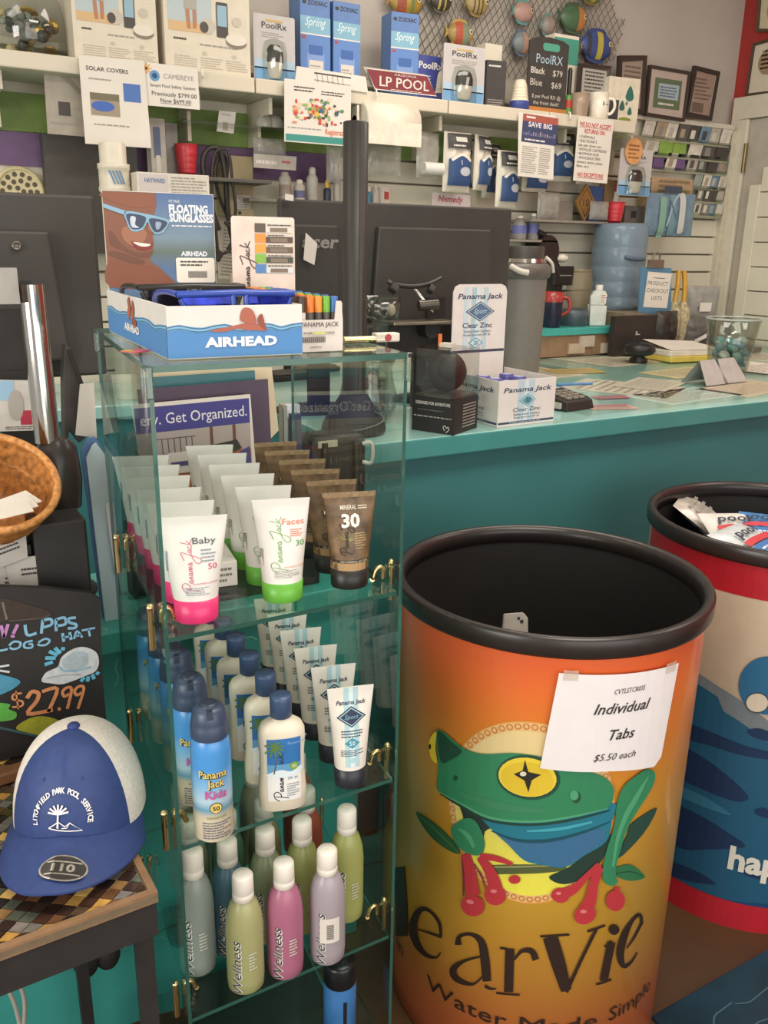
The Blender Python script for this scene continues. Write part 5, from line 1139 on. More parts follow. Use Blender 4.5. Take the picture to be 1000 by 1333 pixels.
sheet('price_sign', 'small pink and white brand sign under the white pouches', 'sign', ((562, 250), (612, 254), (612, 271), (562, 268)), 2.97, M('#c9bdbb', .5), .0015, lambda b, fr, w, h: b.text(fr, 'Nemedy', w*.15, h*.35, h*.45, INK('#a8505a'), fit=w*.65, shear=.2, bold=.02))
# white pouches with a blue label hanging from pegs
def pouch_print(b, fr):
    pass
PW = M('#ddd6c6', .5, noise=.03, scale=14)
def pouch(label, x0, x1, y0, y1, Y, rz):
    a, c, zl, zh = span(x0, x1, y0, y1, Y); w, h = (c-a), zh-zl
    def pr(b, fr):
        b.poly(fr, rect(-w*.44, h*.22, w*.44, h*.47), INK('#3c3a3a'), .0006); b.poly(fr, rect(-w*.2, h*.33, w*.2, h*.41), INK('#c9c4ba'), .0012); b.lines(fr, -w*.3, w*.3, h*.24, h*.30, 1, WHITE, rnd, .0012)
        b.poly(fr, [(-w*.42, -h*.40), (w*.42, -h*.40), (w*.42, h*.04), (w*.2, h*.09), (0, h*.105), (-w*.2, h*.09), (-w*.42, h*.04)], INK('#2f4c78'), .0008); b.poly(fr, ell(w*.14, -h*.16, w*.20, h*.075, 20), INK('#b9bdc4'), .0014); b.stroke(fr, [(-w*.02, h*.03), (0, -h*.05)], .004, INK('#b9c9dc'), .0014); b.stroke(fr, [(-w*.35, h*.02), (0, h*.12), (w*.35, h*.02)], .010, INK('#e6e0d2'), .0014)
    t = bag('filter_pouch', label, 'pouch', ((a+c)/2, Y, (zl+zh)/2), (0, 0, rz), w, h, .055, PW, pr, 'white pouches with a blue label'); return t
for i, (x0, x1, y0, y1, dY, rz, l) in enumerate(((577, 612, 172, 250, 0, 0, 'white pouch with blue label, leftmost of the front row'), (613, 639, 176, 248, .03, .35, 'white pouch with blue label, second from the left'), (645, 674, 196, 270, .02, .1, 'white pouch with blue label, third from the left and hanging lower'), (716, 744, 172, 236, .05, -.15, 'white pouch with blue label showing between flyer and notice'),
                                                 (680, 712, 205, 250, .10, 0, 'white pouch under the flyer, mostly hidden'), (590, 622, 178, 252, .13, .1, 'white pouch behind the leftmost one'), (752, 772, 180, 240, .12, 0, 'white pouch behind the returns notice'), (625, 650, 186, 258, .15, .3, 'white pouch in the second row, behind the third'))):
    pouch(l, x0, x1, y0, y1, SY+.06+dY, rz)
# blister pack with an orange sticker, hanging right of the notice
t = blister('blister pack with round orange sticker hanging right of the returns notice', 806, 848, 194, 255, 2.90, at(827, 255, Y=2.90).z)
p = at(825, 197, Y=2.893); b = B(); F = Flat((0, 0, 0)); dp = .052; b.extrude(F, [(q[0]*.95, q[1]) for q in ell(0, 0, dp, dp, 30)], .002, M('#d39a63', .5)); f2 = Flat((0, -.002, 0)); b.lines(f2, -dp*.6, dp*.6, -dp*.6, dp*.6, 4, INK('#8a5f38'), rnd); o = b.build('round_sticker', None, tuple(p)); tag(o, 'round orange sticker stuck on the hanging blister pack', 'sticker')
# small shelf with odd bits, right half
RZ = at(740, 287, Y=2.95).z; x0 = at(690, 287, Y=2.95).x; x1 = at(846, 290, Y=2.95).x
b = B(); b.box(0, x1-x0, 0, .15, -.010, 0, M('#8f897d', .5)); o = b.build('bit_shelf', None, (x0, 2.94, RZ), bev=.002); tag(o, 'narrow grey shelf behind the water jug holding small parts', 'shelf')
def onbit(label, name, cat, x0, x1, y0, col, **k): return carton(name, label, cat, x0, x1, y0, 287, 3.0, .04, M(col, .45), RZ+.0005, **k)
p = at(761, 270, Y=2.97); b = B(); b.extrude(Flat((0, 0, 0)), [(0, 0), (.055, .075), (0, .15), (-.055, .075)], .012, M('#9a7240', .5)); f2 = Flat((0, -.012, 0)); b.text(f2, '10', 0, .06, .03, INK('#4a3520'), al='c', w=.001); b.stroke(f2, [(0, .018), (.04, .075), (0, .132), (-.04, .075), (0, .018)], .004, INK('#4a3520'), .001, 1); o = b.build('diamond_sign', None, (p.x, 2.975, RZ+.0005)); tag(o, 'brown diamond shaped plaque on the narrow shelf', 'plaque')
onbit('blue plastic part behind the brown diamond plaque', 'plastic_part', 'part', 766, 784, 242, '#44598a')
onbit('grey box left of the brown diamond plaque', 'small_box', 'box', 722, 746, 262, '#8c867c')
onbit('tan carton at the right end of the narrow shelf', 'small_box', 'box', 787, 803, 234, '#8a6f52')
onbit('dark grey box with a small square window near the red cup', 'small_box', 'box', 814, 838, 268, '#77716a', prints=lambda b, fr, w, h: b.poly(fr, rect(w*.3, h*.3, w*.6, h*.7), INKD, .0006))
cx, cy, r, z0, z1 = roundpx(791, 802, 240, 287, 2.99); t = thing('squeeze_bottle', 'white bottle with red tip standing behind the red cup', 'bottle', (cx, 2.965, RZ+.0005)); h = z1-RZ; b = B(); b.lathe([(r, 0), (r, h*.4), (r*.5, h*.8)], M('#d5cec2', .4), n=16); b.build('bottle', t); b = B(); b.lathe([(r*.52, h*.8), (r*.5, h), (r*.2, h*1.02)], M('#b5453c', .4), n=12); b.build('cap', t)
b = film; cbag('clear bag of small parts on the narrow shelf left of the red cup', 768, 792, 262, 286, 2.93, None, 0, None, .04); cbag('crumpled clear bag left of the grey box', 700, 728, 250, 286, 2.99, None)
# toothbrush set in a blue bag, hanging at right
def brushset(b, fr):
    for i, c in enumerate(('#7fa392', '#6d8f98', '#c2c4bf')): b.poly(fr, rrect(-.075+.055*i, -.10+.01*i, -.04+.055*i, .075+.01*i, .012), INK(c), .001)
    b.stroke(fr, [(-.03, -.05), (.0, .05), (.04, .09)], .010, INK('#9aaeb8'), .0014); b.stroke(fr, [(.02, -.02), (-.02, .06)], .008, INK('#54697c'), .0016); b.poly(fr, rect(-.05, .09, .05, .12), INK('#3d4654'), .001)
cbag('blue bag of tool handles hanging below the card rack', 843, 900, 252, 307, 2.93, M('#6f8798', .3, noise=.08), -.1, brushset, .03)
cbag('folded tan paper stack above the blue tool bag', 848, 902, 232, 252, 3.0, M('#b59a78', .6), 0, lambda b, fr: b.lines(fr, -.1, .1, -.03, .03, 3, INK('#8a7358'), rnd), .03)
carton('wooden_strip', 'tan wooden strip standing left of the blue tool bag', 'strip', 836, 846, 235, 300, 3.05, .03, M('#a88f66', .5), None)

# ------------------------------------------------------------------ sample cards in rows on the slat wall
CC = ['#cfc8ba', '#8d8781', '#5a5652', '#b5ada2', '#d8d2c6', '#6d8aa3', '#9aa39c', '#a8957c', '#4a4542']
CN = {'#cfc8ba': 'cream', '#8d8781': 'grey', '#5a5652': 'charcoal', '#b5ada2': 'stone', '#d8d2c6': 'white', '#6d8aa3': 'blue', '#9aa39c': 'grey-green', '#a8957c': 'tan', '#4a4542': 'black', '#86a84c': 'bright green', '#6f5484': 'purple'}
RN = ['top', 'second', 'third', 'fourth', 'fifth', 'sixth']; PN = ['first', 'second', 'third', 'fourth', 'fifth', 'sixth', 'seventh', 'eighth', 'ninth']
ROWS = [(833, 948, 162, 185, [0, 7, 4, 2, 8, 5, 3, 4]), (795, 946, 181, 204, ['#86a84c', '#a8957c', '#cfc8ba', '#86a84c', '#86a84c', 0, 2, 8]), (848, 944, 201, 224, ['#6f5484', '#d8d2c6', '#6f5484', '#b5ada2', 2, 8, 1]), (900, 942, 226, 246, [6, 4, 5, 0]), (904, 938, 244, 263, [1, 8, 2, 3]), (900, 937, 262, 281, [4, 1, 5, 0])]
for ri, (xa, xb, ya, yb, cols) in enumerate(ROWS):
    n = len(cols); e = at((xa+xb)/2, yb, Y=3.075); X0 = at(xa, (ya+yb)/2, Y=3.075).x; X1 = min(3.69, at(xb, (ya+yb)/2, Y=3.075).x)
    b = B(); b.box(0, X1-X0, -.012, .024, -.008, .0, M('#d2cab8', .4)); b.box(0, X1-X0, -.014, -.012, -.008, .012, CLEAR); o = b.build('card_rail', None, (X0, 3.072, e.z)); tag(o, 'clear fronted card rail on the slat wall, '+RN[ri]+' row', 'rail', 'card rails')
    h = at((xa+xb)/2, ya, Y=3.075).z-e.z
    for i, c in enumerate(cols):
        c = CC[c] if isinstance(c, int) else c; w = (X1-X0)/n; b = B(); F = Flat((0, 0, 0)); lean = .25*h if c not in ('#86a84c', '#6f5484') else .03*h
        b.extrude(F, [(0, 0), (w*.92, 0), (w*.92+lean, h*.96), (lean, h*.96)], .003, M(c, .45, noise=.08)); f2 = Flat((0, -.003, 0))
        if c not in ('#86a84c', '#6f5484'): b.poly(f2, [(w*.2+lean*.2, h*.2), (w*.6+lean*.2, h*.2), (w*.6+lean*.7, h*.7), (w*.2+lean*.7, h*.7)], M(rnd.choice(CC), .5, noise=.1), .0006)
        o = b.build('sample_card', None, (X0+w*i+.002, 3.068-.004*(i % 2), e.z+.0008)); tag(o, '%s sample card, %s from the left in the %s rack row' % (CN[c], PN[i], RN[ri]), 'card', 'sample cards on the slat wall')
# ================================================================== ON TOP OF THE GLASS TOWER
TZ = CZ+.0012
# sunglasses display: tray, tall header card, glasses
rzb = -.05
t = thing('sunglasses_display', 'blue and white cardboard sunglasses display with a header card, on the glass tower', 'display box', (.283, .962, TZ), rzb)
bw, bd, bh, hh = .160, .345, .058, .192
wh = M('#d9d5cf', .5, noise=.02); b = B(); th = .003
b.box(0, bw, 0, th, 0, bh, wh); b.box(0, th, th, bd, 0, bh, wh); b.box(bw-th, bw, th, bd, 0, bh, wh); b.box(th, bw-th, th, bd, 0, th, wh)
F = Flat((0, 0, 0)); L_ = Flat((0, bd, 0), (0, -1, 0)); WTR, WT2 = INK('#4f86bd'), INK('#7fb0cf')
def water(fr, w, h, sk=True):
    top = [(w*i/12, h*(.62+.035*sin(i*1.7)+.02*sin(i*3.1))) for i in range(13)]
    b.poly(fr, [(0, .001), (w, .001)]+top[::-1], WTR, .0005); b.poly(fr, [(p[0], p[1]-h*.10) for p in top]+top[::-1], WT2, .0007)
    for k in range(2): b.stroke(fr, [(p[0], p[1]-h*(.02+.06*k)) for p in top], .0012, INK('#35698f'), .0009)
water(F, bw, bh)
sk, sk2 = INK('#a8604c'), INK('#8f4c3c')
b.poly(F, smooth([(bw*.30, bh*.53), (bw*.45, bh*.60), (bw*.60, bh*.66), (bw*.70, bh*.58), (bw*.72, bh*.50), (bw*.58, bh*.52), (bw*.50, bh*.55), (bw*.40, bh*.50)], 4), sk, .0011)
b.poly(F, smooth([(bw*.53, bh*.70), (bw*.54, bh*.92), (bw*.59, bh*.95), (bw*.63, bh*.85), (bw*.64, bh*.64)], 4), sk, .0013); b.poly(F, smooth([(bw*.66, bh*.64), (bw*.66, bh*.78), (bw*.69, bh*.82), (bw*.71, bh*.62), (bw*.72, bh*.5)], 4), sk2, .0013)
b.text(F, 'AIRHEAD', bw*.53, bh*.22, bh*.17, INK('#e6e6e6'), fit=bw*.54, al='c', bold=.05, w=.0013)
water(L_, bd, bh); b.text(L_, 'AIRHEAD', bd*.47, bh*.24, bh*.15, INK('#e6e6e6'), fit=bd*.26, al='c', bold=.05, w=.0013)
for x, h0, h1 in ((.44, .55, .95), (.50, .52, .85)): b.stroke(L_, [(bd*(x-.02), bh*h0), (bd*(x+.01), bh*.75), (bd*(x-.005), bh*h1)], .014, sk, .0012)
b.poly(L_, ell(bd*.52, bh*.46, .014, .006), sk2, .0013); b.build('tray', t)
# header card stands at the back, a smiling face with mirrored glasses printed on it
hy = bd-.008; b = B(); hw = bw*.985; hx = .001
F = Flat((hx, hy, 0)); b.extrude(F, [(0, .004), (hw, .004), (hw, hh), (0, hh)], .003, M('#d0c3ad', .5)); F = Flat((hx, hy-.003, 0))
bg = ramp_mat('lake_print', [(0, '#4a628c'), (.28, '#5a7699'), (.45, '#4f6a90'), (.58, '#5c6a62'), (.68, '#6f8494'), (1, '#46628e')], 'Z', 0, hh, .45)
b.poly(F, rect(.001, .005, hw-.001, hh-.001), bg, .0004)
VY = lambda y: hh*(.30+.70*y)
cx_ = lambda x, y: (hw*x*.84, VY(y)); fp = lambda pts, m, w, k=4: b.poly(F, smooth([cx_(*p) for p in pts], k) if k > 1 else [cx_(*p) for p in pts], m, w)
s1, s2, s3, s4 = INK('#7d5240'), INK('#96674f'), INK('#6b4638'), INK('#694536')
fp([(.006, .99), (.006, .03), (.62, .03), (.74, .06), (.66, .14), (.55, .24), (.46, .30), (.46, .36), (.50, .42), (.51, .50), (.50, .56), (.53, .60), (.545, .64), (.50, .70), (.53, .78), (.56, .86), (.56, .99)], s1, .0008, 1)
fp([(.02, .97), (.50, .97), (.52, .86), (.30, .84), (.02, .92)], INK('#80503c'), .0012); fp([(.20, .64), (.36, .66), (.44, .58), (.38, .48), (.26, .46), (.18, .54)], s2, .0012); fp([(.47, .70), (.52, .66), (.545, .62), (.51, .595), (.46, .62)], s2, .0014)
fp([(.06, .46), (.20, .40), (.34, .34), (.46, .35), (.49, .41), (.40, .39), (.28, .40), (.16, .48), (.07, .60), (.04, .56)], s3, .0012)
fp([(.27, .50), (.36, .49), (.46, .48), (.50, .49), (.47, .43), (.38, .41), (.31, .44)], INK('#7c3430'), .0014); fp([(.29, .495), (.38, .485), (.47, .475), (.45, .455), (.38, .45), (.32, .47)], INK('#e0d8cf'), .0016)
fp([(.02, .30), (.20, .28), (.36, .26), (.50, .24), (.62, .16), (.70, .07), (.66, .035), (.02, .035)], INK('#7c4c3a'), .0010); fp([(.40, .30), (.10, .40), (.03, .36), (.30, .27)], s4, .0012)
fp([(.0, .87), (.0, .83), (.22, .76), (.24, .80)], INK('#7fa5bd'), .0018, 1); fp([(.22, .80), (.40, .785), (.55, .76), (.70, .72), (.68, .69), (.62, .60), (.52, .58), (.47, .66), (.45, .70), (.40, .62), (.28, .60), (.23, .70)], INK('#7fa5bd'), .0018, 2)
fp([(.245, .775), (.42, .755), (.43, .70), (.38, .635), (.29, .625), (.25, .69)], INK('#39465a'), .0022); fp([(.48, .735), (.66, .705), (.60, .615), (.53, .60), (.49, .65)], INK('#39465a'), .0022)
fp([(.28, .75), (.33, .74), (.32, .67), (.36, .64), (.29, .64), (.27, .69)], INK('#b9c4d0'), .0026); fp([(.54, .70), (.60, .69), (.57, .63), (.54, .63)], INK('#8b9cb4'), .0026)
wl = INK('#d3d6dc'); b.text(F, 'WE MAKE', hw*.58, VY(.90), .004, wl, fit=hw*.10, w=.001); b.text(F, 'FLOATING', hw*.58, VY(.80), .0105, wl, fit=hw*.36, bold=.05, w=.001); b.text(F, 'SUNGLASSES', hw*.58, VY(.71), .0105, wl, fit=hw*.41, bold=.05, w=.001); b.lines(F, hw*.60, hw*.97, VY(.655), VY(.685), 1, wl, rnd, .001)
b.text(F, 'AIRHEAD', hw*.67, VY(.36), .006, wl, fit=hw*.25, bold=.05, w=.001)
b.poly(F, rrect(hw*.62, VY(.08), hw*.985, VY(.34), .003), PAPER, .0014); b.lines(F, hw*.66, hw*.95, VY(.25), VY(.32), 2, INKD, rnd, .0020)
for i in range(24): b.poly(F, rect(hw*(.73+.0075*i), VY(.13), hw*(.7335+.0075*i), VY(.20)), INKD, .0020)
c = b.build('header_card', t); c['label'] = 'printed header card with a smiling face in mirrored glasses'
# sunglasses lying in the tray
def shades(label, loc, rz, m, lens):
    g = thing('sunglasses', label, 'sunglasses', loc, rz); b = B()
    arc = lambda s: (s*.068, .012*(s*s), .0)
    b.tube([(s/8*.070, .010*(s/8)**2, .019-.002*abs(s)/8) for s in range(-8, 9)], .0042, m, n=8, k=2)
    for sg in (1, -1):
        b.tube([(sg*.008, 0, .017), (sg*.010, -.001, -.004), (sg*.030, .001, -.016), (sg*.055, .007, -.010), (sg*.066, .010, .012)], .0034, m, n=8)
    fr_o = b.build('frame', g)
    for sg in (1, -1):
        b = B(); pts = smooth([(sg*.010, .016), (sg*.012, -.004), (sg*.030, -.014), (sg*.054, -.009), (sg*.064, .014)], 4); v = [(p[0], .010*(p[0]/.07)**2-.001, p[1]) for p in pts]+[(p[0], .010*(p[0]/.07)**2+.001, p[1]) for p in pts]; n = len(pts); f = [tuple(range(n))] if sg > 0 else [tuple(range(n))[::-1]]
        b.add(v, f+[tuple(range(n, 2*n))[::-1]]+[(i, n+i, n+(i+1) % n, (i+1) % n) for i in range(n)], lens); b.build('lens', fr_o)
        b = B(); b.tube([(sg*.069, .011, .017), (sg*.071, .05, .018), (sg*.070, .11, .012), (sg*.066, .14, -.008)], .0035, m, n=6); b.build('temple', g)
    return g
rot_ = lambda x, y, z: Matrix.Rotation(rzb, 4, 'Z') @ Vector((x, y, z))+Vector((.283, .962, TZ))
shades('blue mirrored sunglasses lying at the front of the sunglasses display', rot_(bw*.56, .016, bh-.006), rzb, M('#2c469c', .3, noise=.04), M('#1c2a8c', .08, .6, noise=.3, scale=60))
shades('black sunglasses lying behind the blue pair in the display', rot_(bw*.50, .17, bh-.006), rzb, M('#26231f', .3), M('#1b1a1c', .1, .4))
# lip balm box
LBO = Vector((.447, .972, TZ))
t = thing('lip_balm_display', 'white lip balm display box with a header card, right of the sunglasses', 'display box', LBO, rzb)
pw, pd, ph = .058, .265, .060; b = B(); pk = M('#d5cdc4', .5, noise=.02); th = .002
b.box(0, pw, 0, th, 0, .038, pk); b.box(pw-.011, pw, 0, th, .038, ph, pk, sx=.6); b.box(0, th, th, pd, 0, .050, pk); b.box(pw-th, pw, th, pd, 0, .058, pk); b.box(th, pw-th, th, pd, 0, .012, pk); F = Flat((0, 0, 0))
b.text(F, 'PANAMA JACK', pw*.04, .030, .0055, INKD, fit=pw*.86); b.lines(F, pw*.1, pw*.8, .020, .026, 1, GREY, rnd); b.poly(F, rect(pw*.30, .021, pw*.6, .0235), INK('#cfd06a'), .0012)
for i in range(20): b.poly(F, rect(pw*(.04+.028*i), .011, pw*(.054+.028*i), .018), INKD, .001)
b.lines(F, pw*.25, pw*.5, .004, .008, 1, GREY, rnd); b.build('tray', t)
b = B(); F = Flat((.004, pd, 0)); hw2, hh2 = .096, .162; b.extrude(F, rrect(0, .0, hw2, hh2, .004), .002, M('#d8c6ba', .5)); F = Flat((.004, pd-.002, 0)); script(b, F, .024, .050, .078, INK('#3b302c'), .0013)
for i, (c1, c2) in enumerate((('#5a5048', '#cfc8bb'), ('#d98a3f', '#5a4a40'), ('#dc9a45', '#6a5a4a'), ('#7fae4a', '#4a4f48'), ('#5580b5', '#cfd0cf'))):
    y = hh2*.955-.0142*(i+1); b.poly(F, rect(hw2*.36, y, hw2*.53, y+.0125), INK(c1), .0008); b.poly(F, rect(hw2*.53, y, hw2*.97, y+.0125), INK(c2), .0008); b.poly(F, rect(hw2*.53, y+.0085, hw2*.97, y+.0125), INK('#c9bfb2'), .001); b.lines(F, hw2*.56, hw2*.94, y+.0088, y+.0122, 1, INKD, rnd, .0014)
    b.poly(F, rect(hw2*.60, y+.001, hw2*.88, y+.0065), INK('#7d6f60'), .0012)
b.build('header_card', t)
LB = [('#4a3a33', 'dark brown'), ('#dd7a33', 'orange'), ('#e29238', 'amber'), ('#6fae35', 'green'), ('#3f6fb0', 'blue')]
wl_ = pw-.006
for ci, (c, nm) in enumerate(LB):
    for ri in range(9):
        lx, ly = .0078+ci*.0106, .010+ri*.0285; p = Matrix.Rotation(rzb, 4, 'Z') @ Vector((lx, ly, .0125))+LBO
        if ri == 0:
            lb = thing('lip_balm', ORD[0]+' '+nm+' lip balm stick in the display box', 'lip balm', p, rzb, 'lip balm sticks'); b = B(); b.lathe([(.0048, 0), (.0048, .034)], M('#57524c' if ci else '#d3ccc0', .4), n=12); b.build('tube', lb); b = B(); b.lathe([(.0050, .034), (.0050, .0520), (.0046, .0527)], M(c, .35), n=12); b.build('cap', lb)
        else: dup(lb, p, rzb, (ORD+['eighth from the front', 'ninth from the front'])[ri]+' '+nm+' lip balm stick in the display box')
# things lying at the back of the glass top
def stk(lbl, px, py, pts, m, r, Z=TZ, name='pen', cat='pen'):
    p = at(px, py, Z=Z); b = B(); b.tube(pts, r, m, n=10, k=1); o = b.build(name, None, (p.x, p.y, Z+r)); tag(o, lbl, cat)
stk('gold pen lying at the back right of the glass top', 478, 447, [(-.03, .01, 0), (.03, .004, 0)], GOLD, .0045)
p = at(507, 446, Z=TZ); b = B(); b.box(-.018, .018, -.008, .008, 0, .012, M('#d4cdc0', .5)); b.poly(Flat((0, -.008, 0)), ell(0, .006, .005, .005, 12), INK('#a8403f'), .0008); o = b.build('pack', None, (p.x, p.y+.01, TZ+.0004), (0, 0, -.1), bev=.002); tag(o, 'small white packet with a red spot at the back right of the glass top', 'packet')
p = at(160, 445, Z=TZ); b = B(); b.box(-.016, .016, -.012, .012, 0, .001, M('#d95f6e', .5)); b.poly(Flat((0, 0, .001), (1, 0, 0), (0, 1, 0)), [(-.016, -.012), (0, .012), (-.016, .012)], INK('#dcb03f'), .0004)
o = b.build('sticky_note', None, (.272, 1.05, TZ+.0003), (0, 0, .6)); tag(o, 'pink and yellow paper tab on the glass top left of the sunglasses display', 'paper tab')

# ================================================================== RIGHT MONITORS AND THE BLACK POLE
CTZ = 1.0705
def monitor(label, x0, x1, z0, z1, Y, rz=0., logo=None, base=CTZ, tilt=0., neck=None):
    w = x1-x0; t = thing('monitor', label, 'monitor', ((x0+x1)/2, Y, base), rz); b = B(); k = M('#393632', .55, noise=.06, scale=8)
    zc = z0-base; b.box(-w/2, w/2, 0, .022, zc, z1-base, k); b.box(-w*.38, w*.38, -.02, .0, zc+.03, z1-base-.06, k, sx=.9, sy=1)
    if logo: b.text(Flat((0, -.0205, 0)), logo, logo_dx*w, (z1-base)-.115, .030, INK('#8d8983'), fit=.105, shear=.15, bold=.03, al='c')
    b.build('back_shell', t, bev=.005); b = B(); b.box(-w/2+.006, w/2-.006, .022, .028, zc+.006, z1-base-.006, M('#15161a', .15)); b.build('screen', t)
    b = B(); nx = neck or 0; b.box(nx-.03, nx+.03, -.028, -.0205, max(.0, zc-.12), zc+.12, MBLACK); b.box(nx-.03, nx+.03, -.035, -.02, .012, zc+.02, MBLACK); b.build('neck', t); b = B(); b.lathe([(.10, 0), (.10, .008), (.03, .014)], MBLACK, c=(nx, .0, 0), sx=1.1, sy=.8); b.build('foot', t); return t
logo_dx = .02
mo = [at(x, y, Y=2.15) for x, y in ((364, 259), (668, 275), (505, 432))]
monitor('large black monitor seen from behind, right of the black pole', at(452, 270, Y=2.12).x, at(667, 275, Y=2.12).x, 1.24, at(560, 267, Y=2.12).z, 2.12)
logo_dx = .06
monitor('black monitor with a grey maker name, left of the black pole', at(364, 262, Y=2.10).x, at(449, 262, Y=2.10).x, 1.24, at(405, 260, Y=2.10).z, 2.10, 0, 'acer')
t = sheet('price_tag', 'white folded paper tag hanging on the left monitor', 'tag', ((398, 303), (413, 317), (409, 345), (395, 338)), 2.06, PAPER, .0015)
t = sheet('sticky_tape', 'small piece of white tape on top of the left monitor', 'tape', ((371, 252), (382, 254), (382, 262), (371, 260)), 2.075, PAPER, .0012)
# pole on a cone shaped foot
pc = at(450, 572, Z=CTZ); pcx, pcy = .968, 1.80
t = thing('pole_stand', 'tall black pole on a cone shaped foot at the left end of the counter', 'pole', (pcx, pcy, CTZ)); zt = at(461, 158, Y=pcy).z-CTZ
b = B(); b.lathe([(.074, 0), (.077, .010), (.075, .022), (.036, .085), (.030, .092)], MBLACK, n=36); b.build('foot', t)
b = B(); b.lathe([(.0275, .088), (.0275, zt-.002), (.024, zt)], M('#2e2b28', .45, noise=.05), n=28); b.box(-.004, .004, -.0295, -.026, .10, zt-.005, M('#4a4641', .3)); b.build('pole', t)
b = B(); b.tube([(-.05, -.066, .02), (-.02, -.078, .022), (.03, -.07, .03), (.05, -.055, .04), (.03, -.045, .055)], .0022, M('#5a5650', .3), n=6); b.build('foot_ring', t)

# ================================================================== FRONT OF THE COUNTER
def zprint(b, fr, w, h):
    b.poly(fr, rect(w*.33, h*.06, w*.62, h*.995), INK('#b9cbd3'), .0004); b.poly(fr, rect(w*.44, h*.06, w*.51, h*.995), INK('#d3dcdf'), .0006); nv, tl = INK('#39435c'), INK('#3f8fa3')
    b.text(fr, 'Panama Jack', w*.5, h*.74, h*.105, nv, fit=w*.84, al='c', shear=.2, bold=.012, w=.001)
    for r, m, q in ((1, INK('#6fa8b5'), .0010), (.84, INK('#c2d5da'), .0014), (.70, INK('#5fa0b0'), .0018)): b.poly(fr, [(w*(.5-.15*r), h*.55), (w*.5, h*(.55-.14*r)), (w*(.5+.15*r), h*.55), (w*.5, h*(.55+.14*r))], m, q)
    b.text(fr, '30', w*.5, h*.495, h*.11, nv, al='c', shear=.2, w=.0024); b.text(fr, 'Clear Zinc', w*.5, h*.31, h*.085, nv, fit=w*.48, al='c', w=.001); b.text(fr, 'Sunscreen Lotion', w*.5, h*.225, h*.05, nv, fit=w*.46, al='c', w=.001); b.text(fr, 'Broad Spectrum SPF 30', w*.5, h*.16, h*.04, nv, fit=w*.44, al='c', w=.001); b.poly(fr, rect(w*.01, h*.055, w*.99, h*.10), nv, .001); b.lines(fr, w*.2, w*.8, h*.06, h*.095, 1, INK('#a9b0bd'), rnd, .0014)
f0, f1, fl = at(647, 557, Z=CTZ), at(719, 548, Z=CTZ), at(611, 536, Z=CTZ)
rzz = math.atan2(f1.y-f0.y, f1.x-f0.x)
zw = (f1-f0).length; zd = .205; zh = .115
t = thing('zinc_sunscreen_display', 'white clear zinc sunscreen display box with header card at the counter edge', 'display box', (f0.x, f0.y, CTZ), rzz-.02); zm = M('#ddd6d0', .5, noise=.015); th = .003; b = B()
b.box(0, zw, 0, th, 0, zh, zm); b.box(0, th, th, zd, 0, zh, zm); b.box(zw-th, zw, th, zd, 0, zh, zm); b.box(th, zw-th, th, zd, 0, .03, zm); zprint(b, Flat((0, 0, 0)), zw, zh); zprint(b, Flat((0, zd, 0), (0, -1, 0)), zd, zh); b.build('tray', t)
b = B(); hz = .335; hw3 = zw*.95; F = Flat((0, zd, 0)); b.extrude(F, [(0, .0), (hw3, 0), (hw3, hz-.02), (hw3-.006, hz-.006), (hw3-.02, hz), (.02, hz), (.006, hz-.006), (0, hz-.02)], .003, zm); F = Flat((0, zd-.003, hz*.22)); nv, tl = INK('#39435c'), INK('#4a93a6'); w, h = hw3, hz*.78
for x, c in ((.2, '#c3d3da'), (.34, '#a9c3cd'), (.42, '#cfdbdf'), (.56, '#b5ccd4')): b.poly(F, rect(w*x, h*.36, w*(x+.08), h*.97), INK(c), .0006)
b.text(F, 'Panama Jack', w*.5, h*.86, h*.05, nv, fit=w*.84, al='c', shear=.2, bold=.015, w=.001)
for r, m, q in ((1, nv, .0010), (.90, INK('#b9cdd6'), .0014), (.80, INK('#4a5f7c'), .0018), (.70, INK('#5a7390'), .0021)): b.poly(F, [(w*(.5-.27*r), h*.735), (w*.5, h*(.735-.10*r)), (w*(.5+.27*r), h*.735), (w*.5, h*(.735+.10*r))], m, q)
b.text(F, 'Sport', w*.5, h*.715, h*.05, INK('#b9cfdc'), al='c', shear=.35, w=.0026); b.text(F, 'Clear Zinc', w*.46, h*.575, h*.05, nv, fit=w*.55, al='c', w=.001, bold=.01); b.text(F, 'Sunscreen Lotion', w*.46, h*.53, h*.026, nv, fit=w*.5, al='c', w=.001); b.text(F, 'Broad Spectrum SPF 30', w*.46, h*.495, h*.022, nv, fit=w*.5, al='c', w=.001)
for r, m, q in ((1, tl, .0010), (.82, INK('#c3d8de'), .0014)): b.poly(F, [(w*(.44-.14*r), h*.425), (w*.44, h*(.425-.055*r)), (w*(.44+.14*r), h*.425), (w*.44, h*(.425+.055*r))], m, q)
b.text(F, '30', w*.44, h*.405, h*.042, nv, al='c', shear=.2, w=.002); b.poly(F, rect(w*.01, h*.33, w*.99, h*.355), nv, .001); b.build('header_card', t)
mt = Matrix.Translation((f0.x, f0.y, CTZ)) @ Matrix.Rotation(rzz-.02, 4, 'Z'); zl = None
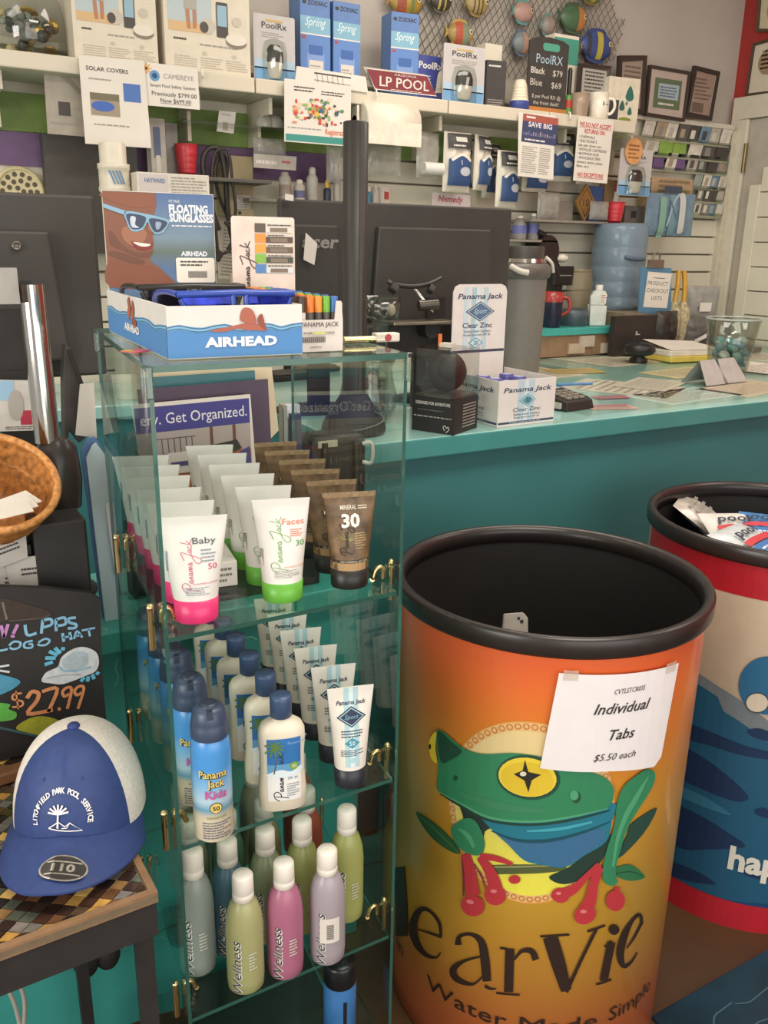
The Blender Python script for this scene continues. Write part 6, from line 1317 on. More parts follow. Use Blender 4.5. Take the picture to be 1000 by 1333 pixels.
for i, (x, y) in enumerate(((zw*.30, .035), (zw*.72, .035), (zw*.30, .085), (zw*.72, .085), (zw*.30, .135), (zw*.72, .135))):
    p = mt @ Vector((x, y, .0304)); l = ['left', 'right'][i % 2]+' zinc tube with purple cap, '+['front', 'middle', 'back'][i//2]+' pair in the white box'
    if zl is None:
        zl = thing('zinc_tube', l, 'sunscreen', p, rzz, 'tubes in the zinc display'); b = B(); b.lathe([(.017, 0), (.018, .06)], WHITE, n=20); b.build('tube_body', zl); b = B(); b.lathe([(.0185, .060), (.019, .077), (.013, .078)], M('#4a4a94', .4), n=20); b.lathe([(.013, .0782), (.012, .0786)], M('#a9a9c4', .4), n=20); b.build('cap', zl)
    else: dup(zl, p, rzz, l)
# speaker box with clear window
f0, f1, fl = at(590, 567, Z=CTZ), at(610, 546, Z=CTZ), at(536, 559, Z=CTZ)
fl.z = f0.z; w = (f0-fl).length; d = .12; rzs = math.atan2(f0.y-fl.y, f0.x-fl.x); h = at(563, 455, Y=(f0.y+fl.y)/2).z-CTZ
t = thing('speaker_box', 'black boxed round speaker with a clear window, left of the zinc display', 'box', (fl.x, fl.y, CTZ), rzs); b = B(); bk = M('#242120', .45, noise=.05); h2 = h*.42; b.box(0, w, 0, d, 0, h2, bk); F = Flat((0, 0, 0)); cr = INK('#c9c2b8')
b.text(F, 'DESIGNED FOR ADVENTURE', w*.5, h2*.80, h2*.085, cr, fit=w*.82, al='c', bold=.02); b.lines(F, w*.15, w*.75, h2*.62, h2*.68, 1, INK('#6a645e'), rnd); b.lines(F, w*.05, w*.95, h2*.42, h2*.50, 1, INK('#9a938a'), rnd); b.stroke(F, smooth([(w*.80, h2*.10), (w*.76, h2*.20), (w*.81, h2*.24), (w*.84, h2*.18), (w*.88, h2*.22), (w*.90, h2*.14), (w*.83, h2*.05)], 3, False), .0018, cr, .0008, 1)
F2 = Flat((w, 0, 0), (0, 1, 0))
for i in range(8): b.poly(F2, rect(d*.35, h2*(.15+.09*i), d*.9, h2*(.19+.09*i)), INK('#8a837a'), .0008)
b.build('carton_body', t, bev=.001); b = B(); b.box(.001, w-.001, .001, d-.001, h2+.0005, h, CLEAR); b.build('clear_window', t)
b = B(); b.box(.004, w-.004, .004, d-.004, h2+.001, h2+.006, M('#47413c', .5)); b.build('inner_tray', t)
b = B(); r = min(w, d)*.42; b.ball((w*.5, d*.5, h2+.008+r), r, M('#2f2b29', .45, noise=.2, scale=150), n=28, k=18); b.ball((w*.62, d*.36, h2+.010+r*1.1), r*.70, M('#272422', .6), n=20, k=12); b.build('speaker', t)
b = B(); b.box(w*.36, w*.64, d*.4, d*.6, h+.0005, h+.010, M('#cfc6b8', .5)); b.box(w*.30, w*.36, d*.45, d*.5, h+.0005, h+.03, M('#e0763a', .5)); b.build('hang_tab', t)
# vase with shells
cx, cy, r, z0, z1 = roundpx(413, 518, 466, 548, 2.02)
t = thing('glass_vase', 'clear round glass vase of pastel shells behind the black pole foot', 'vase', (1.085, 1.94, CTZ)); r = .075; b = B(); b.lathe([(r*.75, 0), (r*.98, .03), (r, .06), (r*.86, .10), (r*.80, .13), (r*.98, .165), (r*.94, .165), (r*.76, .13), (r*.82, .10), (r*.95, .06), (r*.92, .03), (r*.7, .006)], CLEAR, n=32); b.build('glass', t)
for i in range(26):
    a, q = rnd.uniform(0, 6.28), r*.66*sqrt(rnd.random()); c, cn = rnd.choice([('#d9a58c', 'peach'), ('#c98f9a', 'pink'), ('#dcc9a0', 'cream'), ('#b98fa0', 'mauve'), ('#d98f6a', 'orange')]); b = B(); b.lathe([(.001, 0), (.010, .003), (.014, .010), (.009, .018), (.003, .024)], M(c, .4, noise=.1), n=10, sy=.7); o = b.build('seashell', None, (1.085+q*cos(a), 1.94+q*sin(a), CTZ+.010+.004*i), (rnd.uniform(0, 1), 0, rnd.uniform(0, 6))); tag(o, cn+' seashell in the clear round vase', 'shell', cn+' shells in the vase')
# scanner bracket in front of the monitor and clear bowl
bx = at(530, 420, Y=2.0)
t = thing('scanner_stand', 'black metal bracket stand with two arms in front of the right monitor', 'stand', (bx.x, 2.0, CTZ)); k = M('#2c2926', .4, noise=.06); e = lambda x, y, d=0: tuple(Vector(at(x, y, Y=2.0+d))-Vector((bx.x, 2.0, CTZ)))
b = B(); a0, a1 = Vector(e(470, 420)), Vector(e(596, 446)); b.box(a0.x, a1.x, -.03, .04, a1.z-.03, a0.z-.005, k); b.box(a0.x+.17, a0.x+.25, .0, .03, 0, a1.z-.03, k); b.build('body', t, bev=.006)
b = B(); b.tube([e(505, 366, -.02), e(515, 371, -.03), e(540, 373, -.03), e(560, 369, -.03), e(574, 362, -.02)], .006, k); b.build('fork', t)
b = B(); b.tube([e(508, 372, -.035), e(516, 378, -.04)], .013, k, k=1); b.build('fork_knob', t); b = B(); b.tube([e(558, 374, -.035), e(564, 378, -.04)], .013, k, k=1); b.build('fork_knob', t)
b = B(); b.tube([e(537, 372, -.02), e(556, 398, -.05), e(563, 405, -.05)], .006, CHROME, k=1); b.tube([e(545, 398, -.05), e(570, 396, -.06)], .014, M('#57524b', .3, .6), k=1); b.build('clamp_arm', t)
b = B(); p1, p2 = Vector(e(500, 418, -.05)), Vector(e(582, 405, -.05)); b.box(p1.x, p2.x, -.10, -.03, p1.z-.008, p1.z, M('#8a8272', .3, .7)); b.build('steel_plate', t, bev=.002)
b = B(); q = Vector(e(561, 428, -.06)); b.rings([[(q.x+.024*cos(a), -.055+y, q.z+.024*sin(a)) for a in (2*pi*j/20 for j in range(20))] for y in (-.015, .03)], MBLACK, cap0=True); b.build('round_knob', t)
b = B(); b.box(a0.x+.004, a0.x+.02, -.036, -.03, a1.z-.02, a0.z-.03, k)
for i in range(4): b.box(a0.x+.02, a0.x+.035, -.034, -.03, a1.z-.015+.02*i, a1.z-.007+.02*i, M('#55504a', .3))
b.build('vent', t)
cx, cy, r, z0, z1 = roundpx(470, 522, 386, 414, 1.87)
t = thing('clear_bowl', 'shallow clear plastic bowl on a post in front of the monitor', 'bowl', (cx+.0, 1.87, CTZ)); b = B(); zz = z0-CTZ; b.lathe([(.02, .0), (.02, zz-.002), (r*.96, zz), (r, z1-CTZ), (r*.95, z1-CTZ), (r*.9, zz+.005)], CLEAR, n=32); b.build('bowl', t)
b = B(); b.ball((0, 0, 0), .010, M('#d9cfb8', .4), rz=.014); o = b.build('white_bulb', None, (cx+.018, 1.85, z0+.020)); tag(o, 'small cream egg shape inside the clear bowl', 'egg')
# card reader, pen
p = at(745, 532, Z=CTZ); t = thing('card_reader', 'black card reader with keypad right of the zinc display', 'card reader', (p.x, p.y+.02, CTZ), .12); b = B(); k = M('#2a2827', .4, noise=.05)
v = [(-.06, -.05, 0), (.055, -.05, 0), (.07, -.02, 0), (.07, .08, 0), (-.06, .08, 0)]; vt = [(-.055, -.045, .026), (.05, -.045, .026), (.064, -.018, .030), (.06, .075, .042), (-.055, .075, .042)]; n = 5
b.add(v+vt, [tuple(range(4, -1, -1)), tuple(range(5, 10))]+[(i, (i+1) % n, n+(i+1) % n, n+i) for i in range(n)], k); b.build('case', t, bev=.003)
for i in range(4):
    for j in range(3): b = B(); b.box(-.035+.026*j, -.017+.026*j, -.030+.02*i, -.017+.02*i, .029+.0028*i, .035+.0028*i, M('#8f887d', .4)); b.build('key', t, bev=.001)
b = B(); b.box(-.066, -.058, -.03, .0, .006, .022, M('#b9b2a8', .3)); b.build('card_slot', t)
p = at(748, 502, Z=CTZ); b = B(); b.tube([(-.06, .015, 0), (.055, -.01, .0), (.065, -.012, 0)], .0045, M('#4f7fb5', .3), n=10, k=1); o = b.build('pen', None, (p.x, p.y, CTZ+.0045)); tag(o, 'blue pen lying above the card reader', 'pen')
# black bell shaped camera, notepad, bead glass, card stand
TOP2 = 1.0755
p = at(831, 471, Z=TOP2); t = thing('desk_camera', 'small black bell shaped device standing mid counter', 'device', (p.x, p.y, TOP2)); b = B(); b.lathe([(.035, 0), (.035, .012), (.02, .022), (.05, .030), (.062, .042), (.060, .060), (.045, .072), (.02, .076)], BLACK, n=28); b.build('housing', t); b = B(); b.tube([(-.01, 0, .074), (-.012, 0, .09)], .004, BLACK, k=1); b.build('antenna', t)
p = at(892, 470, Z=TOP2); t = thing('notepad', 'yellow and white notepad left of the glass of beads', 'notepad', (p.x+.035, p.y+.03, TOP2), -.1); b = B(); b.box(-.13, .13, -.06, .10, 0, .022, M('#d9c25a', .5)); b.box(-.13, .125, -.052, .10, .0225, .045, M('#ded8c8', .6)); b.build('pad', t, bev=.003)
b = B(); b.add([(-.12, -.05, .046), (.13, -.056, .046), (.12, .10, .062), (-.135, .11, .075), (0, -.05, .048)], [(0, 1, 2, 3)], PAPER); b.build('top_sheet', t)
cx, cy, r, z0, z1 = roundpx(917, 984, 415, 490, 2.10)
t = thing('bead_glass', 'tapered clear glass filled with green and blue glass beads', 'glass', (cx, cy, TOP2)); h = z1-TOP2; b = B(); b.lathe([(r*.72, 0), (r*.86, h*.5), (r*1.02, h), (r*.97, h), (r*.82, h*.5), (r*.66, .008)], CLEAR, n=32); b.build('glass', t)
b = B(); b.tube([(r*1.0*cos(2*pi*j/24), r*1.0*sin(2*pi*j/24), h) for j in range(24)], .0035, M('#c9cfc8', .1, trans=.4), closed=True, k=2); b.build('rim', t)
for i in range(44):
    a, q = rnd.uniform(0, 6.28), r*.66*sqrt(rnd.random()); zz = rnd.uniform(.018, h*.60); q *= (.85+.2*zz/h); c, cn = rnd.choice([('#8fb8ac', 'green'), ('#6fb0b0', 'teal'), ('#7f9fb5', 'blue'), ('#bccabd', 'pale green'), ('#5f8490', 'dark blue'), ('#d2d8cc', 'clear')]); b = B(); b.ball((0, 0, 0), .021, M(c, .1, trans=.35, noise=.05), rz=.013, n=12, k=8); o = b.build('glass_bead', None, (cx+q*cos(a), cy+q*sin(a), TOP2+zz), (rnd.uniform(0, 1.5), 0, 0)); tag(o, cn+' glass bead in the tapered glass', 'bead', cn+' beads in the tapered glass')
p = at(943, 497, Z=TOP2); t = thing('card_stand', 'bent clear metal card stand in front of the glass of beads', 'card stand', (p.x-.02, p.y+.02, TOP2), .1); b = B(); gm = M('#b3b2ae', .35, .15, noise=.05)
for x0, x1 in ((-.10, -.02), (.0, .09)): b.add([(x0-.02, -.05, 0), (x1+.02, -.05, .0), (x1, .0, .075), (x0+.0, .0, .075), (x0-.02, -.047, 0), (x1+.02, -.047, 0), (x1, .003, .075), (x0, .003, .075), (x0-.02, .05, 0), (x1+.02, .05, 0), (x0-.02, .047, 0), (x1+.02, .047, 0)], [(0, 1, 2, 3), (5, 4, 7, 6), (9, 8, 7, 6), (10, 11, 2, 3), (0, 4, 5, 1), (8, 9, 11, 10), (0, 3, 7, 4), (1, 5, 6, 2)], gm)
b.build('bent_plate', t)
p = at(985, 470, Z=TOP2); flat_paper(985, 478, .30, .22, .2, '#e6e0d2', 'white curled sheet right of the glass of beads', TOP2+.0005)
p = at(970, 425, Z=TOP2); t = thing('folder', 'dark folder lying at the far right of the counter', 'folder', (3.10, 2.62, TOP2), 0); b = B(); b.box(-.15, .3, -.1, .1, 0, .02, M('#6a635a', .5)); b.build('folder_cover', t, bev=.002)

# ================================================================== BACK RIGHT OF THE COUNTER
cx, cy, r, z0, z1 = roundpx(646, 712, 360, 470, 2.42)
t = thing('grey_bin', 'tall grey swing-lid bin on the counter behind the zinc header card', 'bin', (cx, cy, CTZ)); b = B(); gm = M('#77736d', .5, noise=.03); H1 = at(680, 362, Y=cy).z-CTZ; b.lathe([(r*.86, 0), (r*.88, .005), (r*.96, H1)], gm, n=32, sy=.8); b.build('bin_body', t)
b = B(); b.lathe([(r*1.02, H1), (r*1.10, H1+.01), (r*1.10, H1+.035), (r*1.0, H1+.045), (r*.9, H1+.05)], M('#5f5b56', .4), n=32, sy=.8); b.lathe([(r*.78, H1+.050), (r*.78, H1+.10), (r*.74, H1+.105)], M('#3f3b37', .45), n=28, sy=.8); b.lathe([(r*.90, H1+.052), (r*.84, H1+.064)], CHROME, n=28, sy=.8); b.build('lid', t)
b = B(); b.tube([(r*.75, -r*.3, H1+.07), (r*1.0, -r*.4, H1+.05), (r*1.15, -r*.35, H1+.02)], .006, M('#cfc8ba', .4)); b.build('trim', t); b = B(); b.tube([(-r*1.0, -r*.4, H1+.04), (-r*.8, -r*.7, H1+.025), (-r*.5, -r*.85, H1+.02)], .010, M('#cfc8ba', .4)); b.build('trim', t)
# water bottles behind it, on the bit shelf line
b = B(); o0 = at(685, 312, Y=3.02); b.box(-.13, .13, -.06, .075, -.010, 0, M('#8f897d', .55)); o = b.build('wall_ledge', None, tuple(o0), bev=.002); tag(o, 'narrow grey ledge on the slat wall carrying two water bottles', 'ledge')
for px0, px1, py, l in ((667, 686, 281, 'clear water bottle with violet label, left of the two by the bin'), (686, 702, 278, 'clear water bottle with violet label, right of the two by the bin')):
    cx, cy, r, z0, z1 = roundpx(px0, px1, py, 312, 3.01); zb = o0.z+.0005; h = z1-zb; t = thing('water_bottle', l, 'bottle', (cx, cy, zb)); b = B(); b.lathe([(r*.9, 0), (r, .005), (r, h*.62), (r*.55, h*.88), (r*.4, h*.9)], M('#b9b6b0', .2, trans=.4), n=20); b.build('bottle', t); b = B(); b.lathe([(r*1.02, h*.25), (r*1.02, h*.60)], M('#6a6fae', .4), n=20, cap0=False, cap1=False); b.build('label_band', t); b = B(); b.lathe([(r*.45, h*.9), (r*.45, h)], WHITE, n=14); b.build('cap', t)
# teal lidded box
a, c, zl, zh = span(693, 809, 427, 459, 2.72); tw = c-a
t = thing('lidded_box', 'wooden box with a teal lid standing on the counter by the grey bin', 'box', (a, 2.72, TOP2)); bhh = .085; b = B(); b.box(.01, tw-.01, .01, .17, 0, bhh, M('#8f7459', .5, noise=.06)); b.build('box_body', t); b = B(); b.box(0, tw, 0, .18, bhh, bhh+.028, M('#45a99f', .4, noise=.03)); b.build('lid', t, bev=.002)
b = B(); q = tw*.60; b.box(q-.04, q+.04, -.003, .009, bhh-.05, bhh-.005, M('#b9b0a0', .3)); b.build('label_holder', t)
b = B(); b.box(tw*.40, tw*.58, -.002, .009, .01, .05, M('#b9a890', .5)); b.build('paper_label', t); b = B(); b.box(tw*.78, tw*.97, -.002, .009, .005, .045, M('#c9c0ae', .5)); b.build('paper_label', t)
LZ = TOP2+bhh+.0285
def on_lid(x0, x1, y0, Y=2.80): cx, cy, r, z0, z1 = roundpx(x0, x1, y0, 425, Y); return cx, cy, r, z1-LZ
cx, cy, r, h = on_lid(703, 733, 380, 2.79)
t = thing('mug', 'navy mug with red upper part on the teal lid', 'mug', (cx, cy, LZ+.0004)); b = B(); b.lathe([(r*.82, 0), (r*.86, .004), (r*.95, h*.72)], M('#26263a', .2), n=28, cap1=False); b.lathe([(r*.95, h*.72), (r, h), (r*.93, h), (r*.8, h*.2)], M('#a03a34', .25), n=28, cap0=False); b.build('mug_body', t); b = B(); b.tube([(r*.9, 0, h*.85), (r*1.45, 0, h*.8), (r*1.5, 0, h*.5), (r*.92, 0, h*.35)], .007, M('#a03a34', .25)); b.build('handle', t, rot=(0, 0, -.8))
cx, cy, r, h = on_lid(734, 773, 403, 2.80)
t = thing('bowl', 'dark slate bowl on the teal lid right of the mug', 'bowl', (cx-.015, cy+.02, LZ+.0004)); b = B(); b.lathe([(r*.85, 0), (r*.98, h*.5), (r, h), (r*.92, h), (r*.8, .008)], M('#47555c', .4), n=28); b.build('bowl', t)
cx, cy, r, h = on_lid(768, 789, 371, 2.775)
t = thing('chemical_bottle', 'white rectangular bottle with white cap on the teal lid', 'bottle', (cx, cy, LZ+.0004), -.5); b = B(); wm = M('#c9cfc9', .35); b.box(-r, r, -r*.6, r*.6, 0, h*.50, wm); b.box(-r, r*.72, -r*.6, r*.6, h*.50, h*.72, wm); b.box(-r, r, -r*.6, r*.6, h*.72, h*.86, wm, sx=.7, sy=.8); b.poly(Flat((0, -r*.6, 0)), rect(r*.15, h*.55, r*.8, h*.80), PAPER, .0008); b.lines(Flat((0, -r*.6, 0)), r*.2, r*.7, h*.57, h*.78, 4, INK('#b06a6a'), rnd, .0012); b.build('bottle', t, bev=.004); b = B(); b.lathe([(r*.45, h*.86), (r*.45, h*.99), (r*.4, h)], WHITE, n=18); b.build('cap', t)
# coffee maker behind
a, c, zl, zh = span(697, 738, 300, 425, 2.98); e2 = lambda x, y, d=0: tuple(Vector(at(x, y, Y=2.98+d))-Vector((a, 2.98, TOP2)))
t = thing('coffee_maker', 'black pod coffee maker between the grey bin and the water jug', 'coffee maker', (a, 2.98, TOP2)); k = M('#2b2724', .35, noise=.06); w = c-a; b = B(); b.box(0, w, 0, .1, 0, .12, k); b.box(w*.35, w, .03, .1, .12, .34, k); b.build('base', t, bev=.008)
b = B(); q = Vector(e2(711, 327)); b.rings([[(q.x+.055*cos(a_), y, q.z+.065*sin(a_)) for a_ in (2*pi*j/28 for j in range(28))] for y in (-.02, .08)], k); b.tube([(q.x+.01, .02, q.z-.03), (q.x+.06, .02, q.z-.10), (q.x+.07, .03, q.z-.16)], .045, k); b.build('head', t)
b = B(); q1, q2, q3 = e2(701, 302), e2(708, 306), e2(712, 316); b.tube([q1, q2, q3], .012, k); b.build('lever', t); b = B(); q = Vector(e2(729, 362)); b.box(q.x-.05, q.x+.06, -.02, .02, q.z-.03, q.z+.05, k); b.box(q.x-.03, q.x+.05, -.022, .0, q.z+.008, q.z+.014, M('#8a837a', .3)); b.build('cup_slot', t, bev=.004)
b = B(); q = Vector(e2(729, 336)); b.ball(tuple(q+Vector((0, -.01, 0))), .030, M('#d8d1c3', .6, noise=.1, scale=60), rz=.018); o = b.build('tissue', None, (a, 2.98, TOP2)); tag(o, 'crumpled white tissue on the black coffee maker', 'tissue')
cx, cy, r, z0, z1 = roundpx(726, 760, 350, 404, 2.97)
t = thing('glass_jug', 'empty clear glass jar beside the blue water jug', 'jar', (cx+.05, 2.97, TOP2)); b = B(); hz_ = z0-TOP2; h = z1-z0; b.lathe([(r*.5, 0), (r*.5, hz_), (r*.75, hz_+.005), (r, hz_+h*.35), (r, hz_+h*.7), (r*.8, hz_+h)], film_mat('amber_glass', '#a89878', .35, .1), n=28, cap1=False); b.build('jar', t)
# water jug upside down on its white stand
JY = 2.935
cx, cy, r, z0, z1 = roundpx(769, 840, 291, 402, JY)
t = thing('jug_stand', 'white low stand under the blue water jug', 'stand', (cx, JY, TOP2)); b = B(); zs_ = z0-TOP2; b.box(-r*.9, r*.9, -r*.8, r*.8, 0, zs_-.001, M('#cdc5b4', .5)); b.build('stand', t, bev=.004)
t = thing('water_jug', 'large translucent blue water jug with a red cup on top', 'water jug', (cx, JY, z0)); h = z1-z0; jm = film_mat('jug_blue', '#8296a6', .80, .18); b = B(); pr = [(r*.86, 0), (r*.96, h*.02), (r*.98, h*.06)]
for k_ in (.12, .30, .48): pr += [(r*.98, h*k_), (r*.965, h*(k_+.015)), (r*.965, h*(k_+.04)), (r*.98, h*(k_+.055))]
pr += [(r*.98, h*.70), (r*.965, h*.72), (r*.98, h*.74), (r*.98, h*.93), (r*.93, h*.985), (r*.80, h)]; b.lathe(pr, jm, n=40); b.build('jug_body', t)
b = B(); b.tube([(-r*.55, -r*.86, h*.62), (-r*.2, -r*1.0, h*.60), (r*.3, -r*.98, h*.60)], .008, M('#56697a', .3)); b.build('handle', t)
cup('red plastic cup standing on top of the blue water jug', 788, 813, 263, 293, JY, z1+.0005)
# clipboard
cq = ((833, 347), (873, 349), (872, 409), (830, 407)); CY_ = 2.70
t = sheet('clipboard', 'blue clipboard with a product checkout lists page, standing by the water jug', 'clipboard', cq, CY_, M('#55809c', .4), .006, lambda b, fr, w, h: (b.poly(fr, rect(w*.11, h*.13, w*.84, h*.90), PAPER, .0008), b.text(fr, 'PRODUCT', w*.46, h*.62, h*.085, INKD, fit=w*.62, al='c'), b.text(fr, 'CHECKOUT', w*.48, h*.46, h*.085, INKD, fit=w*.68, al='c'), b.text(fr, 'LISTS', w*.48, h*.30, h*.085, INKD, fit=w*.32, al='c'), b.lines(fr, w*.3, w*.65, h*.76, h*.80, 1, GREY, rnd)))
p = at(854, 342, Y=CY_-.01)-Vector(t.location); b = B(); b.box(p.x-.045, p.x+.045, -.014, -.006, p.z-.02, p.z+.012, M('#8a8478', .3, .7)); b.tube([(p.x-.02, -.01, p.z+.012), (p.x-.015, -.012, p.z+.035), (p.x+.015, -.012, p.z+.035), (p.x+.02, -.01, p.z+.012)], .004, M('#8a8478', .3, .7)); b.build('clip', t)
cqz = t.location.z
b = B(); b.box(-.10, .16, -.02, .10, 0, cqz-TOP2-.0005, M('#8d7d64', .5)); o = b.build('file_box', None, (t.location.x+.02, CY_+.015, TOP2)); tag(o, 'tan file box carrying the blue clipboard', 'box')
# black printer box
carton('black_box', 'black glossy box with a small white mark in front of the clipboard', 'box', 800, 857, 411, 455, 2.655, .03, M('#34302d', .35), TOP2, 0, lambda b, fr, w, h: (b.text(fr, 'F', w*.48, h*.5, h*.10, WHITE, bold=.02), b.lines(fr, w*.5, w*.62, h*.5, h*.55, 1, WHITE, rnd)))
cbag('black bag of cables in front of the duster', 852, 880, 405, 452, 2.66, M('#37332f', .35, noise=.3, scale=25), 0, None, .06)
# yellow handled dusters and bags
for i, (x0, x1, y0, y1, l) in enumerate(((884, 878, 352, 396, 'yellow handled brush, left of the pair by the door'), (891, 890, 353, 396, 'yellow handled brush, right of the pair by the door'))):
    p0, p1 = at(x0, y0, Y=2.80), at(x1, y1, Y=2.78); t = thing('brush', l, 'brush', (p1.x, 2.78, TOP2), 0, 'yellow handled brushes'); o_ = Vector((p1.x, 2.78, TOP2)); b = B(); b.tube([tuple(p1-o_), tuple((p0+p1)/2-o_+Vector((.006, 0, 0))), tuple(p0-o_)], .011, M('#c99a35', .4)); b.build('handle', t); b = B(); hb = (p1-o_).z; b.rings([[(q*cos(2*pi*j/14)*(1+.2*sin(j*3+z*60)), q*sin(2*pi*j/14), z) for j in range(14)] for z, q in ((.02, .02), (.06, .032), (.13, .035), (hb-.02, .028), (hb+.01, .013))], M('#b5a888', .8, noise=.2, scale=90)); b.build('bristles', t)
cbag('grey folded bag leaning right of the brushes', 897, 930, 372, 420, 2.84, M('#98958f', .4, noise=.08), -.3, lambda b, fr: b.poly(fr, rect(-.03, -.03, .03, .01), PAPER, .001), .05)
cbag('dark grey bag with a white tag below the grey folded bag', 893, 926, 412, 452, 2.74, M('#625e59', .4, noise=.1), -.3, lambda b, fr: b.poly(fr, [(-.04, -.05), (.02, -.02), (.02, .0), (-.04, -.03)], PAPER, .001), .06)

# ================================================================== LEFT SIDE
x1_ = at(131, 370, Y=1.62).x
t = monitor('large black monitor at the left edge, seen from behind', x1_-.52, x1_, at(60, 492, Y=1.62).z, at(60, 252, Y=1.62).z, 1.62, 0, None, .8605, 0, .10)
p = at(22, 320, Y=1.595)-Vector(t.location); b = B(); b.rings([[(p.x+q*cos(2*pi*j/16), y, p.z+q*sin(2*pi*j/16)) for j in range(16)] for y, q in ((-.020, .008), (-.026, .008), (-.026, .004), (-.022, .003))], M('#6a655f', .3, .6)); b.build('screw', t)
# chrome post on a black foot
PY = 1.455
c0, c1 = at(62, 575, Y=PY), at(40, 370, Y=PY)
t = thing('chrome_post', 'chrome tube post on a black bracket foot in front of the left monitor', 'post', (c0.x, PY, .8605)); tp = Vector((c1.x-c0.x, 0, c1.z-.8605)); bt = Vector((0, 0, c0.z-.8605)); b = B(); b.tube([tuple(bt), tuple(tp)], .0195, CHROME, n=24, k=1); b.build('post', t)
b = B(); b.rings([[(q*.80*cos(2*pi*j/20)+.012, q*.8*sin(2*pi*j/20), z) for j in range(20)] for z, q in ((bt.z-.11, .040), (bt.z-.06, .046), (bt.z-.01, .040), (bt.z+.004, .026))], M('#3b3734', .3, noise=.06)); b.build('bracket', t)
b = B(); b.tube([(.0, .0, 0), (.0, .0, bt.z-.10)], .012, CHROME, k=1); b.lathe([(.036, 0), (.036, .006), (.014, .012)], MBLACK); b.build('foot', t)
b = B(); q = at(6, 372, Y=PY-.02)-Vector((c0.x, PY, .8605)); b.box(q.x-.05, q.x+.018, -.03, .0, q.z-.026, q.z+.026, M('#8a857e', .3, .5)); b.box(q.x-.01, tp.x, -.008, .008, q.z-.006, q.z+.006, MBLACK); b.build('side_arm', t)
# sheets under the monitor, seen left of the chrome post
sheet('flyer', 'white flyer with a red strip and blue corner, left of the chrome post', 'flyer', ((-20, 494), (38, 495), (47, 560), (-20, 562)), 1.55, M('#cfcac2', .5), .0015, lambda b, fr, w, h: (b.poly(fr, rect(w*.70, h*.12, w*.98, h*.40), INK('#b5384a'), .0006), b.poly(fr, rect(w*.1, h*.60, w*.6, h*.98), INK('#9cc0da'), .0006), b.lines(fr, w*.4, w*.95, h*.03, h*.1, 2, INKD, rnd), b.poly(fr, ell(w*.62, h*.5, w*.15, h*.3), INK('#b0aaa2'), .001)))
sheet('paper_sheet', 'white paper corner between the dark bag and the glass tower', 'paper', ((104, 500), (122, 498), (126, 570), (98, 566)), 1.50, PAPER, .0015)
# dark curved stand shape beside the post
e3 = lambda x, y, Y=1.565: at(x, y, Y=Y)
t = thing('cable_bag', 'black soft bag hanging behind the chrome post', 'bag', (e3(85, 570).x, 1.565, .8605)); o_ = Vector((e3(85, 570).x, 1.565, .8605)); F = Flat((0, 0, 0)); pts = [((at(x, y, Y=1.565)-o_).x, (at(x, y, Y=1.565)-o_).z) for x, y in ((78, 478), (93, 462), (103, 505), (98, 525), (110, 548), (108, 562), (98, 572), (84, 570))]+[(.0, .0), (-.02, .0)]
b = B(); b.extrude(F, smooth(pts, 3), .03, M('#3a3532', .55, noise=.1)); b.build('bag', t, bev=.004); b = B(); b.tube([tuple(at(x, y, Y=1.52)-o_) for x, y in ((90, 455), (104, 495), (114, 522), (124, 550))], .004, MBLACK); b.build('strap', t)
# light blue leaflet holder
for i, (q, col, l) in enumerate(((((103, 571), (132, 567), (156, 752), (128, 756)), '#5f7fae', 'blue board at the back of the pale leaflet holder'), (((110, 580), (134, 575), (152, 752), (132, 755)), '#b9ced2', 'pale blue board with a rounded top left of the glass tower'))):
    Y = 1.475-.02*i; P = [at(*p, Y=Y) for p in q]; o_ = Vector((P[3].x, Y, .8605)); L2 = [((p-o_).x, (p-o_).z) for p in P]; L2[2] = (L2[2][0], 0); L2[3] = (L2[3][0], 0); b = B(); pp_ = [L2[3], L2[2], (L2[1][0], L2[1][1]-.02), (L2[1][0]-.012, L2[1][1]), (L2[0][0]+.012, L2[0][1]), (L2[0][0], L2[0][1]-.02)]
    b.extrude(Flat((0, 0, 0)), pp_, .006, M(col, .4, noise=.03)); o = b.build('leaflet_board', None, o_); tag(o, l, 'board')
sheet('paper_sheet', 'narrow white sheet tucked beside the pale blue board', 'paper', ((137, 655), (148, 654), (160, 748), (150, 750)), 1.44, M('#d5d3d6', .5), .0012, lambda b, fr, w, h: b.lines(fr, w*.2, w*.8, h*.3, h*.9, 12, GREY, rnd))
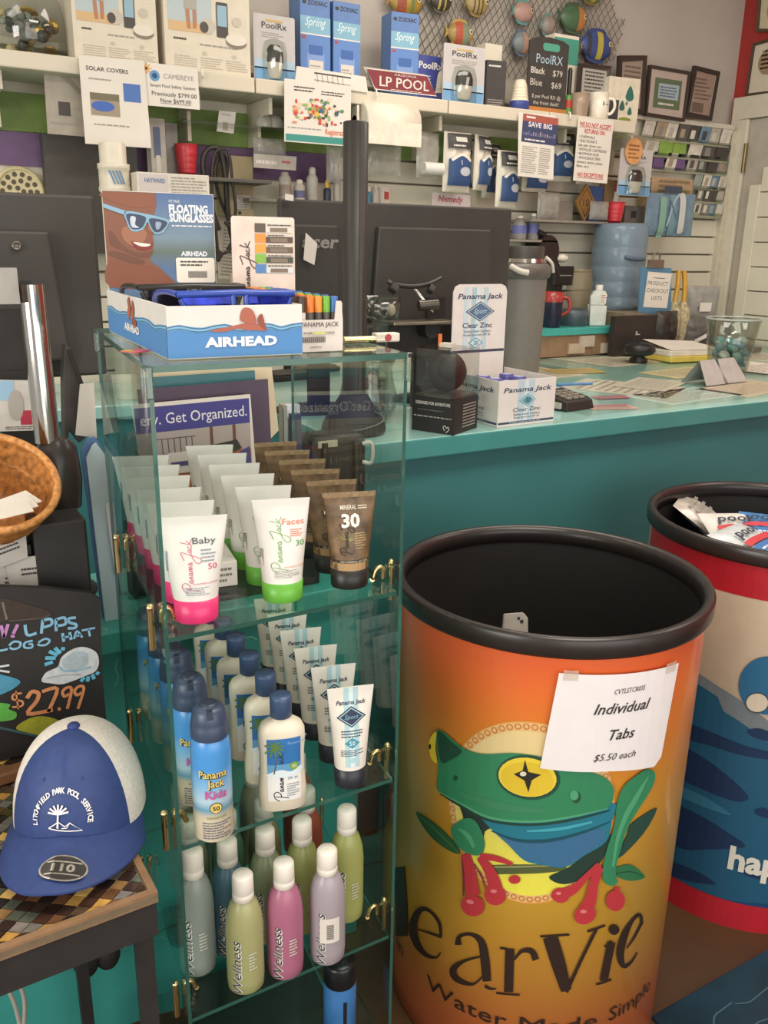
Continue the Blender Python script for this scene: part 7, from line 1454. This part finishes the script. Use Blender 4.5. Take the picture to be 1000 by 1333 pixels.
# brochures behind the tubes, in a low file box
fb = at(300, 640, Y=1.50)
t = thing('brochure_rack', 'dark low rack holding the brochures behind the tower', 'rack', (.36, 1.44, .8605)); b = B(); b.box(0, .34, 0, .004, 0, .12, MBLACK); b.box(0, .34, .13, .134, 0, .14, MBLACK); b.box(0, .34, .004, .13, 0, .10, MBLACK); b.build('rack', t)
def brochure(label, q, Y, col, pr=None):
    P = [at(*p, Y=Y) for p in q]; o_ = P[3]; t = thing('brochure', label, 'brochure', o_); F = Flat((0, 0, 0)); L2 = [((p-o_).x, (p-o_).z) for p in P]; b = B(); b.extrude(F, L2[::-1], .003, M(col, .35, noise=.02)); f2 = Flat((0, -.003, 0), P[2]-P[3]) if False else Flat((0, -.003, 0))
    if pr: pr(b, f2, L2)
    b.build('cover', t); return t
def organ(b, fr, L):
    u = Vector((L[1][0]-L[0][0], 0, L[1][1]-L[0][1])); f = Flat(fr.o, u, Vector((-u.z, 0, u.x))); tl = Vector((L[0][0], 0, L[0][1])); w = u.length
    def loc(x, y): d = tl+f.u*(x*w); return d.dot(f.u), d.dot(f.v)-y*w
    R_ = lambda x0, y0, x1, y1, m, q: b.poly(f, [loc(x0, y1), loc(x1, y1), loc(x1, y0), loc(x0, y0)], m, q)
    R_(.02, .03, .985, .24, INK('#423f80'), .0006); a = loc(.96, .175); b.text(f, 'ery. Get Organized.', a[0], a[1], w*.088, INK('#d9d6dc'), fit=w*.90, al='r', w=.0012, bold=.005)
    R_(.02, .24, .985, .46, INK('#a59a94'), .0006); R_(.02, .46, .985, 1.0, INK('#a8623f'), .0006)
    for i in range(7): b.stroke(f, [loc(.17+.05*i, .30), loc(.18+.05*i, .62)], w*.006, INK('#55504c'), .0012, 1)
    for y in (.30, .44, .60): b.stroke(f, [loc(.15, y), loc(.50, y)], w*.006, INK('#55504c'), .0012, 1)
    R_(.26, .42, .46, .60, INK('#cfc8c0'), .0016); R_(.28, .50, .44, .54, INK('#54507a'), .002); b.poly(f, [loc(.0, .35), loc(.10, .55), (loc(.08, .62)), loc(0, .66)], INK('#4a4340'), .0016)
    b.poly(f, [loc(.58, .40), loc(.86, .37), loc(.90, .45), loc(.82, .48), loc(.60, .47)], INK('#3a3634'), .0016); R_(.62, .44, .70, .53, INK('#3a3634'), .0018); b.poly(f, [loc(.97, .44), loc(.985, .70), loc(.75, .64), loc(.80, .52)], INK('#454a80'), .0014)
    for x in (.64, .84): b.stroke(f, [loc(x, .24), loc(x, .40)], w*.025, INK('#6a4438'), .0012, 1)
brochure('cream folder standing at the back of the brochure rack', ((185, 480), (353, 478), (362, 560), (205, 720)), 1.555, '#cfc0a0'); brochure('teal brochure behind the purple one in the rack', ((182, 492), (331, 482), (336, 600), (200, 720)), 1.535, '#3c6a70')
brochure('dark purple brochure behind the get organized brochure', ((178, 507), (348, 493), (359, 700), (205, 730)), 1.515, '#4a3a4c')
t = brochure('get organized brochure with a photo of office things in the rack', ((170, 527), (325, 513), (340, 700), (205, 740)), 1.495, '#d2cbc0', organ)
for i, (px, py, w_, l) in enumerate(((222, 503, .020, 'left'), (244, 501, .024, 'middle'), (264, 499, .020, 'right'), (253, 516, .030, 'front'))):
    p = at(px, py, Y=1.533-.020*(i == 3)); b = B(); b.extrude(Flat((0, 0, 0)), smooth([(-w_/2, -.014), (w_/2, -.014), (w_*.45, .004), (0, .009), (-w_*.45, .003)], 2), .0008, M('#c3cf4a', .5)); o = b.build('index_tab', None, tuple(p)); tag(o, l+' lime green page tab above the brochures', 'tab', 'lime page tabs')
for i, (x0, x1, y0, y1, c, l) in enumerate(((350, 362, 545, 640, '#3a3f52', 'dark blue binder right of the purple brochure'), (355, 372, 532, 640, '#c9cdd0', 'white binder behind the dark blue binder'), (372, 384, 530, 640, '#a8a08c', 'beige folder edge right of the white binder'))):
    a, c_, zl, zh = span(x0, x1, y0, y1, 1.56+.02*i); b = B(); b.box(0, max(.012, c_-a), 0, .018, 0, zh-.8605, M(c, .4)); o = b.build('binder', None, (max(a, .71), 1.58+.025*i, .8605)); tag(o, l, 'binder')
# black pouch strapped at the counter end
t = thing('black_bag', 'black bag with straps hanging at the left end of the counter', 'bag', (.82, 1.60, .8605)); o_ = Vector((.82, 1.60, .8605)); b = B(); zt_ = at(425, 570, Y=1.60).z-.8605; b.box(-.06, .075, 0, .09, 0, zt_, M('#2b2826', .5, noise=.1)); b.build('bag_body', t, bev=.015)
for x in (-.03, .045): b = B(); b.tube([(x, -.004, zt_-.01), (x-.002, -.012, zt_*.5), (x-.01, -.03, .02)], .007, M('#211f1e', .5)); b.build('strap', t)
b = B(); b.box(-.045, .0, -.004, .0, zt_-.02, zt_-.006, M('#b9b39a', .4)); b.build('zip_tab', t); b = B(); b.tube([(.06, -.004, zt_-.02), (.078, -.012, zt_-.02), (.078, -.012, zt_-.06), (.06, -.004, zt_-.06)], .005, M('#b5b5aa', .3)); b.build('buckle', t)
# keyboards seen through the glass
for x, y, l in ((375, 492, 'black keyboard on the left counter, seen through the tower top'), (405, 482, 'second black keyboard right of the first one')):
    p = at(x, y, Z=1.0305); t = thing('keyboard', l, 'keyboard', (p.x, max(p.y, 2.70), 1.0305), .1); b = B(); b.box(-.09, .09, -.07, .07, 0, .018, MBLACK); b.build('keyboard_case', t, bev=.003)
    for i in range(4): b = B(); b.box(-.08, .08, -.058+.03*i, -.036+.03*i, .0182, .024, M('#3f3b38', .5)); b.build('key_row', t, bev=.002)

# ------------------------------------------------------------------ mosaic table
TX, TYF, TYB, TTZ = .207, .868, 1.385, .76
t = thing('mosaic_table', 'black side table with a diamond mosaic top, left of the glass tower', 'table', (TX, TYF, 0), .03); tw_, td_ = .62, TYB-TYF
b = B(); b.box(-tw_, 0, 0, td_, TTZ-.012, TTZ-.003, M('#a8977c', .7)); tiles = ['#4a3228', '#33241f', '#3d2c25', '#2b2220', '#3a2a24', '#6a4a32', '#c2954f', '#d9b46a', '#8a6a44', '#5a4a3a', '#77716a', '#54584c', '#2f2a28']
F = Flat((0, 0, TTZ-.003), (1, 0, 0), (0, 1, 0)); s_ = .0205; iy = 0; y = .006
while y < td_-.002:
    x = -tw_+.012+(s_*.62 if iy % 2 else 0)
    while x < .004:
        k = .46; hx_, hy_ = s_*.62*.9, s_*.5*.9
        cl = [(max(-tw_+.010, min(-.0105, p)), max(.0105, min(td_-.010, q))) for p, q in ((x-hx_, y), (x, y-hy_), (x+hx_, y), (x, y+hy_))]
        ar = sum(cl[i][0]*cl[(i+1) % 4][1]-cl[(i+1) % 4][0]*cl[i][1] for i in range(4))/2
        if ar > 2e-5: b.extrude(F, cl, .002, M(rnd.choice(tiles), .12, noise=.12, scale=60), None)
        x += s_*1.24
    y += s_*.5; iy += 1
b.build('table_top', t)
b = B(); wd = M('#8a6a4c', .55, noise=.1, scale=40); b.box(-tw_, 0, 0, .009, TTZ-.014, TTZ+.001, wd); b.box(-.009, 0, .009, td_, TTZ-.014, TTZ+.001, wd); b.box(-tw_, -.009, td_-.009, td_, TTZ-.014, TTZ+.001, wd); b.build('wood_edging', t)
b = B(); b.box(-tw_+.002, -.002, .002, td_-.002, TTZ-.062, TTZ-.0145, MBLACK); b.build('apron', t)
for x in (-.014, -tw_+.030):
    for y in (.030, td_-.030): b = B(); b.box(x-.010, x+.010, y-.010, y+.010, 0, TTZ-.0625, MBLACK); b.build('leg', t)
# caps
blue = M('#2b3f74', .6, noise=.05, scale=90); mesh_w = M('#d9d2c8', .7, noise=.05, scale=220); navy = M('#26356f', .6)
def cap_thing(label, loc, rz):
    t = thing('baseball_cap', label, 'cap', loc, rz, 'blue and white caps'); RX, RY, RZ_ = .082, .095, .122; n, m_ = 48, 14
    def S(th, ph, w=0): # th 0 = front (-y), ph 0..90
        q = cos(ph)**.8; return ((RX+w)*q*sin(th), -(RY+w)*q*cos(th), (RZ_+w)*sin(ph)*.98)
    fr_a = radians(60); b1, b2 = B(), B()
    def patch(b, a0, a1, k, m, cut):
        v = [S(a0+(a1-a0)*i/k, radians(90)*j/m_) for j in range(m_+1) for i in range(k+1)]; b.add(v, [(j*(k+1)+i, j*(k+1)+i+1, (j+1)*(k+1)+i+1, (j+1)*(k+1)+i) for j in range(m_) for i in range(k)], m, True)
    patch(b1, -fr_a, fr_a, 26, blue, 0)
    fr = Warp(lambda u, v, w: S(math.asin(max(-1, min(1, u/RX*.98)))*1.0, math.asin(max(0, min(.995, v/RZ_))), w+.0012), (.006, .008)); wi = INK('#e6e2de')
    for i, (ch, n_) in enumerate([(c, None) for c in 'LITCHFIELD PARK POOL SERVICE']):
        if ch == ' ': continue
        a = radians(192-204*i/27); r_ = .030; b1.text(fr, ch, r_*cos(a)*1.05, .046+r_*sin(a), .0058, wi, al='c', rot=a-pi/2, bold=.03)
    for i in range(7): b1.stroke(fr, [(-.004, .053), (-.004+.0135*cos(radians(10+27*i)), .053+.011*sin(radians(10+27*i)))], .0022, wi)
    b1.stroke(fr, [(-.004, .056), (-.005, .036)], .0022, wi); b1.stroke(fr, [(-.016, .036), (-.004, .044), (.004, .038), (.010, .042), (.024, .030), (-.006, .034), (-.016, .036)], .0014, wi, k=1); b1.stroke(fr, [(.0, .036), (.006, .036), (.010, .042)], .0012, wi, k=1)
    b1.stroke(fr, [(0, .075), (.0005, .10), (0, .118)], .0008, navy)
    for sx in (-1, 1): b1.poly(fr, ell(sx*.032, .088, .0020, .0020, 10), navy, .0004)
    b1.build('front_panel', t)
    k = 34; a0, a1 = fr_a, 2*pi-fr_a; v = [S(a0+(a1-a0)*i/k, radians(90)*j/m_) for j in range(m_+1) for i in range(k+1)]; b2.add(v, [(j*(k+1)+i, j*(k+1)+i+1, (j+1)*(k+1)+i+1, (j+1)*(k+1)+i) for j in range(m_) for i in range(k)], mesh_w, True); s_ = b2.build('mesh_back', t); s_['label'] = 'white mesh back'
    b = B(); b.ball((0, 0, RZ_*.985), .008, navy, rz=.005); b.build('button', t)
    # curved brim
    b = B(); k, m2 = 30, 10; top, bot = [], []
    for j in range(m2+1):
        for i in range(k+1):
            a = radians(-80+160*i/k); q = j/m2; ix, iy_ = RX*sin(a), -RY*cos(a); ln = .078*cos(a*.95)**.45 if abs(a) < 1.5 else 0
            x = ix*(1+.10*q*abs(sin(a))); y = iy_-ln*q*(.62+.38*cos(a)); zz = .014-.20*x*x/.08-.012*q+.010*(1-abs(sin(a)))-.004*q*q
            top.append((x, y, zz+.0015)); bot.append((x, y, zz-.0015))
    f = [(j*(k+1)+i, (j+1)*(k+1)+i, (j+1)*(k+1)+i+1, j*(k+1)+i+1) for j in range(m2) for i in range(k)]; N_ = len(top); ed = [(m2*(k+1)+i, m2*(k+1)+i+1) for i in range(k)]
    b.add(top+bot, f+[tuple(N_+x for x in q[::-1]) for q in f], blue, True); b.add(top+bot, [(i, N_+i, N_+j, j) for i, j in ed], blue); b.build('brim', t)
    # round silver sticker on the brim
    b = B(); brz = lambda u, v, w: (u, v, .0185-.20*u*u/.08-.012*((-v-RY)/.078)-.004*((-v-RY)/.078)**2+.010*(1-min(1, abs(u)/RX))+w-.0005); f3 = Warp(brz, (.006, None)); cxs, cys = .012, -.142
    b.poly(f3, ell(cxs, cys, .0275, .0175, 32), M('#b5aea4', .25, .7), .0006); b.poly(f3, ell(cxs, cys, .0255, .0155, 32), M('#2f2b2a', .3), .0010); b.text(f3, '110', cxs, cys-.005, .0095, M('#b5aea4', .25, .7), fit=.027, al='c', bold=.04, w=.0014); b.poly(f3, rect(cxs-.02, cys+.0065, cxs+.02, cys+.0085), M('#b5aea4', .25, .7), .0014); b.poly(f3, rect(cxs-.02, cys-.0095, cxs+.02, cys-.0078), M('#b5aea4', .25, .7), .0014); s2_ = b.build('brim_sticker', t); s2_['label'] = 'oval silver and black sticker'
    return t
cap_thing('blue and white mesh cap with a palm tree logo on the mosaic table', (.158, 1.045, TTZ+.024), -.42)
dc = dup([o for o in bpy.data.objects if o.name == 'baseball_cap'][0], (-.075, 1.085, TTZ+.024), -.40, 'second cap at the left edge of the photo, mostly out of view')
# chalk sign for the caps
SYY = 1.245
pz = lambda x, y: ((at(x, y, Y=SYY)).x-.11, at(x, y, Y=SYY).z-TTZ-.002)
t = thing('chalkboard', 'black chalkboard advertising the logo hat for 27.99, behind the cap', 'chalkboard', (.11, SYY, TTZ+.002)); b = B(); F = Flat((0, .012, 0)); xr, zr = pz(128, 771); xb, _ = pz(140, 955); xl = -.15
b.extrude(F, [(xl, .0), (xb, 0), (xb, .10), (xr+.002, zr-.012), (xr-.01, zr), (pz(60, 766)[0], pz(60, 766)[1]), (pz(0, 764)[0], pz(0, 764)[1]), (xl, pz(0, 768)[1])], .012, M('#2a2726', .75, noise=.1, scale=15)); F = Flat((0, 0, 0)); C = lambda h: M(h, .8, noise=.06, scale=120)
Zs = lambda x, y: pz(x*.25, 750+y*.25)
P_ = lambda pts, m, w=.0008, k=4: b.poly(F, smooth([Zs(*p) for p in pts], k) if k > 1 else [Zs(*p) for p in pts], m, w)
def S_(pts, wd, m, w=.0010, k=4):
    kx = abs(Zs(100, 400)[0]-Zs(0, 400)[0])/100; b.stroke(F, [Zs(*p) for p in pts], wd*kx, m, w, k)
P_([(-40, 130), (45, 120), (240, 175), (265, 185), (255, 205), (220, 215), (40, 232), (-40, 236)], C('#3c2f29'), .0008); S_([(12, 135), (35, 225)], 12, C('#6f665e'), .0012, 1); S_([(45, 232), (220, 216), (262, 196)], 6, C('#5a4f48'), .0012)
lb, pk, og, wt = C('#7fb0cc'), C('#b57fb5'), C('#d9905f'), C('#c9ccce')
for pts in ([(130, 252), (142, 305), (190, 295)], [(215, 298), (222, 225)], [(222, 230), (262, 222), (268, 250), (226, 265)], [(292, 285), (290, 222)], [(290, 225), (335, 215), (340, 248), (293, 258)], [(395, 215), (358, 220), (362, 240), (395, 250), (390, 268), (352, 270)],
            [(-10, 345), (-5, 385), (40, 378)], smooth([(48, 362), (72, 340), (105, 345), (98, 370), (65, 378)], 3), [(170, 335), (130, 345), (128, 370), (165, 370), (165, 352), (148, 354)], smooth([(200, 345), (235, 325), (258, 335), (238, 356), (205, 358)], 3),
            [(325, 295), (332, 340)], [(362, 290), (370, 330)], [(328, 318), (366, 312)], [(385, 326), (400, 285), (428, 318)], [(392, 312), (420, 304)], [(425, 282), (495, 268)], [(460, 275), (468, 312)]): S_(pts, 17 if pts[0][1] < 300 and pts[0][0] < 400 else 13, lb)
for pts in ([(5, 255), (20, 318)], [(20, 318), (42, 248)], [(92, 250), (68, 300)]): S_(pts, 18, pk)
P_(ell(66, 312, 12, 8), pk, .001, 1); 
S_([(112, 608), (70, 615), (68, 640), (115, 650), (112, 675), (62, 680)], 12, og); S_([(82, 598), (95, 690)], 9, og)
S_([(140, 635), (165, 600), (200, 610), (190, 650), (145, 715), (275, 695)], 24, og); S_([(218, 600), (298, 585), (250, 705)], 22, og); P_(ell(308, 690, 9, 9), og, .001, 1)
S_([(360, 610), (335, 625), (325, 600), (350, 578), (372, 590), (350, 690)], 18, og); S_([(425, 605), (400, 618), (388, 595), (412, 572), (436, 585), (405, 690)], 18, og)
P_([(216, 545), (240, 500), (300, 470), (320, 420), (380, 378), (440, 368), (500, 395), (515, 450), (495, 495), (440, 520), (330, 560), (260, 556)], wt, .0010); P_([(330, 430), (390, 392), (450, 400), (450, 460), (380, 490), (330, 470)], C('#a9b5bc'), .0014); S_([(305, 465), (330, 490), (400, 490), (470, 470)], 9, lb, .0018); S_([(240, 530), (320, 515), (420, 510)], 6, C('#98a3a8'), .0016)
for x0, y0, x1, y1 in ((232, 460, 275, 445), (235, 425, 290, 425), (255, 390, 300, 410), (285, 372, 315, 400), (330, 368, 325, 385), (420, 548, 440, 525), (455, 548, 460, 520), (490, 535, 480, 510), (515, 508, 500, 500)): S_([(x0, y0), (x1, y1)], 22, C('#5fb0cc'), .0010, 1)
P_([(-40, 510), (20, 515), (100, 540), (95, 565), (40, 600), (-40, 620)], C('#4a8fae'), .0010); S_([(-5, 490), (50, 498)], 12, wt, .001, 1); S_([(0, 470), (48, 462)], 12, wt, .001, 1)
P_([(-40, 665), (50, 665), (45, 690), (85, 710), (70, 745), (-40, 750)], C('#5fae4a'), .0010); P_([(85, 795), (130, 750), (200, 728), (265, 735), (305, 755), (270, 800), (210, 826)], C('#a8a832'), .0010)
S_([(-40, 778), (80, 805), (200, 832), (350, 742), (490, 785)], 16, C('#3c5f66'), .0014, 1); S_([(165, 868), (230, 815), (340, 750)], 14, C('#33535a'), .0014, 1); b.build('board', t)
b = B(); b.box(xl, xb, .014, .05, 0, .012, M('#7a5136', .5)); b.box(xl+.1, xl+.14, .0145, .045, 0, .18, MBLACK, sy=.3); b.build('foot', t)
b = B(); b.box(-.35, .10, 0, .022, 0, .018, M('#80573a', .5, noise=.1)); o = b.build('wooden_tray_edge', None, (.045, 1.175, TTZ+.0005), (0, 0, .12), bev=.003); tag(o, 'brown wooden strip lying below the chalkboard at the left edge', 'wood strip')
# card organiser and basket behind the sign
bc = at(-12, 628, Y=1.335)
t = thing('card_organiser', 'black desk organiser behind the chalkboard, carrying the basket', 'organiser', (-.10, 1.305, TTZ+.0015)); b = B(); OZ = at(85, 680, Y=1.305).z-TTZ; k = M('#262322', .5, noise=.06)
x0, x1 = at(45, 720, Y=1.305).x+.10, at(116, 720, Y=1.305).x+.10
b.box(x0, x1, 0, .068, .0, OZ, k); b.build('bin', t, bev=.004); b = B(); b.box(-.1, x0-.003, .012, .068, 0, bc.z-.098-TTZ, k); b.build('pocket', t)
for i, (q, l) in enumerate(((((-10, 705), (33, 690), (36, 725), (-8, 742)), 'white business card with a sketch at the left edge'), (((5, 728), (58, 722), (62, 762), (14, 768)), 'white card with small dark print behind the chalkboard'), (((-10, 738), (28, 730), (32, 775), (-8, 775)), 'grey card tucked behind the printed card'))): sheet('business_card', l, 'card', q, 1.312-.004*(2-i), M('#b5afa8', .5), .001, lambda b, fr, w, h: b.lines(fr, w*.3, w*.9, h*.4, h*.7, 2, INKD, rnd))
# wicker basket tilted towards the room
t = thing('wicker_basket', 'honey coloured wicker basket with papers at the left edge', 'basket', bc, rot=(.62, .12, 0)); wk = M('#b5793f', .5, noise=.25, scale=90); b = B(); n = 72; R0 = .091
def ringz(k):
    k = k*16/34; z = -.085+.085*k/16; q = R0*(.55+.45*(k/16)**.6)+.0022*(int(k*34/16+.5) % 2); return [((q+.0016*(1 if (j+k) % 2 else -1))*cos(2*pi*j/n), (q+.0016*(1 if (j+k) % 2 else -1))*sin(2*pi*j/n), z) for j in range(n)]
b.rings([ringz(k) for k in range(35)], wk, True, True, False); b.rings([[((q[0]*.965), q[1]*.965, q[2]+.002) for q in ringz(34-k)] for k in range(35)], wk, True, False, True); b.build('woven_bowl', t)
b = B(); b.tube([(R0*1.0*cos(2*pi*j/24), R0*1.0*sin(2*pi*j/24), .002) for j in range(24)], .006, M('#c98a4a', .45, noise=.2, scale=120), closed=True, k=3); b.build('rim', t)
for i in range(3):
    b = B(); b.box(-.04, .04, -.02, .02, 0, .0015, PAPER); o = b.build('paper_slip', None, tuple(at(2+5*i, 668-5*i, Y=1.285+.012*i)), (.12+.06*i, -.12, .2*i)); tag(o, ['front', 'middle', 'rear'][i]+' white paper slip lying in the wicker basket', 'paper', 'slips in the basket')
# black hooks and white cords below the table
p = at(125, 1240, Y=1.37); t = thing('handle_cup', 'black double bulged handle on the teal cabinet front below the table', 'handle', (p.x, 1.372, p.z)); b = B()
for sx in (-.018, .020): b.ball((sx, 0, -.01), .024, MBLACK, ry=.022, rz=.036)
b.box(-.045, .045, .0, .012, .0, .04, MBLACK); b.build('cup_pull', t)
cable('white cord hanging below the mosaic table, outer one', [(-5, 1245), (8, 1280), (20, 1310), (28, 1345)], .004, 1.30, M('#a9a59a', .5), 'cord'); cable('white cord hanging below the mosaic table, inner one', [(12, 1240), (24, 1275), (32, 1305), (30, 1345)], .004, 1.30, M('#a9a59a', .5), 'cord')
